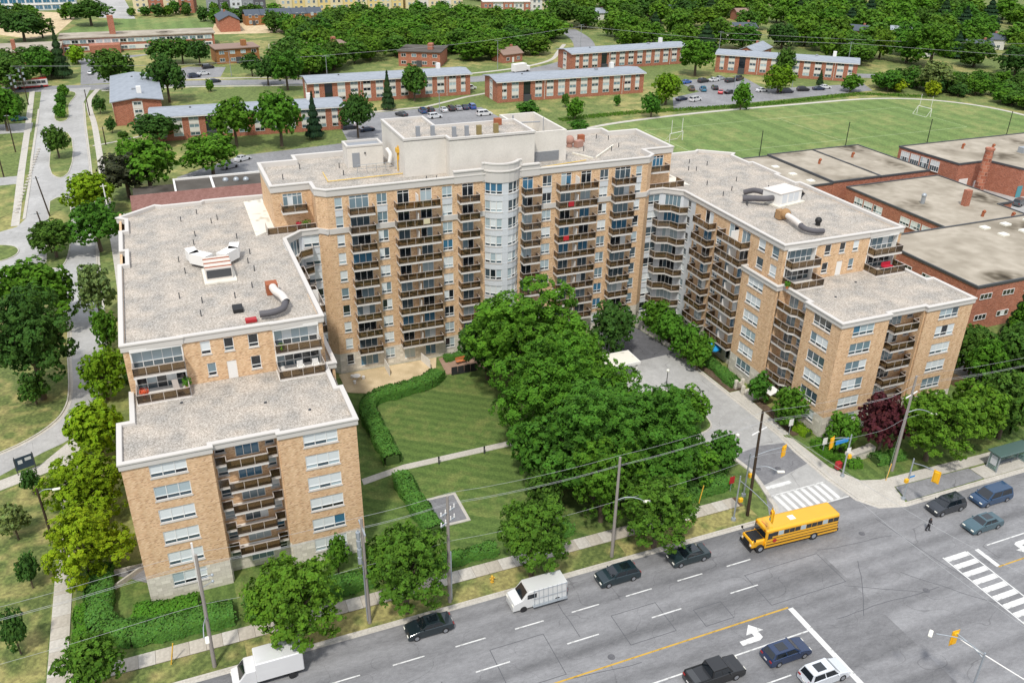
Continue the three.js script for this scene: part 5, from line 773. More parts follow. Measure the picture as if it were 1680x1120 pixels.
// ================================================================ VEHICLES
const paint = {}; const carPaint = (c) => paint[c] ??= new THREE.MeshPhysicalMaterial({ color: c, roughness: 0.35, metalness: 0.25, clearcoat: 1, clearcoatRoughness: 0.05 });
function quad(a, b, c, d, off = 0.012) { const A = V3(...a), B = V3(...b), C = V3(...c), D = V3(...d), n = B.clone().sub(A).cross(D.clone().sub(A)).normalize().multiplyScalar(off); const g = new THREE.BufferGeometry(), v = [A, B, C, A, C, D].flatMap(p => [p.x + n.x, p.y + n.y, p.z + n.z]); g.setAttribute('position', new THREE.Float32BufferAttribute(v, 3)); g.setAttribute('uv', new THREE.Float32BufferAttribute(new Array(12).fill(0), 2)); g.computeVertexNormals(); return g; }
const CT = { sedan: { L: 4.7, W: 1.82, H: 1.45, deck: 0.98, cab: [-1.55, 1.15, -0.95, 0.35], nose: 0.75 }, suv: { L: 4.65, W: 1.88, H: 1.7, deck: 1.05, cab: [-2.2, 1.2, -1.85, 0.45], nose: 0.85 }, wagon: { L: 4.75, W: 1.84, H: 1.52, deck: 1.0, cab: [-2.22, 1.15, -1.8, 0.35], nose: 0.78 }, van: { L: 5.1, W: 2.0, H: 1.78, deck: 1.0, cab: [-2.42, 1.65, -2.2, 0.75], nose: 0.82 }, pickup: { L: 5.7, W: 2.0, H: 1.85, deck: 1.1, cab: [-0.9, 1.45, -0.7, 0.8], nose: 0.98 } };
function carGeo(type) {
  return cached('car' + type, () => {
    const { L, W, H, deck, cab, nose } = CT[type], h = L / 2, B = 0.11, out = {};
    const pr = new THREE.Shape([[-h + B, 0.34], [-h + B * 0.9, 0.72], [-h + 0.22, deck - 0.06], [-h * 0.5, deck], [cab[1], deck], [h * 0.6, deck - 0.05], [h - 0.28, nose], [h - B, nose - 0.18], [h - B, 0.36], [h - 0.4, 0.26], [-h + 0.4, 0.26]].map(p => new THREE.Vector2(...p)));
    out.body = new THREE.ExtrudeGeometry(pr, { depth: W - 2 * B, bevelEnabled: true, bevelThickness: B, bevelSize: B * 0.7, bevelSegments: 3 }); out.body.translate(0, 0, -W / 2 + B);
    const w0 = W / 2 - 0.06, w1 = W * 0.37, [x0, x1, X0, X1] = cab, y0 = deck - 0.02, y1 = H;
    const c = [[x0, y0, -w0], [x1, y0, -w0], [x1, y0, w0], [x0, y0, w0], [X0, y1, -w1], [X1, y1, -w1], [X1, y1, w1], [X0, y1, w1]];
    const lerp = (i, j, t) => c[i].map((v, k) => v + (c[j][k] - v) * t);
    const face = (a, b, d, e) => quad(c[a], c[b], c[d], c[e], 0);
    out.cabin = merge([face(3, 2, 6, 7), face(1, 0, 4, 5), face(2, 1, 5, 6), face(0, 3, 7, 4), face(7, 6, 5, 4)]);
    const pane = (a, b, d, e, u0, u1, v0, v1) => { const P = (u, v) => { const q = c[a].map((t, k) => t + (c[b][k] - t) * u), r = c[e].map((t, k) => t + (c[d][k] - t) * u); return q.map((t, k) => t + (r[k] - t) * v); }; return quad(P(u0, v0), P(u1, v0), P(u1, v1), P(u0, v1)); };
    out.windshield = pane(2, 1, 5, 6, 0.05, 0.95, 0.06, 0.92); out.rear = pane(0, 3, 7, 4, 0.07, 0.93, 0.1, 0.9);
    out.sides = [pane(3, 2, 6, 7, 0.06, 0.48, 0.12, 0.88), pane(3, 2, 6, 7, 0.52, 0.92, 0.12, 0.88), pane(1, 0, 4, 5, 0.08, 0.48, 0.12, 0.88), pane(1, 0, 4, 5, 0.52, 0.94, 0.12, 0.88)];
    const wr = type === 'pickup' || type === 'suv' ? 0.37 : 0.33; out.wheel = new THREE.CylinderGeometry(wr, wr, 0.24, 16); out.wheel.rotateX(Math.PI / 2); out.rim = new THREE.CylinderGeometry(wr * 0.62, wr * 0.62, 0.26, 10); out.rim.rotateX(Math.PI / 2); out.wr = wr;
    out.head = new RoundedBoxGeometry(0.2, 0.16, 0.42, 2, 0.05); out.tail = new RoundedBoxGeometry(0.1, 0.2, 0.34, 2, 0.04); out.mirror = new RoundedBoxGeometry(0.14, 0.13, 0.2, 1, 0.04); out.plate = new THREE.BoxGeometry(0.03, 0.12, 0.4); return out;
  });
}
function car(label, x, z, turn, type, color, group, near = false) {
  const o = thing('parked_car', label, type === 'pickup' ? 'pickup truck' : type === 'van' ? 'van' : 'car', [x, 0.03, z], turn, group); if (near) o.name = numbered(type === 'pickup' ? 'pickup_truck' : type === 'van' ? 'minivan' : 'car');
  const g = carGeo(type), T = CT[type], pm = carPaint(color);
  mesh('body', g.body, pm, o); mesh('cabin', g.cabin, pm, o); mesh('windshield', g.windshield, M.carglass, o); mesh('rear_window', g.rear, M.carglass, o); g.sides.forEach(s => mesh('side_window', s, M.carglass, o));
  for (const sx of [-0.3, 0.31]) for (const sz of [-1, 1]) { const w = mesh('wheel', g.wheel, M.tyre, o); w.position.set(sx * T.L, g.wr, sz * (T.W / 2 - 0.1)); if (near) mesh('rim', g.rim, M.rim, w); }
  for (const s of [-1, 1]) { mesh('headlight', g.head, M.lamp, o).position.set(T.L / 2 - 0.12, T.nose - 0.16, s * (T.W / 2 - 0.32)); mesh('taillight', g.tail, M.tail, o).position.set(-T.L / 2 + 0.05, T.deck - 0.22, s * (T.W / 2 - 0.26)); if (near) mesh('mirror', g.mirror, pm, o).position.set(T.cab[1] - 0.45, T.deck + 0.08, s * (T.W / 2 + 0.06)); }
  if (near) { mesh('licence_plate', g.plate, M.white, o).position.set(-T.L / 2 - 0.01, 0.62, 0); if (type === 'suv' || type === 'wagon' || type === 'sedan') { const r = T.cab; mesh('sunroof', b2((r[2] + r[3]) / 2 - 0.55, (r[2] + r[3]) / 2 + 0.45, T.H, T.H + 0.012, -T.W * 0.24, T.W * 0.24), M.carglass, o); } }
  if (type === 'pickup') { mesh('bed_cover', b2(-2.6, -0.95, T.deck + 0.0, T.deck + 0.05, -0.84, 0.84), M.dgrey, o); for (const s of [-0.88, 0.88]) mesh('bed_rail', b2(-2.65, -0.9, T.deck, T.deck + 0.12, s - 0.06, s + 0.06), M.black, o); }
  return o;
}
const W180 = Math.PI;
car('black sedan in the kerb lane between the two street trees', 16.8, -60.3, W180, 'sedan', 0x1d2a30, null, true); car('dark teal car in the kerb lane ahead of the white ladder van', 37.3, -60.0, W180, 'wagon', 0x1c2f36, null, true); car('dark green sedan behind the school bus, near the kerb', 45.9, -59.9, W180, 'sedan', 0x26363a, null, true);
car('dark grey crossover waiting east of the driveway', 78.9, -56.3, W180, 'suv', 0x2c3138, null, true); car('blue minivan behind the dark grey crossover', 85.4, -55.7, W180, 'van', 0x27486a, null, true); car('grey green sedan in the inner lane before the crosswalk', 80.3, -52.3, W180, 'sedan', 0x44606a, null, true);
car('dark blue wagon at the stop line in the near lanes', 47.2, -45.0, 0, 'wagon', 0x1d3357, null, true); car('white car with a dark sunroof at the bottom edge', 48.8, -41.6, 0, 'suv', 0xd9dde2, null, true); car('black pickup truck behind the dark blue wagon', 39.4, -45.3, 0, 'pickup', 0x17181a, null, true);
// ---- school bus
{
  const o = thing('school_bus', 'yellow school bus with black hood turning into the kerb lane', 'school bus', [58.2, 0.03, -58.9], W180 - 0.05), Y = carPaint(0xf5b41a);
  const body = new RoundedBoxGeometry(9.6, 2.15, 2.42, 4, 0.28); body.translate(-0.95, 1.78, 0); mesh('body', body, Y, o);
  mesh('lower_skirt', [b2(-5.7, 3.85, 0.45, 1.2, -1.18, 1.18)], Y, o); const hood = new RoundedBoxGeometry(1.75, 0.95, 2.0, 3, 0.2); hood.translate(4.55, 1.05, 0); mesh('hood', hood, Y, o); const hoodTop = new RoundedBoxGeometry(1.5, 0.1, 1.5, 2, 0.04); hoodTop.translate(4.5, 1.54, 0); mesh('hood_top', hoodTop, M.black, o);
  mesh('front_bumper', b2(5.35, 5.5, 0.42, 0.72, -1.1, 1.1), M.black, o); mesh('rear_bumper', b2(-5.9, -5.72, 0.42, 0.72, -1.15, 1.15), M.black, o); mesh('grille', b2(5.4, 5.46, 0.75, 1.25, -0.55, 0.55), M.black, o);
  for (const s of [-1, 1]) {
    for (let i = 0; i < 12; i++) { const w = mesh('side_window', cached('sbw', () => b2(-0.33, 0.33, 0, 0.55, -0.012, 0.012)), i % 4 === 2 ? M.blind2 : M.carglass, o); w.position.set(-5.2 + i * 0.72, 1.95, s * 1.215); }
    for (const y of [0.78, 1.2, 1.62]) mesh('rub_rail', b2(-5.65, 3.7, y, y + 0.07, s * 1.2 - 0.02, s * 1.2 + 0.035), M.black, o);
    mesh('headlight', rod([5.4, 0.98, s * 0.78], [5.47, 0.98, s * 0.78], 0.14), M.lamp, o); mesh('taillight', rod([-5.74, 1.3, s * 0.95], [-5.79, 1.3, s * 0.95], 0.13), M.tail, o); mesh('warning_light', rod([3.74, 2.62, s * 0.8], [3.86, 2.62, s * 0.8], 0.11), M.tail, o); mesh('mirror', [rod([5.1, 1.5, s * 0.95], [5.3, 1.9, s * 1.25], 0.025), b2(5.22, 5.36, 1.8, 2.05, s * 1.25 - 0.1, s * 1.25 + 0.1)], M.black, o);
    for (const x of [4.35, -2.6]) { const w = mesh('wheel', cached('sbwh', () => { const g = new THREE.CylinderGeometry(0.5, 0.5, 0.3, 18); g.rotateX(Math.PI / 2); return g; }), M.tyre, o); w.position.set(x, 0.5, s * 1.06); mesh('rim', cached('sbri', () => { const g = new THREE.CylinderGeometry(0.27, 0.27, 0.32, 12); g.rotateX(Math.PI / 2); return g; }), M.grey, w); }
  }
  mesh('windshield', quad([3.86, 1.7, 1.05], [3.86, 1.7, -1.05], [3.84, 2.45, -1.0], [3.84, 2.45, 1.0], 0.02), M.carglass, o); mesh('front_side_window', [b2(3.05, 3.62, 1.72, 2.45, -1.225, -1.205), b2(3.05, 3.62, 1.72, 2.45, 1.205, 1.225)], M.carglass, o); mesh('rear_window', b2(-5.78, -5.755, 1.85, 2.4, -0.6, 0.6), M.carglass, o);
  mesh('roof_hatch', b2(-0.4, 0.35, 2.85, 2.9, -0.35, 0.35), M.white, o); mesh('stop_arm', (() => { const g = new THREE.CylinderGeometry(0.24, 0.24, 0.03, 8); g.rotateX(Math.PI / 2); g.translate(2.7, 1.35, -1.27); return g; })(), M.red1, o); mesh('roof_marker', [b2(3.4, 3.5, 2.83, 2.89, -0.5, 0.5)], M.orange, o);
}
// ---- white ladder van
{
  const o = thing('white_van', 'white panel van with glass racks on its side in the kerb lane', 'van', [28.2, 0.03, -60.2], W180), Wt = carPaint(0xe2e2e0);
  const pr = new THREE.Shape([[-2.8, 0.4], [-2.8, 2.25], [1.3, 2.3], [2.0, 1.45], [2.85, 1.2], [2.95, 0.85], [2.95, 0.4]].map(p => new THREE.Vector2(...p))), g = new THREE.ExtrudeGeometry(pr, { depth: 1.8, bevelEnabled: true, bevelThickness: 0.1, bevelSize: 0.08, bevelSegments: 2 }); g.translate(0, 0, -0.9); mesh('body', g, Wt, o);
  mesh('windshield', quad([2.06, 1.5, 0.85], [2.06, 1.5, -0.85], [1.42, 2.25, -0.78], [1.42, 2.25, 0.78], 0.05), M.carglass, o); for (const s of [-1, 1]) { mesh('side_window', b2(0.5, 1.5, 1.5, 2.05, s * 1.0 - 0.01, s * 1.0 + 0.012), M.carglass, o); mesh('headlight', bx(2.98, 0.95, s * 0.75, 0.12, 0.18, 0.35), M.lamp, o); mesh('taillight', bx(-2.9, 1.2, s * 0.85, 0.06, 0.4, 0.14), M.tail, o); for (const x of [1.9, -1.8]) mesh('wheel', cached('vwh', () => { const c = new THREE.CylinderGeometry(0.36, 0.36, 0.26, 16); c.rotateX(Math.PI / 2); return c; }), M.tyre, o).position.set(x, 0.36, s * 0.9); }
  for (const s of [1]) { const r = []; for (let i = 0; i < 8; i++) r.push(rod([-2.7 + i * 0.5, 0.6, -1.25], [-2.7 + i * 0.5, 2.5, -1.05], 0.025, 0.025, 5)); for (const y of [0.7, 1.5, 2.4]) r.push(rod([-2.8, y, -1.25 + (y - 0.6) * 0.1], [0.9, y, -1.25 + (y - 0.6) * 0.1], 0.03, 0.03, 5)); mesh('glass_rack', r, M.galv, o); mesh('rack_shelf', b2(-2.8, 0.95, 0.5, 0.58, -1.32, -1.02), M.galv, o); }
}
// ---- white box truck at the bottom edge
{
  const o = thing('box_truck', 'white box truck entering at the bottom edge of the street', 'truck', [1.6, 0.03, -60.3], W180); const box = new RoundedBoxGeometry(4.2, 2.2, 2.2, 3, 0.12); box.translate(-1, 1.85, 0); mesh('cargo_box', box, carPaint(0xe6e6e6), o); const cab = new THREE.ExtrudeGeometry(new THREE.Shape([[1.15, 0.5], [1.15, 2.1], [1.9, 2.1], [2.5, 1.35], [3.1, 1.2], [3.15, 0.5]].map(p => new THREE.Vector2(...p))), { depth: 1.8, bevelEnabled: true, bevelThickness: 0.08, bevelSize: 0.06, bevelSegments: 2 }); cab.translate(0, 0, -0.9); mesh('cab', cab, carPaint(0xe6e6e6), o);
  mesh('windshield', quad([2.52, 1.4, 0.85], [2.52, 1.4, -0.85], [1.98, 2.08, -0.8], [1.98, 2.08, 0.8], 0.05), M.carglass, o); mesh('chassis', b2(-3, 3, 0.4, 0.75, -0.8, 0.8), M.black, o); for (const s of [-1, 1]) { mesh('headlight', bx(3.16, 0.9, s * 0.7, 0.1, 0.2, 0.3), M.lamp, o); for (const x of [2.2, -2]) mesh('wheel', cached('vwh'), M.tyre, o).position.set(x, 0.36, s * 0.92); }
}
// ---- red and white transit bus far behind
{
  const o = thing('transit_bus', 'red and white transit bus stopped on the rear road', 'bus', [-38, 0.03, -351], 0.15); const b = new RoundedBoxGeometry(11.5, 2.4, 2.5, 3, 0.15); b.translate(0, 1.75, 0); mesh('body', b, carPaint(0xd8d6d2), o); mesh('red_roof', b2(-5.6, 5.6, 2.75, 3.15, -1.2, 1.2), carPaint(0xb3221f), o); mesh('red_skirt', [b2(-5.7, 5.7, 0.4, 0.9, -1.27, 1.27)], carPaint(0xb3221f), o); for (const s of [-1, 1]) for (let i = 0; i < 7; i++) mesh('side_window', cached('tbw', () => b2(-0.68, 0.68, 0, 0.95, -0.012, 0.012)), M.carglass, o).position.set(-4.6 + i * 1.5, 1.55, s * 1.26); mesh('windshield', b2(5.74, 5.78, 1.2, 2.6, -1.1, 1.1), M.carglass, o); for (const s of [-1, 1]) for (const x of [-3.2, 3.6]) mesh('wheel', cached('sbwh'), M.tyre, o).position.set(x, 0.5, s * 1.12);
}
// ---- cars in the lots behind
const G3 = 'cars in the rear car park', G4 = 'cars in the east car park';
const Hn = Math.PI / 2;
[['dark grey car alone at the left of the rear car park', 72.9, -269.5, 2.0, 'sedan', 0x3a3c40], ['blue car first in the pair under the rear lot lamp', 80.5, -271.8, Hn, 'suv', 0x244a78], ['black car second in the pair under the rear lot lamp', 83.1, -271.6, Hn, 'suv', 0x222428], ['white car first in the rear lot line of five', 87.4, -271.5, Hn, 'sedan', 0xd8dadc], ['black car second in the rear lot line of five', 90.1, -272, Hn, 'suv', 0x24262a], ['silver car third in the rear lot line of five', 92.6, -272.2, Hn, 'sedan', 0x9a9ea2], ['dark blue car fourth in the rear lot line of five', 95, -272.4, Hn, 'sedan', 0x22304a], ['bright blue car last in the rear lot line of five', 97.5, -272.5, Hn, 'suv', 0x2a56a0], ['white car parked across the middle of the rear lot', 82, -263.5, 0.15, 'suv', 0xe0e2e4], ['white van by the end of the rear lot', 98, -262, 0.05, 'van', 0xe4e4e4], ['white car under the open tree by the block', 55.4, -263, Hn, 'sedan', 0xd8dadc], ['dark car under the open tree by the block', 53.6, -258, 0.1, 'suv', 0x2a3038], ['dark blue car at the edge under the open tree', 58, -254, 0.2, 'sedan', 0x26364a], ['white car half hidden by the tree above the black roof', 20, -234, 0.6, 'sedan', 0xdadcde], ['silver car beside the flat black roof', 16, -228, 0.5, 'suv', 0xa2a4a8]].forEach(a => car(a[0], a[1], a[2], a[3], a[4], a[5], G3));
[['bright blue car at the left end of the east lot rear line', 188.4, -286.5, 0.3, 'sedan', 0x2a62b0], ['black car second in the east lot rear line', 195.8, -286.3, 0.2, 'suv', 0x1e2024], ['white car third in the east lot rear line', 201, -286.8, 0.2, 'sedan', 0xe0e2e4], ['silver car fourth in the east lot rear line', 204.8, -288.6, 0.3, 'sedan', 0xb4b8bc], ['dark car in front of the silver one in the east lot', 206, -283.4, 0.2, 'suv', 0x26282c], ['black pickup at the right end of the east lot rear line', 211.5, -285.8, 0.5, 'pickup', 0x1a1b1e], ['brown car first in the middle row of the east lot', 183.2, -274.8, 1.2, 'suv', 0x54483e], ['teal car second in the middle row of the east lot', 186.9, -272.8, 1.2, 'suv', 0x2a7690], ['black car third in the middle row of the east lot', 192.6, -273.8, 1.2, 'suv', 0x202226], ['red car beside the lot lamp pole', 190.6, -267, 0.9, 'sedan', 0xa02a30], ['black car beside the red one', 193.6, -265.6, 0.2, 'sedan', 0x202226], ['dark blue car at the lower left of the east lot', 170.6, -261.2, 0.3, 'sedan', 0x24324e], ['white van at the lower left of the east lot', 174.6, -258.8, 0.3, 'van', 0xe2e2e2], ['white car alone before the bright island tree', 206.8, -264.8, 0.05, 'sedan', 0xe4e6e8], ['dark minivan under the bright island tree', 214, -260, -0.1, 'van', 0x2a2c3a], ['black car right of the island tree', 222.2, -261, -0.2, 'suv', 0x1c1e22], ['dark blue car at the end of the drive by the angled block', 229, -260.6, -0.2, 'sedan', 0x22324c], ['white car at the end of the drive by the angled block', 233, -262, -0.2, 'sedan', 0xe4e6e8]].forEach(a => car(a[0], a[1], a[2], a[3], a[4], a[5], G4));
[['black car in the small far lot, at its top', 23.2, -371, 0.2, 'suv', 0x202226], ['dark blue car in the small far lot, by its drive', 16.7, -353.5, 0.3, 'suv', 0x223050], ['white car in the small far lot', 20.5, -358, 0.3, 'sedan', 0xe2e4e6], ['silver car at the left of the small far lot', 12, -362, 1.2, 'sedan', 0xb6babe], ['dark car driving on the rear road before the walk up', 22.8, -341.8, 0.25, 'sedan', 0x26303c], ['teal car on the drive beyond the west road', -37.5, -300, 0.2, 'sedan', 0x2a5866], ['grey car in the yard of the brick school', 185.1, -136.5, 0.3, 'suv', 0x4a5054], ['silver car parked beside the rear road bend', 92, -320, 0.2, 'sedan', 0xbcc0c4], ['white car beside the end of the middle block', 107, -301, 0.3, 'van', 0xe0e2e2], ['car at the far end of the school drive', -19, -372, 1.5, 'sedan', 0xb0b4b8]].forEach(a => car(...a));
{ const o = thing('delivery_truck', 'white delivery truck on the bend of the rear road', 'truck', [137, 0.03, -326], 0.3); const g = new RoundedBoxGeometry(6, 2.8, 2.4, 2, 0.1); g.translate(-0.6, 2.1, 0); mesh('cargo_box', g, M.white, o); const c = new RoundedBoxGeometry(1.8, 1.9, 2.2, 2, 0.2); c.translate(3.4, 1.5, 0); mesh('cab', c, M.white, o); mesh('windshield', b2(4.28, 4.32, 1.6, 2.3, -0.9, 0.9), M.carglass, o); for (const s of [-1, 1]) for (const x of [2.9, -2.2]) mesh('wheel', cached('sbwh'), M.tyre, o).position.set(x, 0.5, s * 1.0); }
// ================================================================ STREET FURNITURE
// ---- utility poles and overhead wires along the street
const poles = [[-2.9, -63.3, 13.2, 'slim pole carrying a low street light before the front wing'], [11.7, -63.4, 12.9, 'pole with a bank of white transformers and switches'], [19.9, -63.2, 13.3, 'pole with crossed insulator arms beside the paved pad'], [38.4, -63.3, 13, 'pole with a curved lamp arm over the kerb'], [56.4, -63.8, 14.3, 'dark leaning pole beside the driveway mouth'], [78.7, -64.6, 13.7, 'pale pole with a curved lamp before the purple tree']];
poles.forEach(([x, z, h, l], i) => {
  const o = thing('utility_pole', l, 'utility pole', [x, 0, z], 0, 'utility poles along the street'); const lean = i === 0 ? 0.25 : i === 4 ? -0.35 : 0;
  mesh('pole_shaft', rod([0, 0, 0], [lean, h, 0], 0.2, 0.13, 10), i === 4 ? M.poledark : M.pole, o);
  if (i === 1) { for (let k = 0; k < 4; k++) mesh('transformer', [rod([-0.45, 7.9 + k * 1.0, 0.2], [-0.45, 8.6 + k * 1.0, 0.2], 0.22, 0.22, 10), rod([-0.45, 8.6 + k, 0.2], [-0.45, 8.85 + k, 0.2], 0.07, 0.05, 6)], M.galv, o); mesh('cable_riser', b2(-0.28, -0.18, 0.5, 8, 0.12, 0.22), M.grey, o); mesh('crossarm', bx(0, 11.8, 0, 0.14, 0.16, 2.4), M.galv, o); }
  if (i === 2) { for (const y of [10.2, 11.4]) { mesh('crossarm', bx(0, y, 0, 2.0, 0.13, 0.13, 0.5), M.galv, o); for (const u of [-0.9, -0.3, 0.4, 0.9]) mesh('insulator', rod([u * Math.cos(0.5), y + 0.05, -u * Math.sin(0.5)], [u * Math.cos(0.5), y + 0.45, -u * Math.sin(0.5)], 0.08, 0.06, 7), M.white, o); } mesh('cable_riser', b2(0.12, 0.26, 0.3, 6.5, -0.06, 0.08), M.galv, o); }
  if (i === 0) { mesh('switch_arm', [rod([0.2, 9.5, 0], [1.2, 10.2, 0.3], 0.04), rod([0.2, 10.6, 0], [1.2, 10.9, 0.3], 0.04), sphere(1.2, 10.2, 0.3, 0.14, 8, 6), sphere(1.25, 10.9, 0.3, 0.14, 8, 6), rod([0.2, 11.4, 0], [1, 11.6, 0.2], 0.04)], M.galv, o); mesh('white_riser', b2(0.0, 0.16, 8, h + 1.2, -0.28, -0.16), M.white, o); }
  const arms = { 0: [[0.1, 6.2, 0], [-0.2, 6.4, 1.4], [-0.3, 6.0, 2.4]], 3: [[0, 7.6, 0], [1.0, 8.0, 0.4], [2.2, 7.8, 0.9], [2.7, 7.5, 1.1]], 4: [[0, 6.8, 0], [0.9, 7.2, 0.8], [1.8, 6.9, 1.7]], 5: [[0, 8.6, 0], [1.2, 9.0, 0.4], [2.4, 8.7, 0.8], [2.9, 8.4, 1.0]] }[i];
  if (arms) { mesh('lamp_arm', tube(arms, 0.05, 16, 6), M.galv, o); const e = arms[arms.length - 1]; const g = new RoundedBoxGeometry(0.85, 0.2, 0.36, 2, 0.09); g.rotateY(i === 0 ? Math.PI / 2 : -0.35); g.translate(e[0] + 0.25, e[1] - 0.02, e[2] + (i === 0 ? 0.3 : 0.1)); mesh('lamp_head', g, M.lamp, o); }
  if (i === 4 || i === 5) mesh('crossarm', bx(lean, h - 2.6, 0, 2.6, 0.12, 0.12, 0.3), M.white, o);
});
{
  const ends = [[-60, 13], ...poles.map(p => [p[0], p[2]]), [130, 13.5]], zs = [[0, -0.1, 'top'], [-0.9, 0.25, 'second'], [-1.5, -0.3, 'third'], [-5.6, 0.15, 'lowest']];
  for (const [dy, dz, nm] of zs) { const pts = []; for (let i = 0; i < ends.length - 1; i++) { const a = ends[i], b = ends[i + 1]; for (let k = 0; k < 5; k++) { const t = k / 5; pts.push([a[0] + (b[0] - a[0]) * t, a[1] + (b[1] - a[1]) * t + dy - 2.2 * t * (1 - t) * Math.abs(b[0] - a[0]) / 30, -63.5 + dz - (a[0] > 70 ? 0.9 : 0)]); } } pts.push([130, 13 + dy, -64.4]); top('overhead_wire', tube(pts, 0.015, 130, 4), M.wire, `${nm} overhead wire strung along the street poles`, 'wire', 'overhead wires along the street'); }
  for (const [a, b, l] of [[[56.1, 13.8, -63.8], [62, 9, -30], 'first service wire crossing the junction from the dark pole'], [[56.1, 13.4, -63.8], [70, 9, -30], 'second service wire crossing the junction from the dark pole'], [[78.7, 12.5, -64.6], [76.4, 0.3, -63.2], 'guy wire of the pale pole with a yellow guard']]) top('service_wire', tube([a, [(a[0] + b[0]) / 2, (a[1] + b[1]) / 2 - (l[0] === 'g' ? 0 : 1), (a[2] + b[2]) / 2], b], 0.018, 24, 4), M.wire, l, 'wire');
}
for (const [x, z, l] of [[76.45, -63.25, 'yellow guy guard on the grass beside the pale pole'], [-6.6, -65.0, 'yellow guy guard beside the slim pole'], [52.4, -67.8, 'yellow guy guard in the hedge beside the signal pole']]) top('guy_guard', rod([x, 0, z], [x + 0.5, 2.3, z - 0.2], 0.06), M.yellowpaint, l, 'guy guard');
// ---- west side lamp and poles
{ const o = thing('street_lamp', 'wooden street lamp on the grass by the lime green trees', 'street lamp', [-17.8, 0, -88.5]); mesh('pole_shaft', rod([0, 0, 0], [-0.1, 6.6, 0], 0.15, 0.11), M.poledark, o); mesh('lamp_arm', tube([[0, 6, 0], [0.6, 6.4, 0.2], [1.5, 6.4, 0.4]], 0.045, 12, 6), M.galv, o); const g = new RoundedBoxGeometry(0.8, 0.2, 0.34, 2, 0.09); g.translate(1.8, 6.35, 0.45); mesh('lamp_head', g, M.lamp, o); }
[[-22.4, -180, 8.5, 'dark pole on the lowest median, nearest the camera'], [-24, -203, 9, 'dark leaning pole beside the upper part of the lowest median'], [-34, -205, 10, 'tall dark pole at the left edge beyond the sidewalk'], [-36, -238, 10, 'dark pole beside the pale service drive'], [-35.4, -262, 10, 'dark pole between the two service drives'], [-12, -196, 8, 'white lamp pole beside the green bin'], [-13.2, -262, 5, 'short dark pole on the path lawn'], [-18, -300, 8, 'dark pole beside the curved path'], [-38, -310, 12, 'lattice like pole hung with equipment by the transit bus'], [-36.5, -322, 12, 'second pole hung with equipment by the transit bus']].forEach(([x, z, h, l], i) => { const o = thing('utility_pole', l, 'utility pole', [x, 0, z]); mesh('pole_shaft', rod([0, 0, 0], [i < 2 ? -0.9 : 0, h, 0], 0.17, 0.12), i === 5 ? M.white : M.poledark, o); mesh('crossarm', bx(i < 2 ? -0.9 : 0, h - 0.4, 0, i > 7 ? 2.6 : 1.2, 0.12, 0.12), i === 5 ? M.lamp : M.galv, o); if (i > 7) for (let k = 0; k < 4; k++) mesh('equipment_box', bx(k % 2 ? 0.5 : -0.5, h - 1.2 - k * 0.9, 0, 0.5, 0.7, 0.5), M.galv, o); });
for (const [x, z, h, l] of [[85, -268, 7, 'double armed lamp standard in the rear car park'], [131, -335, 11, 'thin pole beside the rear road bend'], [176, -352, 13, 'tall pole in the curve of the winding road'], [192.5, -262, 7, 'lamp pole between the rows of the east car park'], [222, -267, 6, 'lamp pole behind the bright island tree'], [262, -284, 12, 'pole at the road by the angled block'], [30, -352, 9, 'pole beside the walk up drive'], [45, -347, 9, 'pole by the bus stop on the rear road'], [62, -331, 9, 'pole before the trees of the rear road'], [232, -330, 11, 'pole rising behind the angled block']]) { const o = thing('street_lamp', l, 'street lamp', [x, 0, z]); mesh('pole_shaft', rod([0, 0, 0], [0, h, 0], 0.13, 0.08), M.galv, o); mesh('lamp_arm', tube([[-1.4, h - 0.1, 0], [0, h + 0.1, 0], [1.4, h - 0.1, 0]], 0.05, 10, 5), M.galv, o); }
[[[-40, 11, -330], [62, 9, -333]], [[62, 9, -333], [176, 12.5, -352]], [[176, 12.5, -352], [262, 11.5, -284]], [[232, 10.6, -330], [380, 11, -250]], [[262, 11.6, -284], [380, 10, -215]]].forEach(([a, b], i) => top('overhead_wire', tube([a, [(a[0] + b[0]) / 2, (a[1] + b[1]) / 2 - 1.4, (a[2] + b[2]) / 2], b], 0.04, 24, 4), M.wire, ['far wire above the rear road by the transit bus', 'far wire following the rear road to the wood', 'far wire from the winding road to the angled block', 'far wire above the thicket of the playing field, upper', 'far wire above the thicket of the playing field, lower'][i], 'wire', 'far overhead wires'));
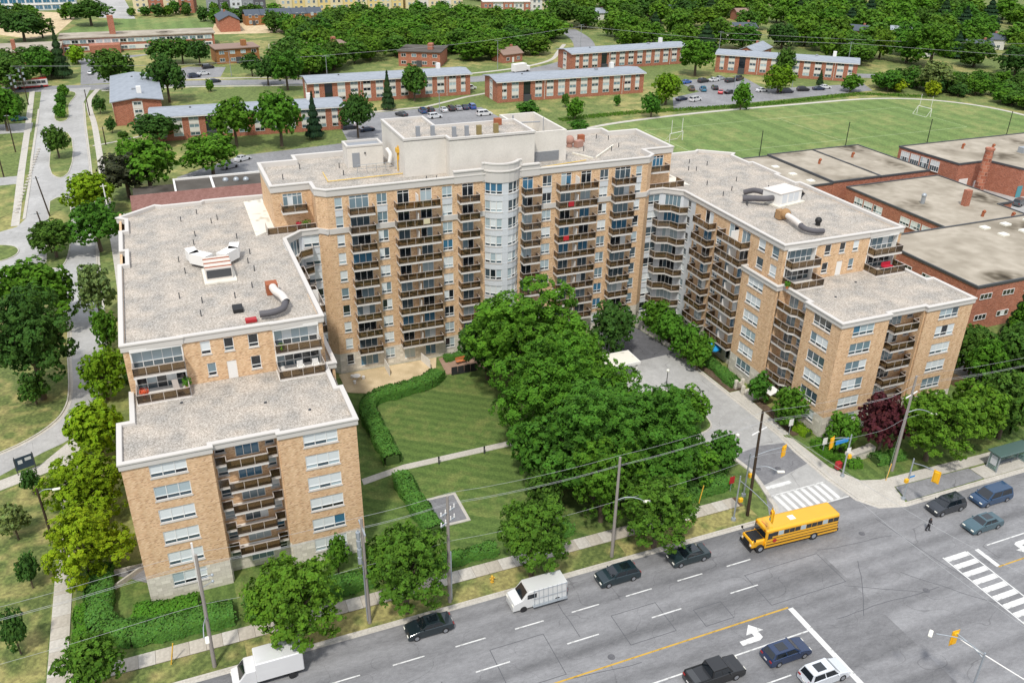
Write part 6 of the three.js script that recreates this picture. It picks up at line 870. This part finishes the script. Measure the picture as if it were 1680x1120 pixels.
// ---- traffic signals
function head(parent, x, y, z, turn, name = 'signal_head') { const g = new RoundedBoxGeometry(0.42, 1.15, 0.3, 2, 0.05); const m = mesh(name, g, M.signal, parent); m.position.set(x, y, z); m.rotation.y = turn + Math.PI; m.scale.setScalar(1.15); const bp = mesh('backplate', cached('bp', () => b2(-0.36, 0.36, -0.72, 0.72, -0.03, 0.0)), M.signal, m); for (let k = 0; k < 3; k++) mesh('lens', cached('ln' + k, () => { const c = new THREE.CylinderGeometry(0.12, 0.12, 0.05, 12); c.rotateX(Math.PI / 2); c.translate(0, 0.35 - k * 0.35, 0.17); return c; }), [M.tail, M.yellowpaint, M.teal][k], m); return m; }
function signal(label, x, z, h, arm, ped) { const o = thing('traffic_signal', label, 'traffic signal', [x, 0, z]); mesh('signal_pole', [rod([0, 0, 0], [0, h, 0], 0.11, 0.08), new THREE.CylinderGeometry(0.26, 0.3, 0.3, 10).translate(0, 0.15, 0)], M.galv, o); if (arm) { mesh('mast_arm', tube([[0, h - 0.6, 0], [arm[0] * 0.5, h - 0.1, arm[1] * 0.5], [arm[0], h + 0.1, arm[1]]], 0.05, 12, 6), M.galv, o); head(o, arm[0], h - 0.5, arm[1], arm[2]); } if (ped) { const g = new RoundedBoxGeometry(0.45, 0.5, 0.35, 2, 0.04); g.translate(ped[0], 2.9, ped[1]); mesh('walk_signal', g, M.signal, o); } return o; }
{ const o = signal('traffic signal with a blue street name plate on the corner lawn', 72, -65.9, 6.2, [-2.9, 0, 0.4], [0.45, 0]); mesh('street_name_plate', bx(-1.3, 5.55, 0, 2.0, 0.6, 0.05, 0.05), M.blue, o); mesh('small_sign', bx(0, 4.0, 0.12, 0.6, 0.7, 0.03), M.white, o); }
signal('traffic signal with an arm over the driveway exit', 58.2, -67.1, 6.1, [4.5, 0.4, 0.3], [0.45, 0.1]); signal('traffic signal whose long arm reaches over the school bus', 54.4, -63.7, 6.2, [-0.6, 6.6, 1.2], [0.4, 0.2]); { const o = signal('traffic signal on the grey pad east of the driveway', 75.7, -59.6, 5.9, [0.3, 3.2, -1.2], [-0.4, 0.1]); mesh('blue_plate', bx(0.5, 3.2, 0, 0.8, 0.22, 0.03), M.blue, o); }
{ const o = signal('traffic signal and lamp at the bottom right corner of the junction', 58.0, -34.0, 7.2, [-0.6, -2.6, 0], null); mesh('lamp_arm', tube([[0, 7, 0], [-1.6, 8.2, -1.2], [-3.4, 8.4, -2.4]], 0.05, 12, 6), M.galv, o); const g = new RoundedBoxGeometry(0.85, 0.2, 0.34, 2, 0.08); g.rotateY(0.6); g.translate(-3.8, 8.38, -2.6); mesh('lamp_head', g, M.lamp, o); mesh('long_arm', tube([[-0.2, 6.6, -2.3], [1.5, 6.2, 2], [3, 6, 6]], 0.06, 12, 6), M.white, o); }
// ---- bus shelter
{ const o = thing('bus_shelter', 'glazed bus shelter with a dark green roof at the right edge', 'bus shelter', [90.6, 0.085, -60.9]); for (const [x, z] of [[0, 0], [0, 1.4], [5.2, 0], [5.2, 1.4]]) mesh('post', b2(x - 0.06, x + 0.06, 0, 2.4, z - 0.06, z + 0.06), M.galv, o); const r = new RoundedBoxGeometry(5.9, 0.22, 2.0, 2, 0.1); r.translate(2.6, 2.5, 0.7); mesh('shelter_roof', r, std({ color: 0x4e645f, roughness: 0.4 }), o); for (let i = 0; i < 4; i++) mesh('glass_pane', b2(0.08 + i * 1.28, 1.3 + i * 1.28, 0.2, 2.3, -0.012, 0.012), M.shelter, o); mesh('glass_pane', b2(-0.012, 0.012, 0.2, 2.3, 0.08, 1.3), M.shelter, o); mesh('glass_pane', b2(5.19, 5.21, 0.2, 2.3, 0.08, 1.3), M.shelter, o); mesh('map_panel', b2(-0.05, -0.03, 0.8, 2.1, 0.25, 1.15), M.panel, o); mesh('bench', [b2(1.2, 4, 0.42, 0.48, 0.15, 0.55), b2(1.4, 1.46, 0, 0.42, 0.2, 0.5), b2(3.7, 3.76, 0, 0.42, 0.2, 0.5)], M.grey, o); }
// ---- small things by the entrance
{ const o = thing('fire_hydrant', 'yellow fire hydrant on the dry grass strip', 'fire hydrant', [24.9, 0, -64.3]); mesh('barrel', [rod([0, 0, 0], [0, 0.75, 0], 0.13, 0.12, 10), rod([0, 0.05, 0], [0, 0.12, 0], 0.2, 0.2, 10)], M.yellowpaint, o); mesh('bonnet', sphere(0, 0.78, 0, 0.16, 10, 6), M.yellowpaint, o); mesh('outlet', [rod([-0.28, 0.55, 0], [0.28, 0.55, 0], 0.075), rod([0, 0.5, 0], [0, 0.5, 0.26], 0.09)], M.yellowpaint, o); }
for (const [x, z, h, l] of [[62.6, -92.2, 2.9, 'globe lamp beside the paved turning circle'], [61, -73.2, 4, 'globe lamp at the driveway mouth'], [61.4, -105.2, 3, 'globe lamp at the head of the ramp']]) { const o = thing('globe_lamp', l, 'lamp', [x, 0, z], 0, 'globe lamps along the driveway'); mesh('post', rod([0, 0, 0], [0, h, 0], 0.06, 0.05), M.black, o); mesh('globe', sphere(0, h + 0.2, 0, 0.24, 14, 10), M.lamp, o); }
for (const [x, z, l] of [[32.3, -86.4, 'dark bollard light on the garden path, right one'], [26.2, -86.3, 'dark bollard light on the garden path, left one']]) { const o = thing('bollard_light', l, 'bollard', [x, 0.05, z], 0, 'bollards on the garden path'); mesh('post', rod([0, 0, 0], [0, 0.8, 0], 0.1, 0.1), M.dgrey, o); mesh('cap', [rod([0, 0.86, 0], [0, 1.05, 0], 0.13, 0.1)], M.black, o); }
{ const o = thing('notice_board', 'dark blue notice board on two posts beside the footpath', 'sign', [-21.2, 0, -102.6], 0.35); mesh('board', b2(-1.1, 1.1, 0.7, 2.4, -0.04, 0.04), std({ color: 0x2c3d4c }), o); for (const x of [-1, 1]) mesh('post', rod([x, 0, 0], [x, 2.6, 0], 0.06), M.dgrey, o); mesh('printed_panel', [b2(-0.7, -0.2, 1.5, 2.0, 0.041, 0.05), b2(0.1, 0.8, 1.7, 2.1, 0.041, 0.05)], M.panel, o); }
{ const o = thing('post_box', 'red mail box on the corner lawn', 'mail box', [72.4, 0.05, -67.2]); const g = new RoundedBoxGeometry(0.75, 1.0, 0.65, 3, 0.12); g.translate(0, 0.7, 0); mesh('box', g, M.red1, o); mesh('feet', [b2(-0.3, -0.22, 0, 0.22, -0.25, 0.25), b2(0.22, 0.3, 0, 0.22, -0.25, 0.25)], M.dgrey, o); mesh('slot', b2(-0.25, 0.25, 0.95, 1.0, 0.32, 0.34), M.black, o); }
{ const o = thing('entrance_sign', 'low stone entrance sign among clipped hedges', 'sign', [76.6, 0, -68.2], 0.1); mesh('stone_wall', b2(-2, 2, 0, 1.2, -0.35, 0.35), M.stone, o); mesh('cap_stone', b2(-2.15, 2.15, 1.2, 1.36, -0.5, 0.5), M.concrete, o); mesh('pillar', b2(-2.2, -1.5, 0, 1.5, -0.5, 0.5), M.stone, o); mesh('pillar', b2(1.5, 2.2, 0, 1.5, -0.5, 0.5), M.stone, o); }
for (const [x, z, h, l] of [[72.6, -70.4, 2.8, 'white parking sign on a post beside the drive walk'], [71.6, -75.8, 2.6, 'small white sign post by the bright bush'], [57.2, -68.4, 2.2, 'small red sign behind the signal pole']]) { const o = thing('sign_post', l, 'sign', [x, 0, z]); mesh('post', rod([0, 0, 0], [0, h, 0], 0.04), M.galv, o); mesh('plate', b2(-0.35, 0.35, h - 1.0, h, 0.04, 0.07), l.includes('red') ? M.red1 : M.white, o); }
{ const o = thing('bench', 'orange timber bench on the seating plaza', 'bench', [37.4, 0.1, -109.9], 0.1); mesh('seat', [0, 1, 2].map(i => b2(-0.9, 0.9, 0.42, 0.47, -0.25 + i * 0.18, -0.1 + i * 0.18)), M.orange, o); mesh('backrest', [0, 1, 2].map(i => b2(-0.9, 0.9, 0.55 + i * 0.15, 0.66 + i * 0.15, -0.34, -0.3)), M.orange, o); for (const x of [-0.7, 0.7]) mesh('leg', [b2(x - 0.04, x + 0.04, 0, 0.42, -0.3, 0.25)], M.dgrey, o); }
{ const o = thing('garden_parasol', 'bright blue parasol on a terrace under the balconies', 'parasol', [73.6, 0.1, -97.6]); const g = new THREE.ConeGeometry(1.5, 0.6, 8, 1, true); g.translate(0, 2.5, 0); mesh('canopy', g, std({ color: 0x1c8ecb, side: THREE.DoubleSide }), o); mesh('pole', rod([0, 0, 0], [0, 2.75, 0], 0.04), M.white, o); mesh('valance', (() => { const c = new THREE.CylinderGeometry(1.5, 1.52, 0.18, 8, 1, true); c.translate(0, 2.12, 0); return c; })(), std({ color: 0x1c8ecb, side: THREE.DoubleSide }), o); mesh('base', rod([0, 0, 0], [0, 0.1, 0], 0.3, 0.3, 12), M.grey, o); }
{ const o = thing('entrance_canopy', 'white flat canopy over the entrance drive behind the courtyard trees', 'canopy', [57.3, 0, -97.6]); mesh('canopy_roof', b2(-3, 2.9, 2.8, 3.2, -2, 1.8), M.white, o); mesh('canopy_top', b2(-2.8, 2.7, 3.2, 3.26, -1.8, 1.6), M.membrane, o); for (const [x, z] of [[-2.6, -1.6], [2.5, -1.6], [-2.6, 1.4], [2.5, 1.4]]) mesh('column', rod([x, 0, z], [x, 2.8, z], 0.16, 0.16, 10), M.white, o); }
{ const o = thing('ramp_wall', 'pale concrete wall rising along the driveway ramp', 'wall'); const s = new THREE.Shape([[0, 0], [12.5, 0], [12.5, 1.7], [0, 0.25]].map(p => new THREE.Vector2(...p))), g = new THREE.ExtrudeGeometry(s, { depth: 0.3, bevelEnabled: false }); const m = mesh('wall_panel', g, M.concrete, o); m.position.set(70.35, 0, -99.5); m.rotation.y = 1.72; mesh('fence_rail', rod([70.4, 1.3, -99.5], [68.6, 2.7, -111.8], 0.04), M.black, o); for (let i = 0; i < 7; i++) { const t = i / 6; mesh('fence_post', rod([70.4 - 1.8 * t, 0.3 + 1.4 * t, -99.5 - 12.3 * t], [70.4 - 1.8 * t, 1.35 + 1.4 * t, -99.5 - 12.3 * t], 0.035), M.black, o); } }
{ const o = thing('patio_screen', 'black panel fence at the edge of the seating plaza', 'fence', [34.8, 0.1, -106.9]); for (let i = 0; i < 4; i++) mesh('fence_panel', b2(i * 1.0, i * 1.0 + 0.94, 0, 1.3, -0.03, 0.03), M.black2, o); }
{ const o = thing('wooden_fence', 'brown wooden fence east of the wing', 'fence'); const a = [101.8, -82.5], b = [105.6, -68.5], n = 40; const g = new THREE.BoxGeometry(0.33, 1.8, 0.04); for (let i = 0; i < n; i++) { const t = (i + 0.5) / n, m = mesh('fence_board', g, M.wood, o); m.position.set(a[0] + (b[0] - a[0]) * t, 0.92, a[1] + (b[1] - a[1]) * t); m.rotation.y = Math.atan2(-(b[1] - a[1]), b[0] - a[0]); } }
struct('lane', sheetGeo([[106, -90], [118, -90], [122, -78], [110, -68], [106.3, -68]], 0.012), M.drive);
{ const o = thing('awning', 'small white awning over a ground floor door by the drive', 'awning', [74.3, 2.6, -83]); mesh('awning_top', bx(-0.6, 0.2, 0, 1.5, 0.08, 1.8, 0), M.white, o).rotation.z = 0.35; }
{ const o = thing('garden_wall', 'grey stone wall and gate posts by the entrance walk', 'wall'); for (const [x, z] of [[72.1, -88.6], [72.1, -86.9], [73.2, -88.6]]) mesh('gate_post', b2(x - 0.2, x + 0.2, 0, 1.5, z - 0.2, z + 0.2), M.stone, o); mesh('wall_run', b2(72.2, 73.2, 0, 1.1, -88.7, -88.5), M.stone, o); mesh('gate', [0, 1, 2, 3, 4, 5].map(i => b2(72.08, 72.12, 0.2, 1.4, -88.3 + i * 0.22, -88.26 + i * 0.22)), M.black, o); }
{ const o = thing('retaining_wall', 'low concrete wall beside the ramp at the wing corner', 'wall', [-8.4, 0, -77.5]); mesh('wall_run', [b2(-3, 0.3, 0, 0.6, -2.2, -2.0), bx(-1.6, 0.3, -0.8, 4.2, 0.6, 0.2, 0.65)], M.concrete, o); mesh('pit_floor', sheetGeo([[-3, -2], [0.3, -2], [0.3, 0.6]], 0.05), M.patch, o); }
{ const o = thing('green_bin', 'green waste bin with a white lid beside the red brown roof', 'bin', [-9.6, 0, -190.5]); mesh('bin_body', b2(-1.6, 1.6, 0, 2.2, -1.6, 0.4), std({ color: 0x13796a, roughness: 0.6 }), o); mesh('bin_lid', b2(-1.7, 1.7, 2.2, 2.45, -1.7, 0.5), M.white, o); }
{ const o = thing('pedestrian', 'person in dark clothes crossing by the east stop line', 'person', [74.0, 0.025, -54.1], 0.6); const bodyM = std({ color: 0x2c2a2e, roughness: 0.95 }); const g = [rod([0.1, 0.06, 0.12], [0.05, 0.86, 0.05], 0.065, 0.1, 8), rod([-0.1, 0.06, -0.2], [-0.05, 0.86, -0.05], 0.065, 0.1, 8), rod([0, 0.82, 0], [0, 1.12, 0.01], 0.15, 0.15, 10), rod([0, 1.1, 0.01], [0, 1.44, 0.02], 0.15, 0.2, 10), sphere(0, 1.44, 0.02, 0.19, 10, 6), rod([0.22, 1.42, 0.02], [0.27, 1.1, 0.12], 0.055, 0.045, 7), rod([0.27, 1.1, 0.12], [0.22, 0.92, 0.28], 0.045, 0.035, 7), rod([-0.22, 1.42, 0.02], [-0.27, 1.1, -0.06], 0.055, 0.045, 7), rod([-0.27, 1.1, -0.06], [-0.25, 0.9, 0.04], 0.045, 0.035, 7), rod([0, 1.5, 0.02], [0, 1.58, 0.03], 0.06, 0.06, 8), bx(0.1, 0.05, 0.18, 0.09, 0.09, 0.26), bx(-0.1, 0.05, -0.14, 0.09, 0.09, 0.26), sphere(0.21, 0.88, 0.3, 0.05, 6, 5), sphere(-0.25, 0.86, 0.05, 0.05, 6, 5)]; mesh('body', g, bodyM, o); mesh('head', [sphere(0, 1.68, 0.04, 0.11, 12, 9), sphere(0, 1.67, 0.15, 0.02, 6, 4)], std({ color: 0x9a7358 }), o); mesh('hair', [sphere(0, 1.71, 0.02, 0.115, 12, 8)], M.black, o); }
// ---- field goals and netting poles
for (const [x, z, t, l] of [[139, -213.6, 0.3, 'white goal frame with net at the near end of the playing field'], [235, -216, 1.6, 'white goal frame at the far end of the playing field']]) { const o = thing('goal_posts', l, 'goal', [x, 0, z], t, 'goals on the playing field'); mesh('frame', [rod([-2.8, 0, 0], [-2.8, 2.6, 0], 0.09), rod([2.8, 0, 0], [2.8, 2.6, 0], 0.09), rod([-2.8, 2.6, 0], [2.8, 2.6, 0], 0.09)], M.white, o); mesh('upright', [rod([-2.3, 2.6, 0], [-2.3, 6.4, 0], 0.07), rod([2.3, 2.6, 0], [2.3, 6.4, 0], 0.07)], M.white, o); mesh('net_frame', [rod([-2.8, 2.5, 0], [-2.8, 0.1, -1.8], 0.05), rod([2.8, 2.5, 0], [2.8, 0.1, -1.8], 0.05), rod([-2.8, 0.1, -1.8], [2.8, 0.1, -1.8], 0.05)], M.white, o); }
for (const [x, z, l] of [[152.6, -192.4, 'netting pole nearest the gravel roof'], [182.6, -192.8, 'second netting pole behind the school roof'], [208.2, -187.8, 'third netting pole behind the school roof'], [239.7, -187.6, 'last netting pole at the right']]) { const o = thing('netting_pole', l, 'pole', [x, 0, z], 0, 'black netting poles along the school'); mesh('shaft', rod([0, 0, 0], [0, 6.8, 0], 0.12, 0.1), M.black, o); mesh('cap', [sphere(0, 6.85, 0, 0.16, 8, 5)], M.black, o); }
top('soccer_goal', [rod([52, 0, -408], [52, 2.4, -408], 0.1), rod([59, 0, -408], [59, 2.4, -408], 0.1), rod([52, 2.4, -408], [59, 2.4, -408], 0.1)], M.white, 'white goal frame on the dry far meadow', 'goal');
// ---- plant standing on the wing roofs
{ const o = thing('rooftop_unit', 'white ribbed roof unit with two splayed ducts on the left wing', 'air handler', [4.3, 22.07, -103]); mesh('casing', b2(-1.5, 1.5, 0.2, 1.7, -2.2, 1.6), M.rustwhite, o); for (let i = 0; i < 8; i++) mesh('rib', b2(-1.55, 1.55, 1.7, 1.78, -2.0 + i * 0.45, -1.8 + i * 0.45), i % 3 === 1 ? M.rust : M.rustwhite, o); mesh('intake', b2(-1.4, 1.4, 0.5, 1.5, 1.6, 1.66), M.dgrey, o); for (const s of [-1, 1]) { mesh('duct', [bx(s * 1.6, 1.1, -3.7, 1.4, 1.3, 2.6, -s * 0.75), bx(s * 2.5, 1.1, -5.2, 1.2, 1.3, 2.2, -s * 0.2)], M.white, o); } mesh('curb', b2(-1.8, 1.9, 0, 0.2, -2.6, 2.4), M.membrane, o); }
{ const o = thing('curved_duct', 'black and white curved duct at the front of the left wing roof', 'duct', [0, 22.1, 0]); mesh('duct_run', tube([[7.3, 0.6, -89.1], [8.6, 0.7, -88.9], [9.8, 0.8, -89.3], [10.4, 0.9, -91]], 0.38, 20, 10), M.duct, o); mesh('white_elbow', tube([[10.4, 0.9, -90.6], [10.2, 1.1, -92], [9.7, 1.1, -93.6], [9.6, 1.0, -95]], 0.46, 16, 10), M.rustwhite, o); mesh('blower', b2(8.9, 10.2, 0, 1.3, -96.4, -95.1), M.rust, o); }
top('roof_hatch', new RoundedBoxGeometry(1.1, 0.5, 1.5, 2, 0.08).translate(5.3, 22.3, -92.3), M.black, 'small black hatch on the left wing roof', 'roof hatch'); top('roof_box', new RoundedBoxGeometry(1.2, 0.4, 0.7, 2, 0.05).translate(6.3, 22.28, -88.9), M.red1, 'small red box at the front edge of the left wing roof', 'box');
{ const o = thing('rooftop_unit', 'big white roof unit with black ducts on the right wing', 'air handler', [87, 22.07, -103.2], 0.2); mesh('casing', b2(-2.2, 2.6, 0.25, 2.0, -1.7, 1.7), M.white, o); mesh('casing_top', b2(-2.3, 2.7, 2.0, 2.1, -1.8, 1.8), M.rustwhite, o); mesh('hood', quad([2.6, 0.4, 1.6], [2.6, 0.4, -1.6], [3.6, 1.2, -1.6], [3.6, 1.2, 1.6]), M.dgrey, o); mesh('hood_top', [quad([2.6, 2.0, -1.6], [2.6, 2.0, 1.6], [3.6, 1.2, 1.6], [3.6, 1.2, -1.6], -0.01)], M.rustwhite, o); mesh('duct', tube([[-2.2, 1.1, 0.3], [-3.4, 1.1, 0], [-4.4, 0.9, -1.5], [-5.2, 0.6, -2.8]], 0.46, 18, 10), M.duct, o); mesh('duct', tube([[-1.5, 1.2, -1.6], [-2, 1.2, -3.6], [-2.6, 0.6, -5]], 0.42, 14, 10), M.duct, o); mesh('curb', b2(-2.6, 3.2, 0, 0.25, -2, 2.1), M.membrane, o); for (const x of [-1.2, 0.2, 1.4]) mesh('access_panel', b2(x - 0.5, x + 0.5, 0.5, 1.8, 1.7, 1.74), M.panel, o); }
{ const o = thing('curved_duct', 'black and white duct with a tan fan on the right wing roof', 'duct', [0, 22.1, 0]); mesh('fan_housing', [sphere(82.4, 0.9, -96.2, 0.8, 10, 8), b2(81.4, 82.3, 0.1, 1.4, -97.2, -96.2)], std({ color: 0xa07e58 }), o); mesh('white_duct', tube([[82.2, 0.9, -95.4], [81.9, 0.9, -93.6], [81.5, 0.8, -91.6]], 0.42, 14, 10), M.rustwhite, o); mesh('black_duct', tube([[81.5, 0.8, -91.8], [81.4, 0.7, -90.4], [82.3, 0.6, -89.5], [83.6, 0.5, -89.3]], 0.38, 14, 10), M.duct, o); }
top('roof_fan', [rod([85.5, 22.05, -92.7], [85.5, 22.6, -92.7], 0.35), sphere(85.5, 22.8, -92.7, 0.5, 10, 6)], M.black, 'small black roof fan on the right wing', 'fan');
// ---- furniture on terraces
function chairWhite(label, x, y, z, t) { const o = thing('garden_chair', label, 'chair', [x, y, z], t, 'white garden chairs on the terrace'); mesh('seat', b2(-0.3, 0.3, 0.34, 0.4, -0.3, 0.35), M.white, o); mesh('backrest', [0, 1, 2, 3].map(i => bx(-0.24 + i * 0.16, 0.72, -0.38, 0.14, 0.8, 0.03)), M.white, o); for (const s of [-1, 1]) { mesh('armrest', b2(s * 0.34 - 0.05, s * 0.34 + 0.05, 0.58, 0.62, -0.35, 0.4), M.white, o); mesh('leg', b2(s * 0.32 - 0.03, s * 0.32 + 0.03, 0, 0.58, 0.3, 0.36), M.white, o); mesh('leg', b2(s * 0.32 - 0.03, s * 0.32 + 0.03, 0, 0.58, -0.34, -0.28), M.white, o); } }
chairWhite('white slatted chair on the terrace, left of the pair', 10.6, 16.86, -85.6, 0.1); chairWhite('white slatted chair on the terrace, right of the pair', 12.2, 16.86, -85.5, -0.1);
{ const o = thing('lounge_chair', 'grey reclining chair on the other terrace of the left wing', 'lounge chair', [-2.2, 16.86, -85.6], 0.3); mesh('seat', b2(-0.3, 0.3, 0.35, 0.42, -0.2, 0.9), M.rail, o); const b = mesh('backrest', b2(-0.3, 0.3, 0, 0.95, -0.03, 0.03), M.rail, o); b.position.set(0, 0.4, -0.2); b.rotation.x = -0.4; for (const x of [-0.27, 0.27]) mesh('leg', [b2(x - 0.02, x + 0.02, 0, 0.36, 0.7, 0.75), b2(x - 0.02, x + 0.02, 0, 0.36, -0.1, -0.05)], M.grey, o); }
seed(808);
function potPlant(label, x, y, z, r, kind, flower) { const o = thing('potted_plant', label, 'plant', [x, y, z], 0, 'plants on balconies and terraces'); mesh('pot', rod([0, 0, 0], [0, 0.4, 0], 0.18, 0.24, 10), M.orange, o); mesh('foliage', leafCloud(220, 0.1, () => { const a = rnd() * 6.28, h = rnd(); return [Math.cos(a) * r * Math.sqrt(rnd()), 0.4 + h * r * 1.5, Math.sin(a) * r * Math.sqrt(rnd()), Math.cos(a), 0.6, Math.sin(a), rr(0.7, 1)]; }, 900 + Math.floor(x * 7)), flower ?? leafM[kind], o); }
const flo = std({ color: 0xc8502a, side: THREE.DoubleSide }), flr = std({ color: 0xb02038, side: THREE.DoubleSide });
potPlant('orange flowers in a pot at the corner of the left terrace', -5.4, 16.86, -85.4, 0.5, 'd', flo); potPlant('green plant at the right end of the left terrace', -1.2, 16.86, -86.2, 0.5, 'b'); potPlant('bushy plant on the tower terrace beside the white membrane', 17.2, 22.1, -115.6, 0.6, 'd'); potPlant('red flowers on the tower terrace beside the bushy plant', 16.2, 22.1, -116, 0.4, 'd', flr); potPlant('row plant behind the glass of the right terrace', 75.4, 16.86, -85.3, 0.4, 'b'); potPlant('plant on the upper left lounge balcony', 8.8, FL(7), -86, 0.4, 'y');
{ const o = thing('red_lounger', 'red cushions and table on the far right terrace', 'furniture', [93.2, 16.86, -85.9]); mesh('cushion', [new RoundedBoxGeometry(1.6, 0.25, 0.7, 2, 0.08).translate(0, 0.45, 0), new RoundedBoxGeometry(1.6, 0.6, 0.2, 2, 0.08).translate(0, 0.7, -0.4)], std({ color: 0xb01a34 }), o); mesh('frame', [b2(-0.8, 0.8, 0.25, 0.32, -0.4, 0.35), b2(-0.8, -0.74, 0, 0.25, -0.4, 0.35), b2(0.74, 0.8, 0, 0.25, -0.4, 0.35)], M.dgrey, o); }
for (const [x, k, c, l] of [[55.6, 8, 0xa8202c, 'red towel over a tower balcony rail, two floors below the roof'], [55, 6, 0xb8242c, 'red panel on a wide tower balcony rail at mid height'], [33.2, 8, 0xcfc6a4, 'pale rug over a wide balcony rail left of the bay']]) top('hanging_towel', bx(x, FL(k) + 0.68, -111.69, 0.9, 0.75, 0.03), std({ color: c }), l, 'towel');
{ const o = thing('patio_set', 'white table and chairs on the patio at the left', 'garden furniture', [21.4, 0.1, -110.4]); mesh('table_top', rod([0, 0.7, 0], [0, 0.74, 0], 0.6, 0.6, 14), M.white, o); mesh('table_leg', rod([0, 0, 0], [0, 0.7, 0], 0.05), M.white, o); for (let i = 0; i < 3; i++) { const a = i * 2.1; mesh('stool', [rod([Math.cos(a), 0, Math.sin(a)], [Math.cos(a), 0.45, Math.sin(a)], 0.2, 0.24, 8)], M.white, o); } }
{ const o = thing('patio_divider', 'white lattice divider between two patios', 'fence', [26.2, 0.1, -112.8]); for (let i = 0; i < 5; i++) mesh('slat', b2(-0.03, 0.03, 0, 1.6, i * 0.6, i * 0.6 + 0.5), M.white, o); } { const o = thing('patio_divider', 'white lattice divider at the right end of the patio', 'fence', [31.9, 0.1, -112.8], 0.2); for (let i = 0; i < 5; i++) mesh('slat', b2(-0.03, 0.03, 0, 1.4, i * 0.6, i * 0.6 + 0.5), M.white, o); }
for (let i = 0; i < 22; i++) { const z = -208 - i * 2.6; top('edge_stone', new RoundedBoxGeometry(0.7, 0.4, 0.6, 1, 0.12).translate(-30.9 - (z + 203) * -0.018 * -1 - 0.0 + (z + 203) * 0.0, 0.2, z), M.concrete, 'pale boulder in the row along the west road sidewalk', 'stone', 'boulders along the west road'); }
seed(4242);
{ const cm = [std({ color: 0x2a2826 }), std({ color: 0x5a4636 }), std({ color: 0xb8b4ac })]; for (let i = 0; i < 34; i++) { const s = rnd() < 0.5 ? -1 : 1, k = 1 + Math.floor(rnd() * 9), c = pick([[18.9, 21.6], [9.7, 12], [12.8, 15.1], [3.6, 6]]), d = rr(...c), o = thing('balcony_chair', 'small chair behind the railing of a tower balcony', 'chair', [XM + s * d, FL(k), -112.4 + rr(-0.2, 0.3)], rnd() * 6, 'chairs on the tower balconies'), m = pick(cm); mesh('seat', cached('bcs', () => b2(-0.24, 0.24, 0.4, 0.46, -0.24, 0.24)), m, o); mesh('backrest', cached('bcb', () => b2(-0.24, 0.24, 0.46, 0.95, -0.26, -0.22)), m, o); for (const [x, z] of [[-0.2, -0.2], [0.2, -0.2], [-0.2, 0.2], [0.2, 0.2]]) mesh('leg', cached('bcl', () => b2(-0.025, 0.025, 0, 0.4, -0.025, 0.025)), m, o).position.set(x, 0, z); } }
scene.traverse(o => { if (o.isMesh) { o.castShadow = true; o.receiveShadow = true; } });
renderer.render(scene, camera);
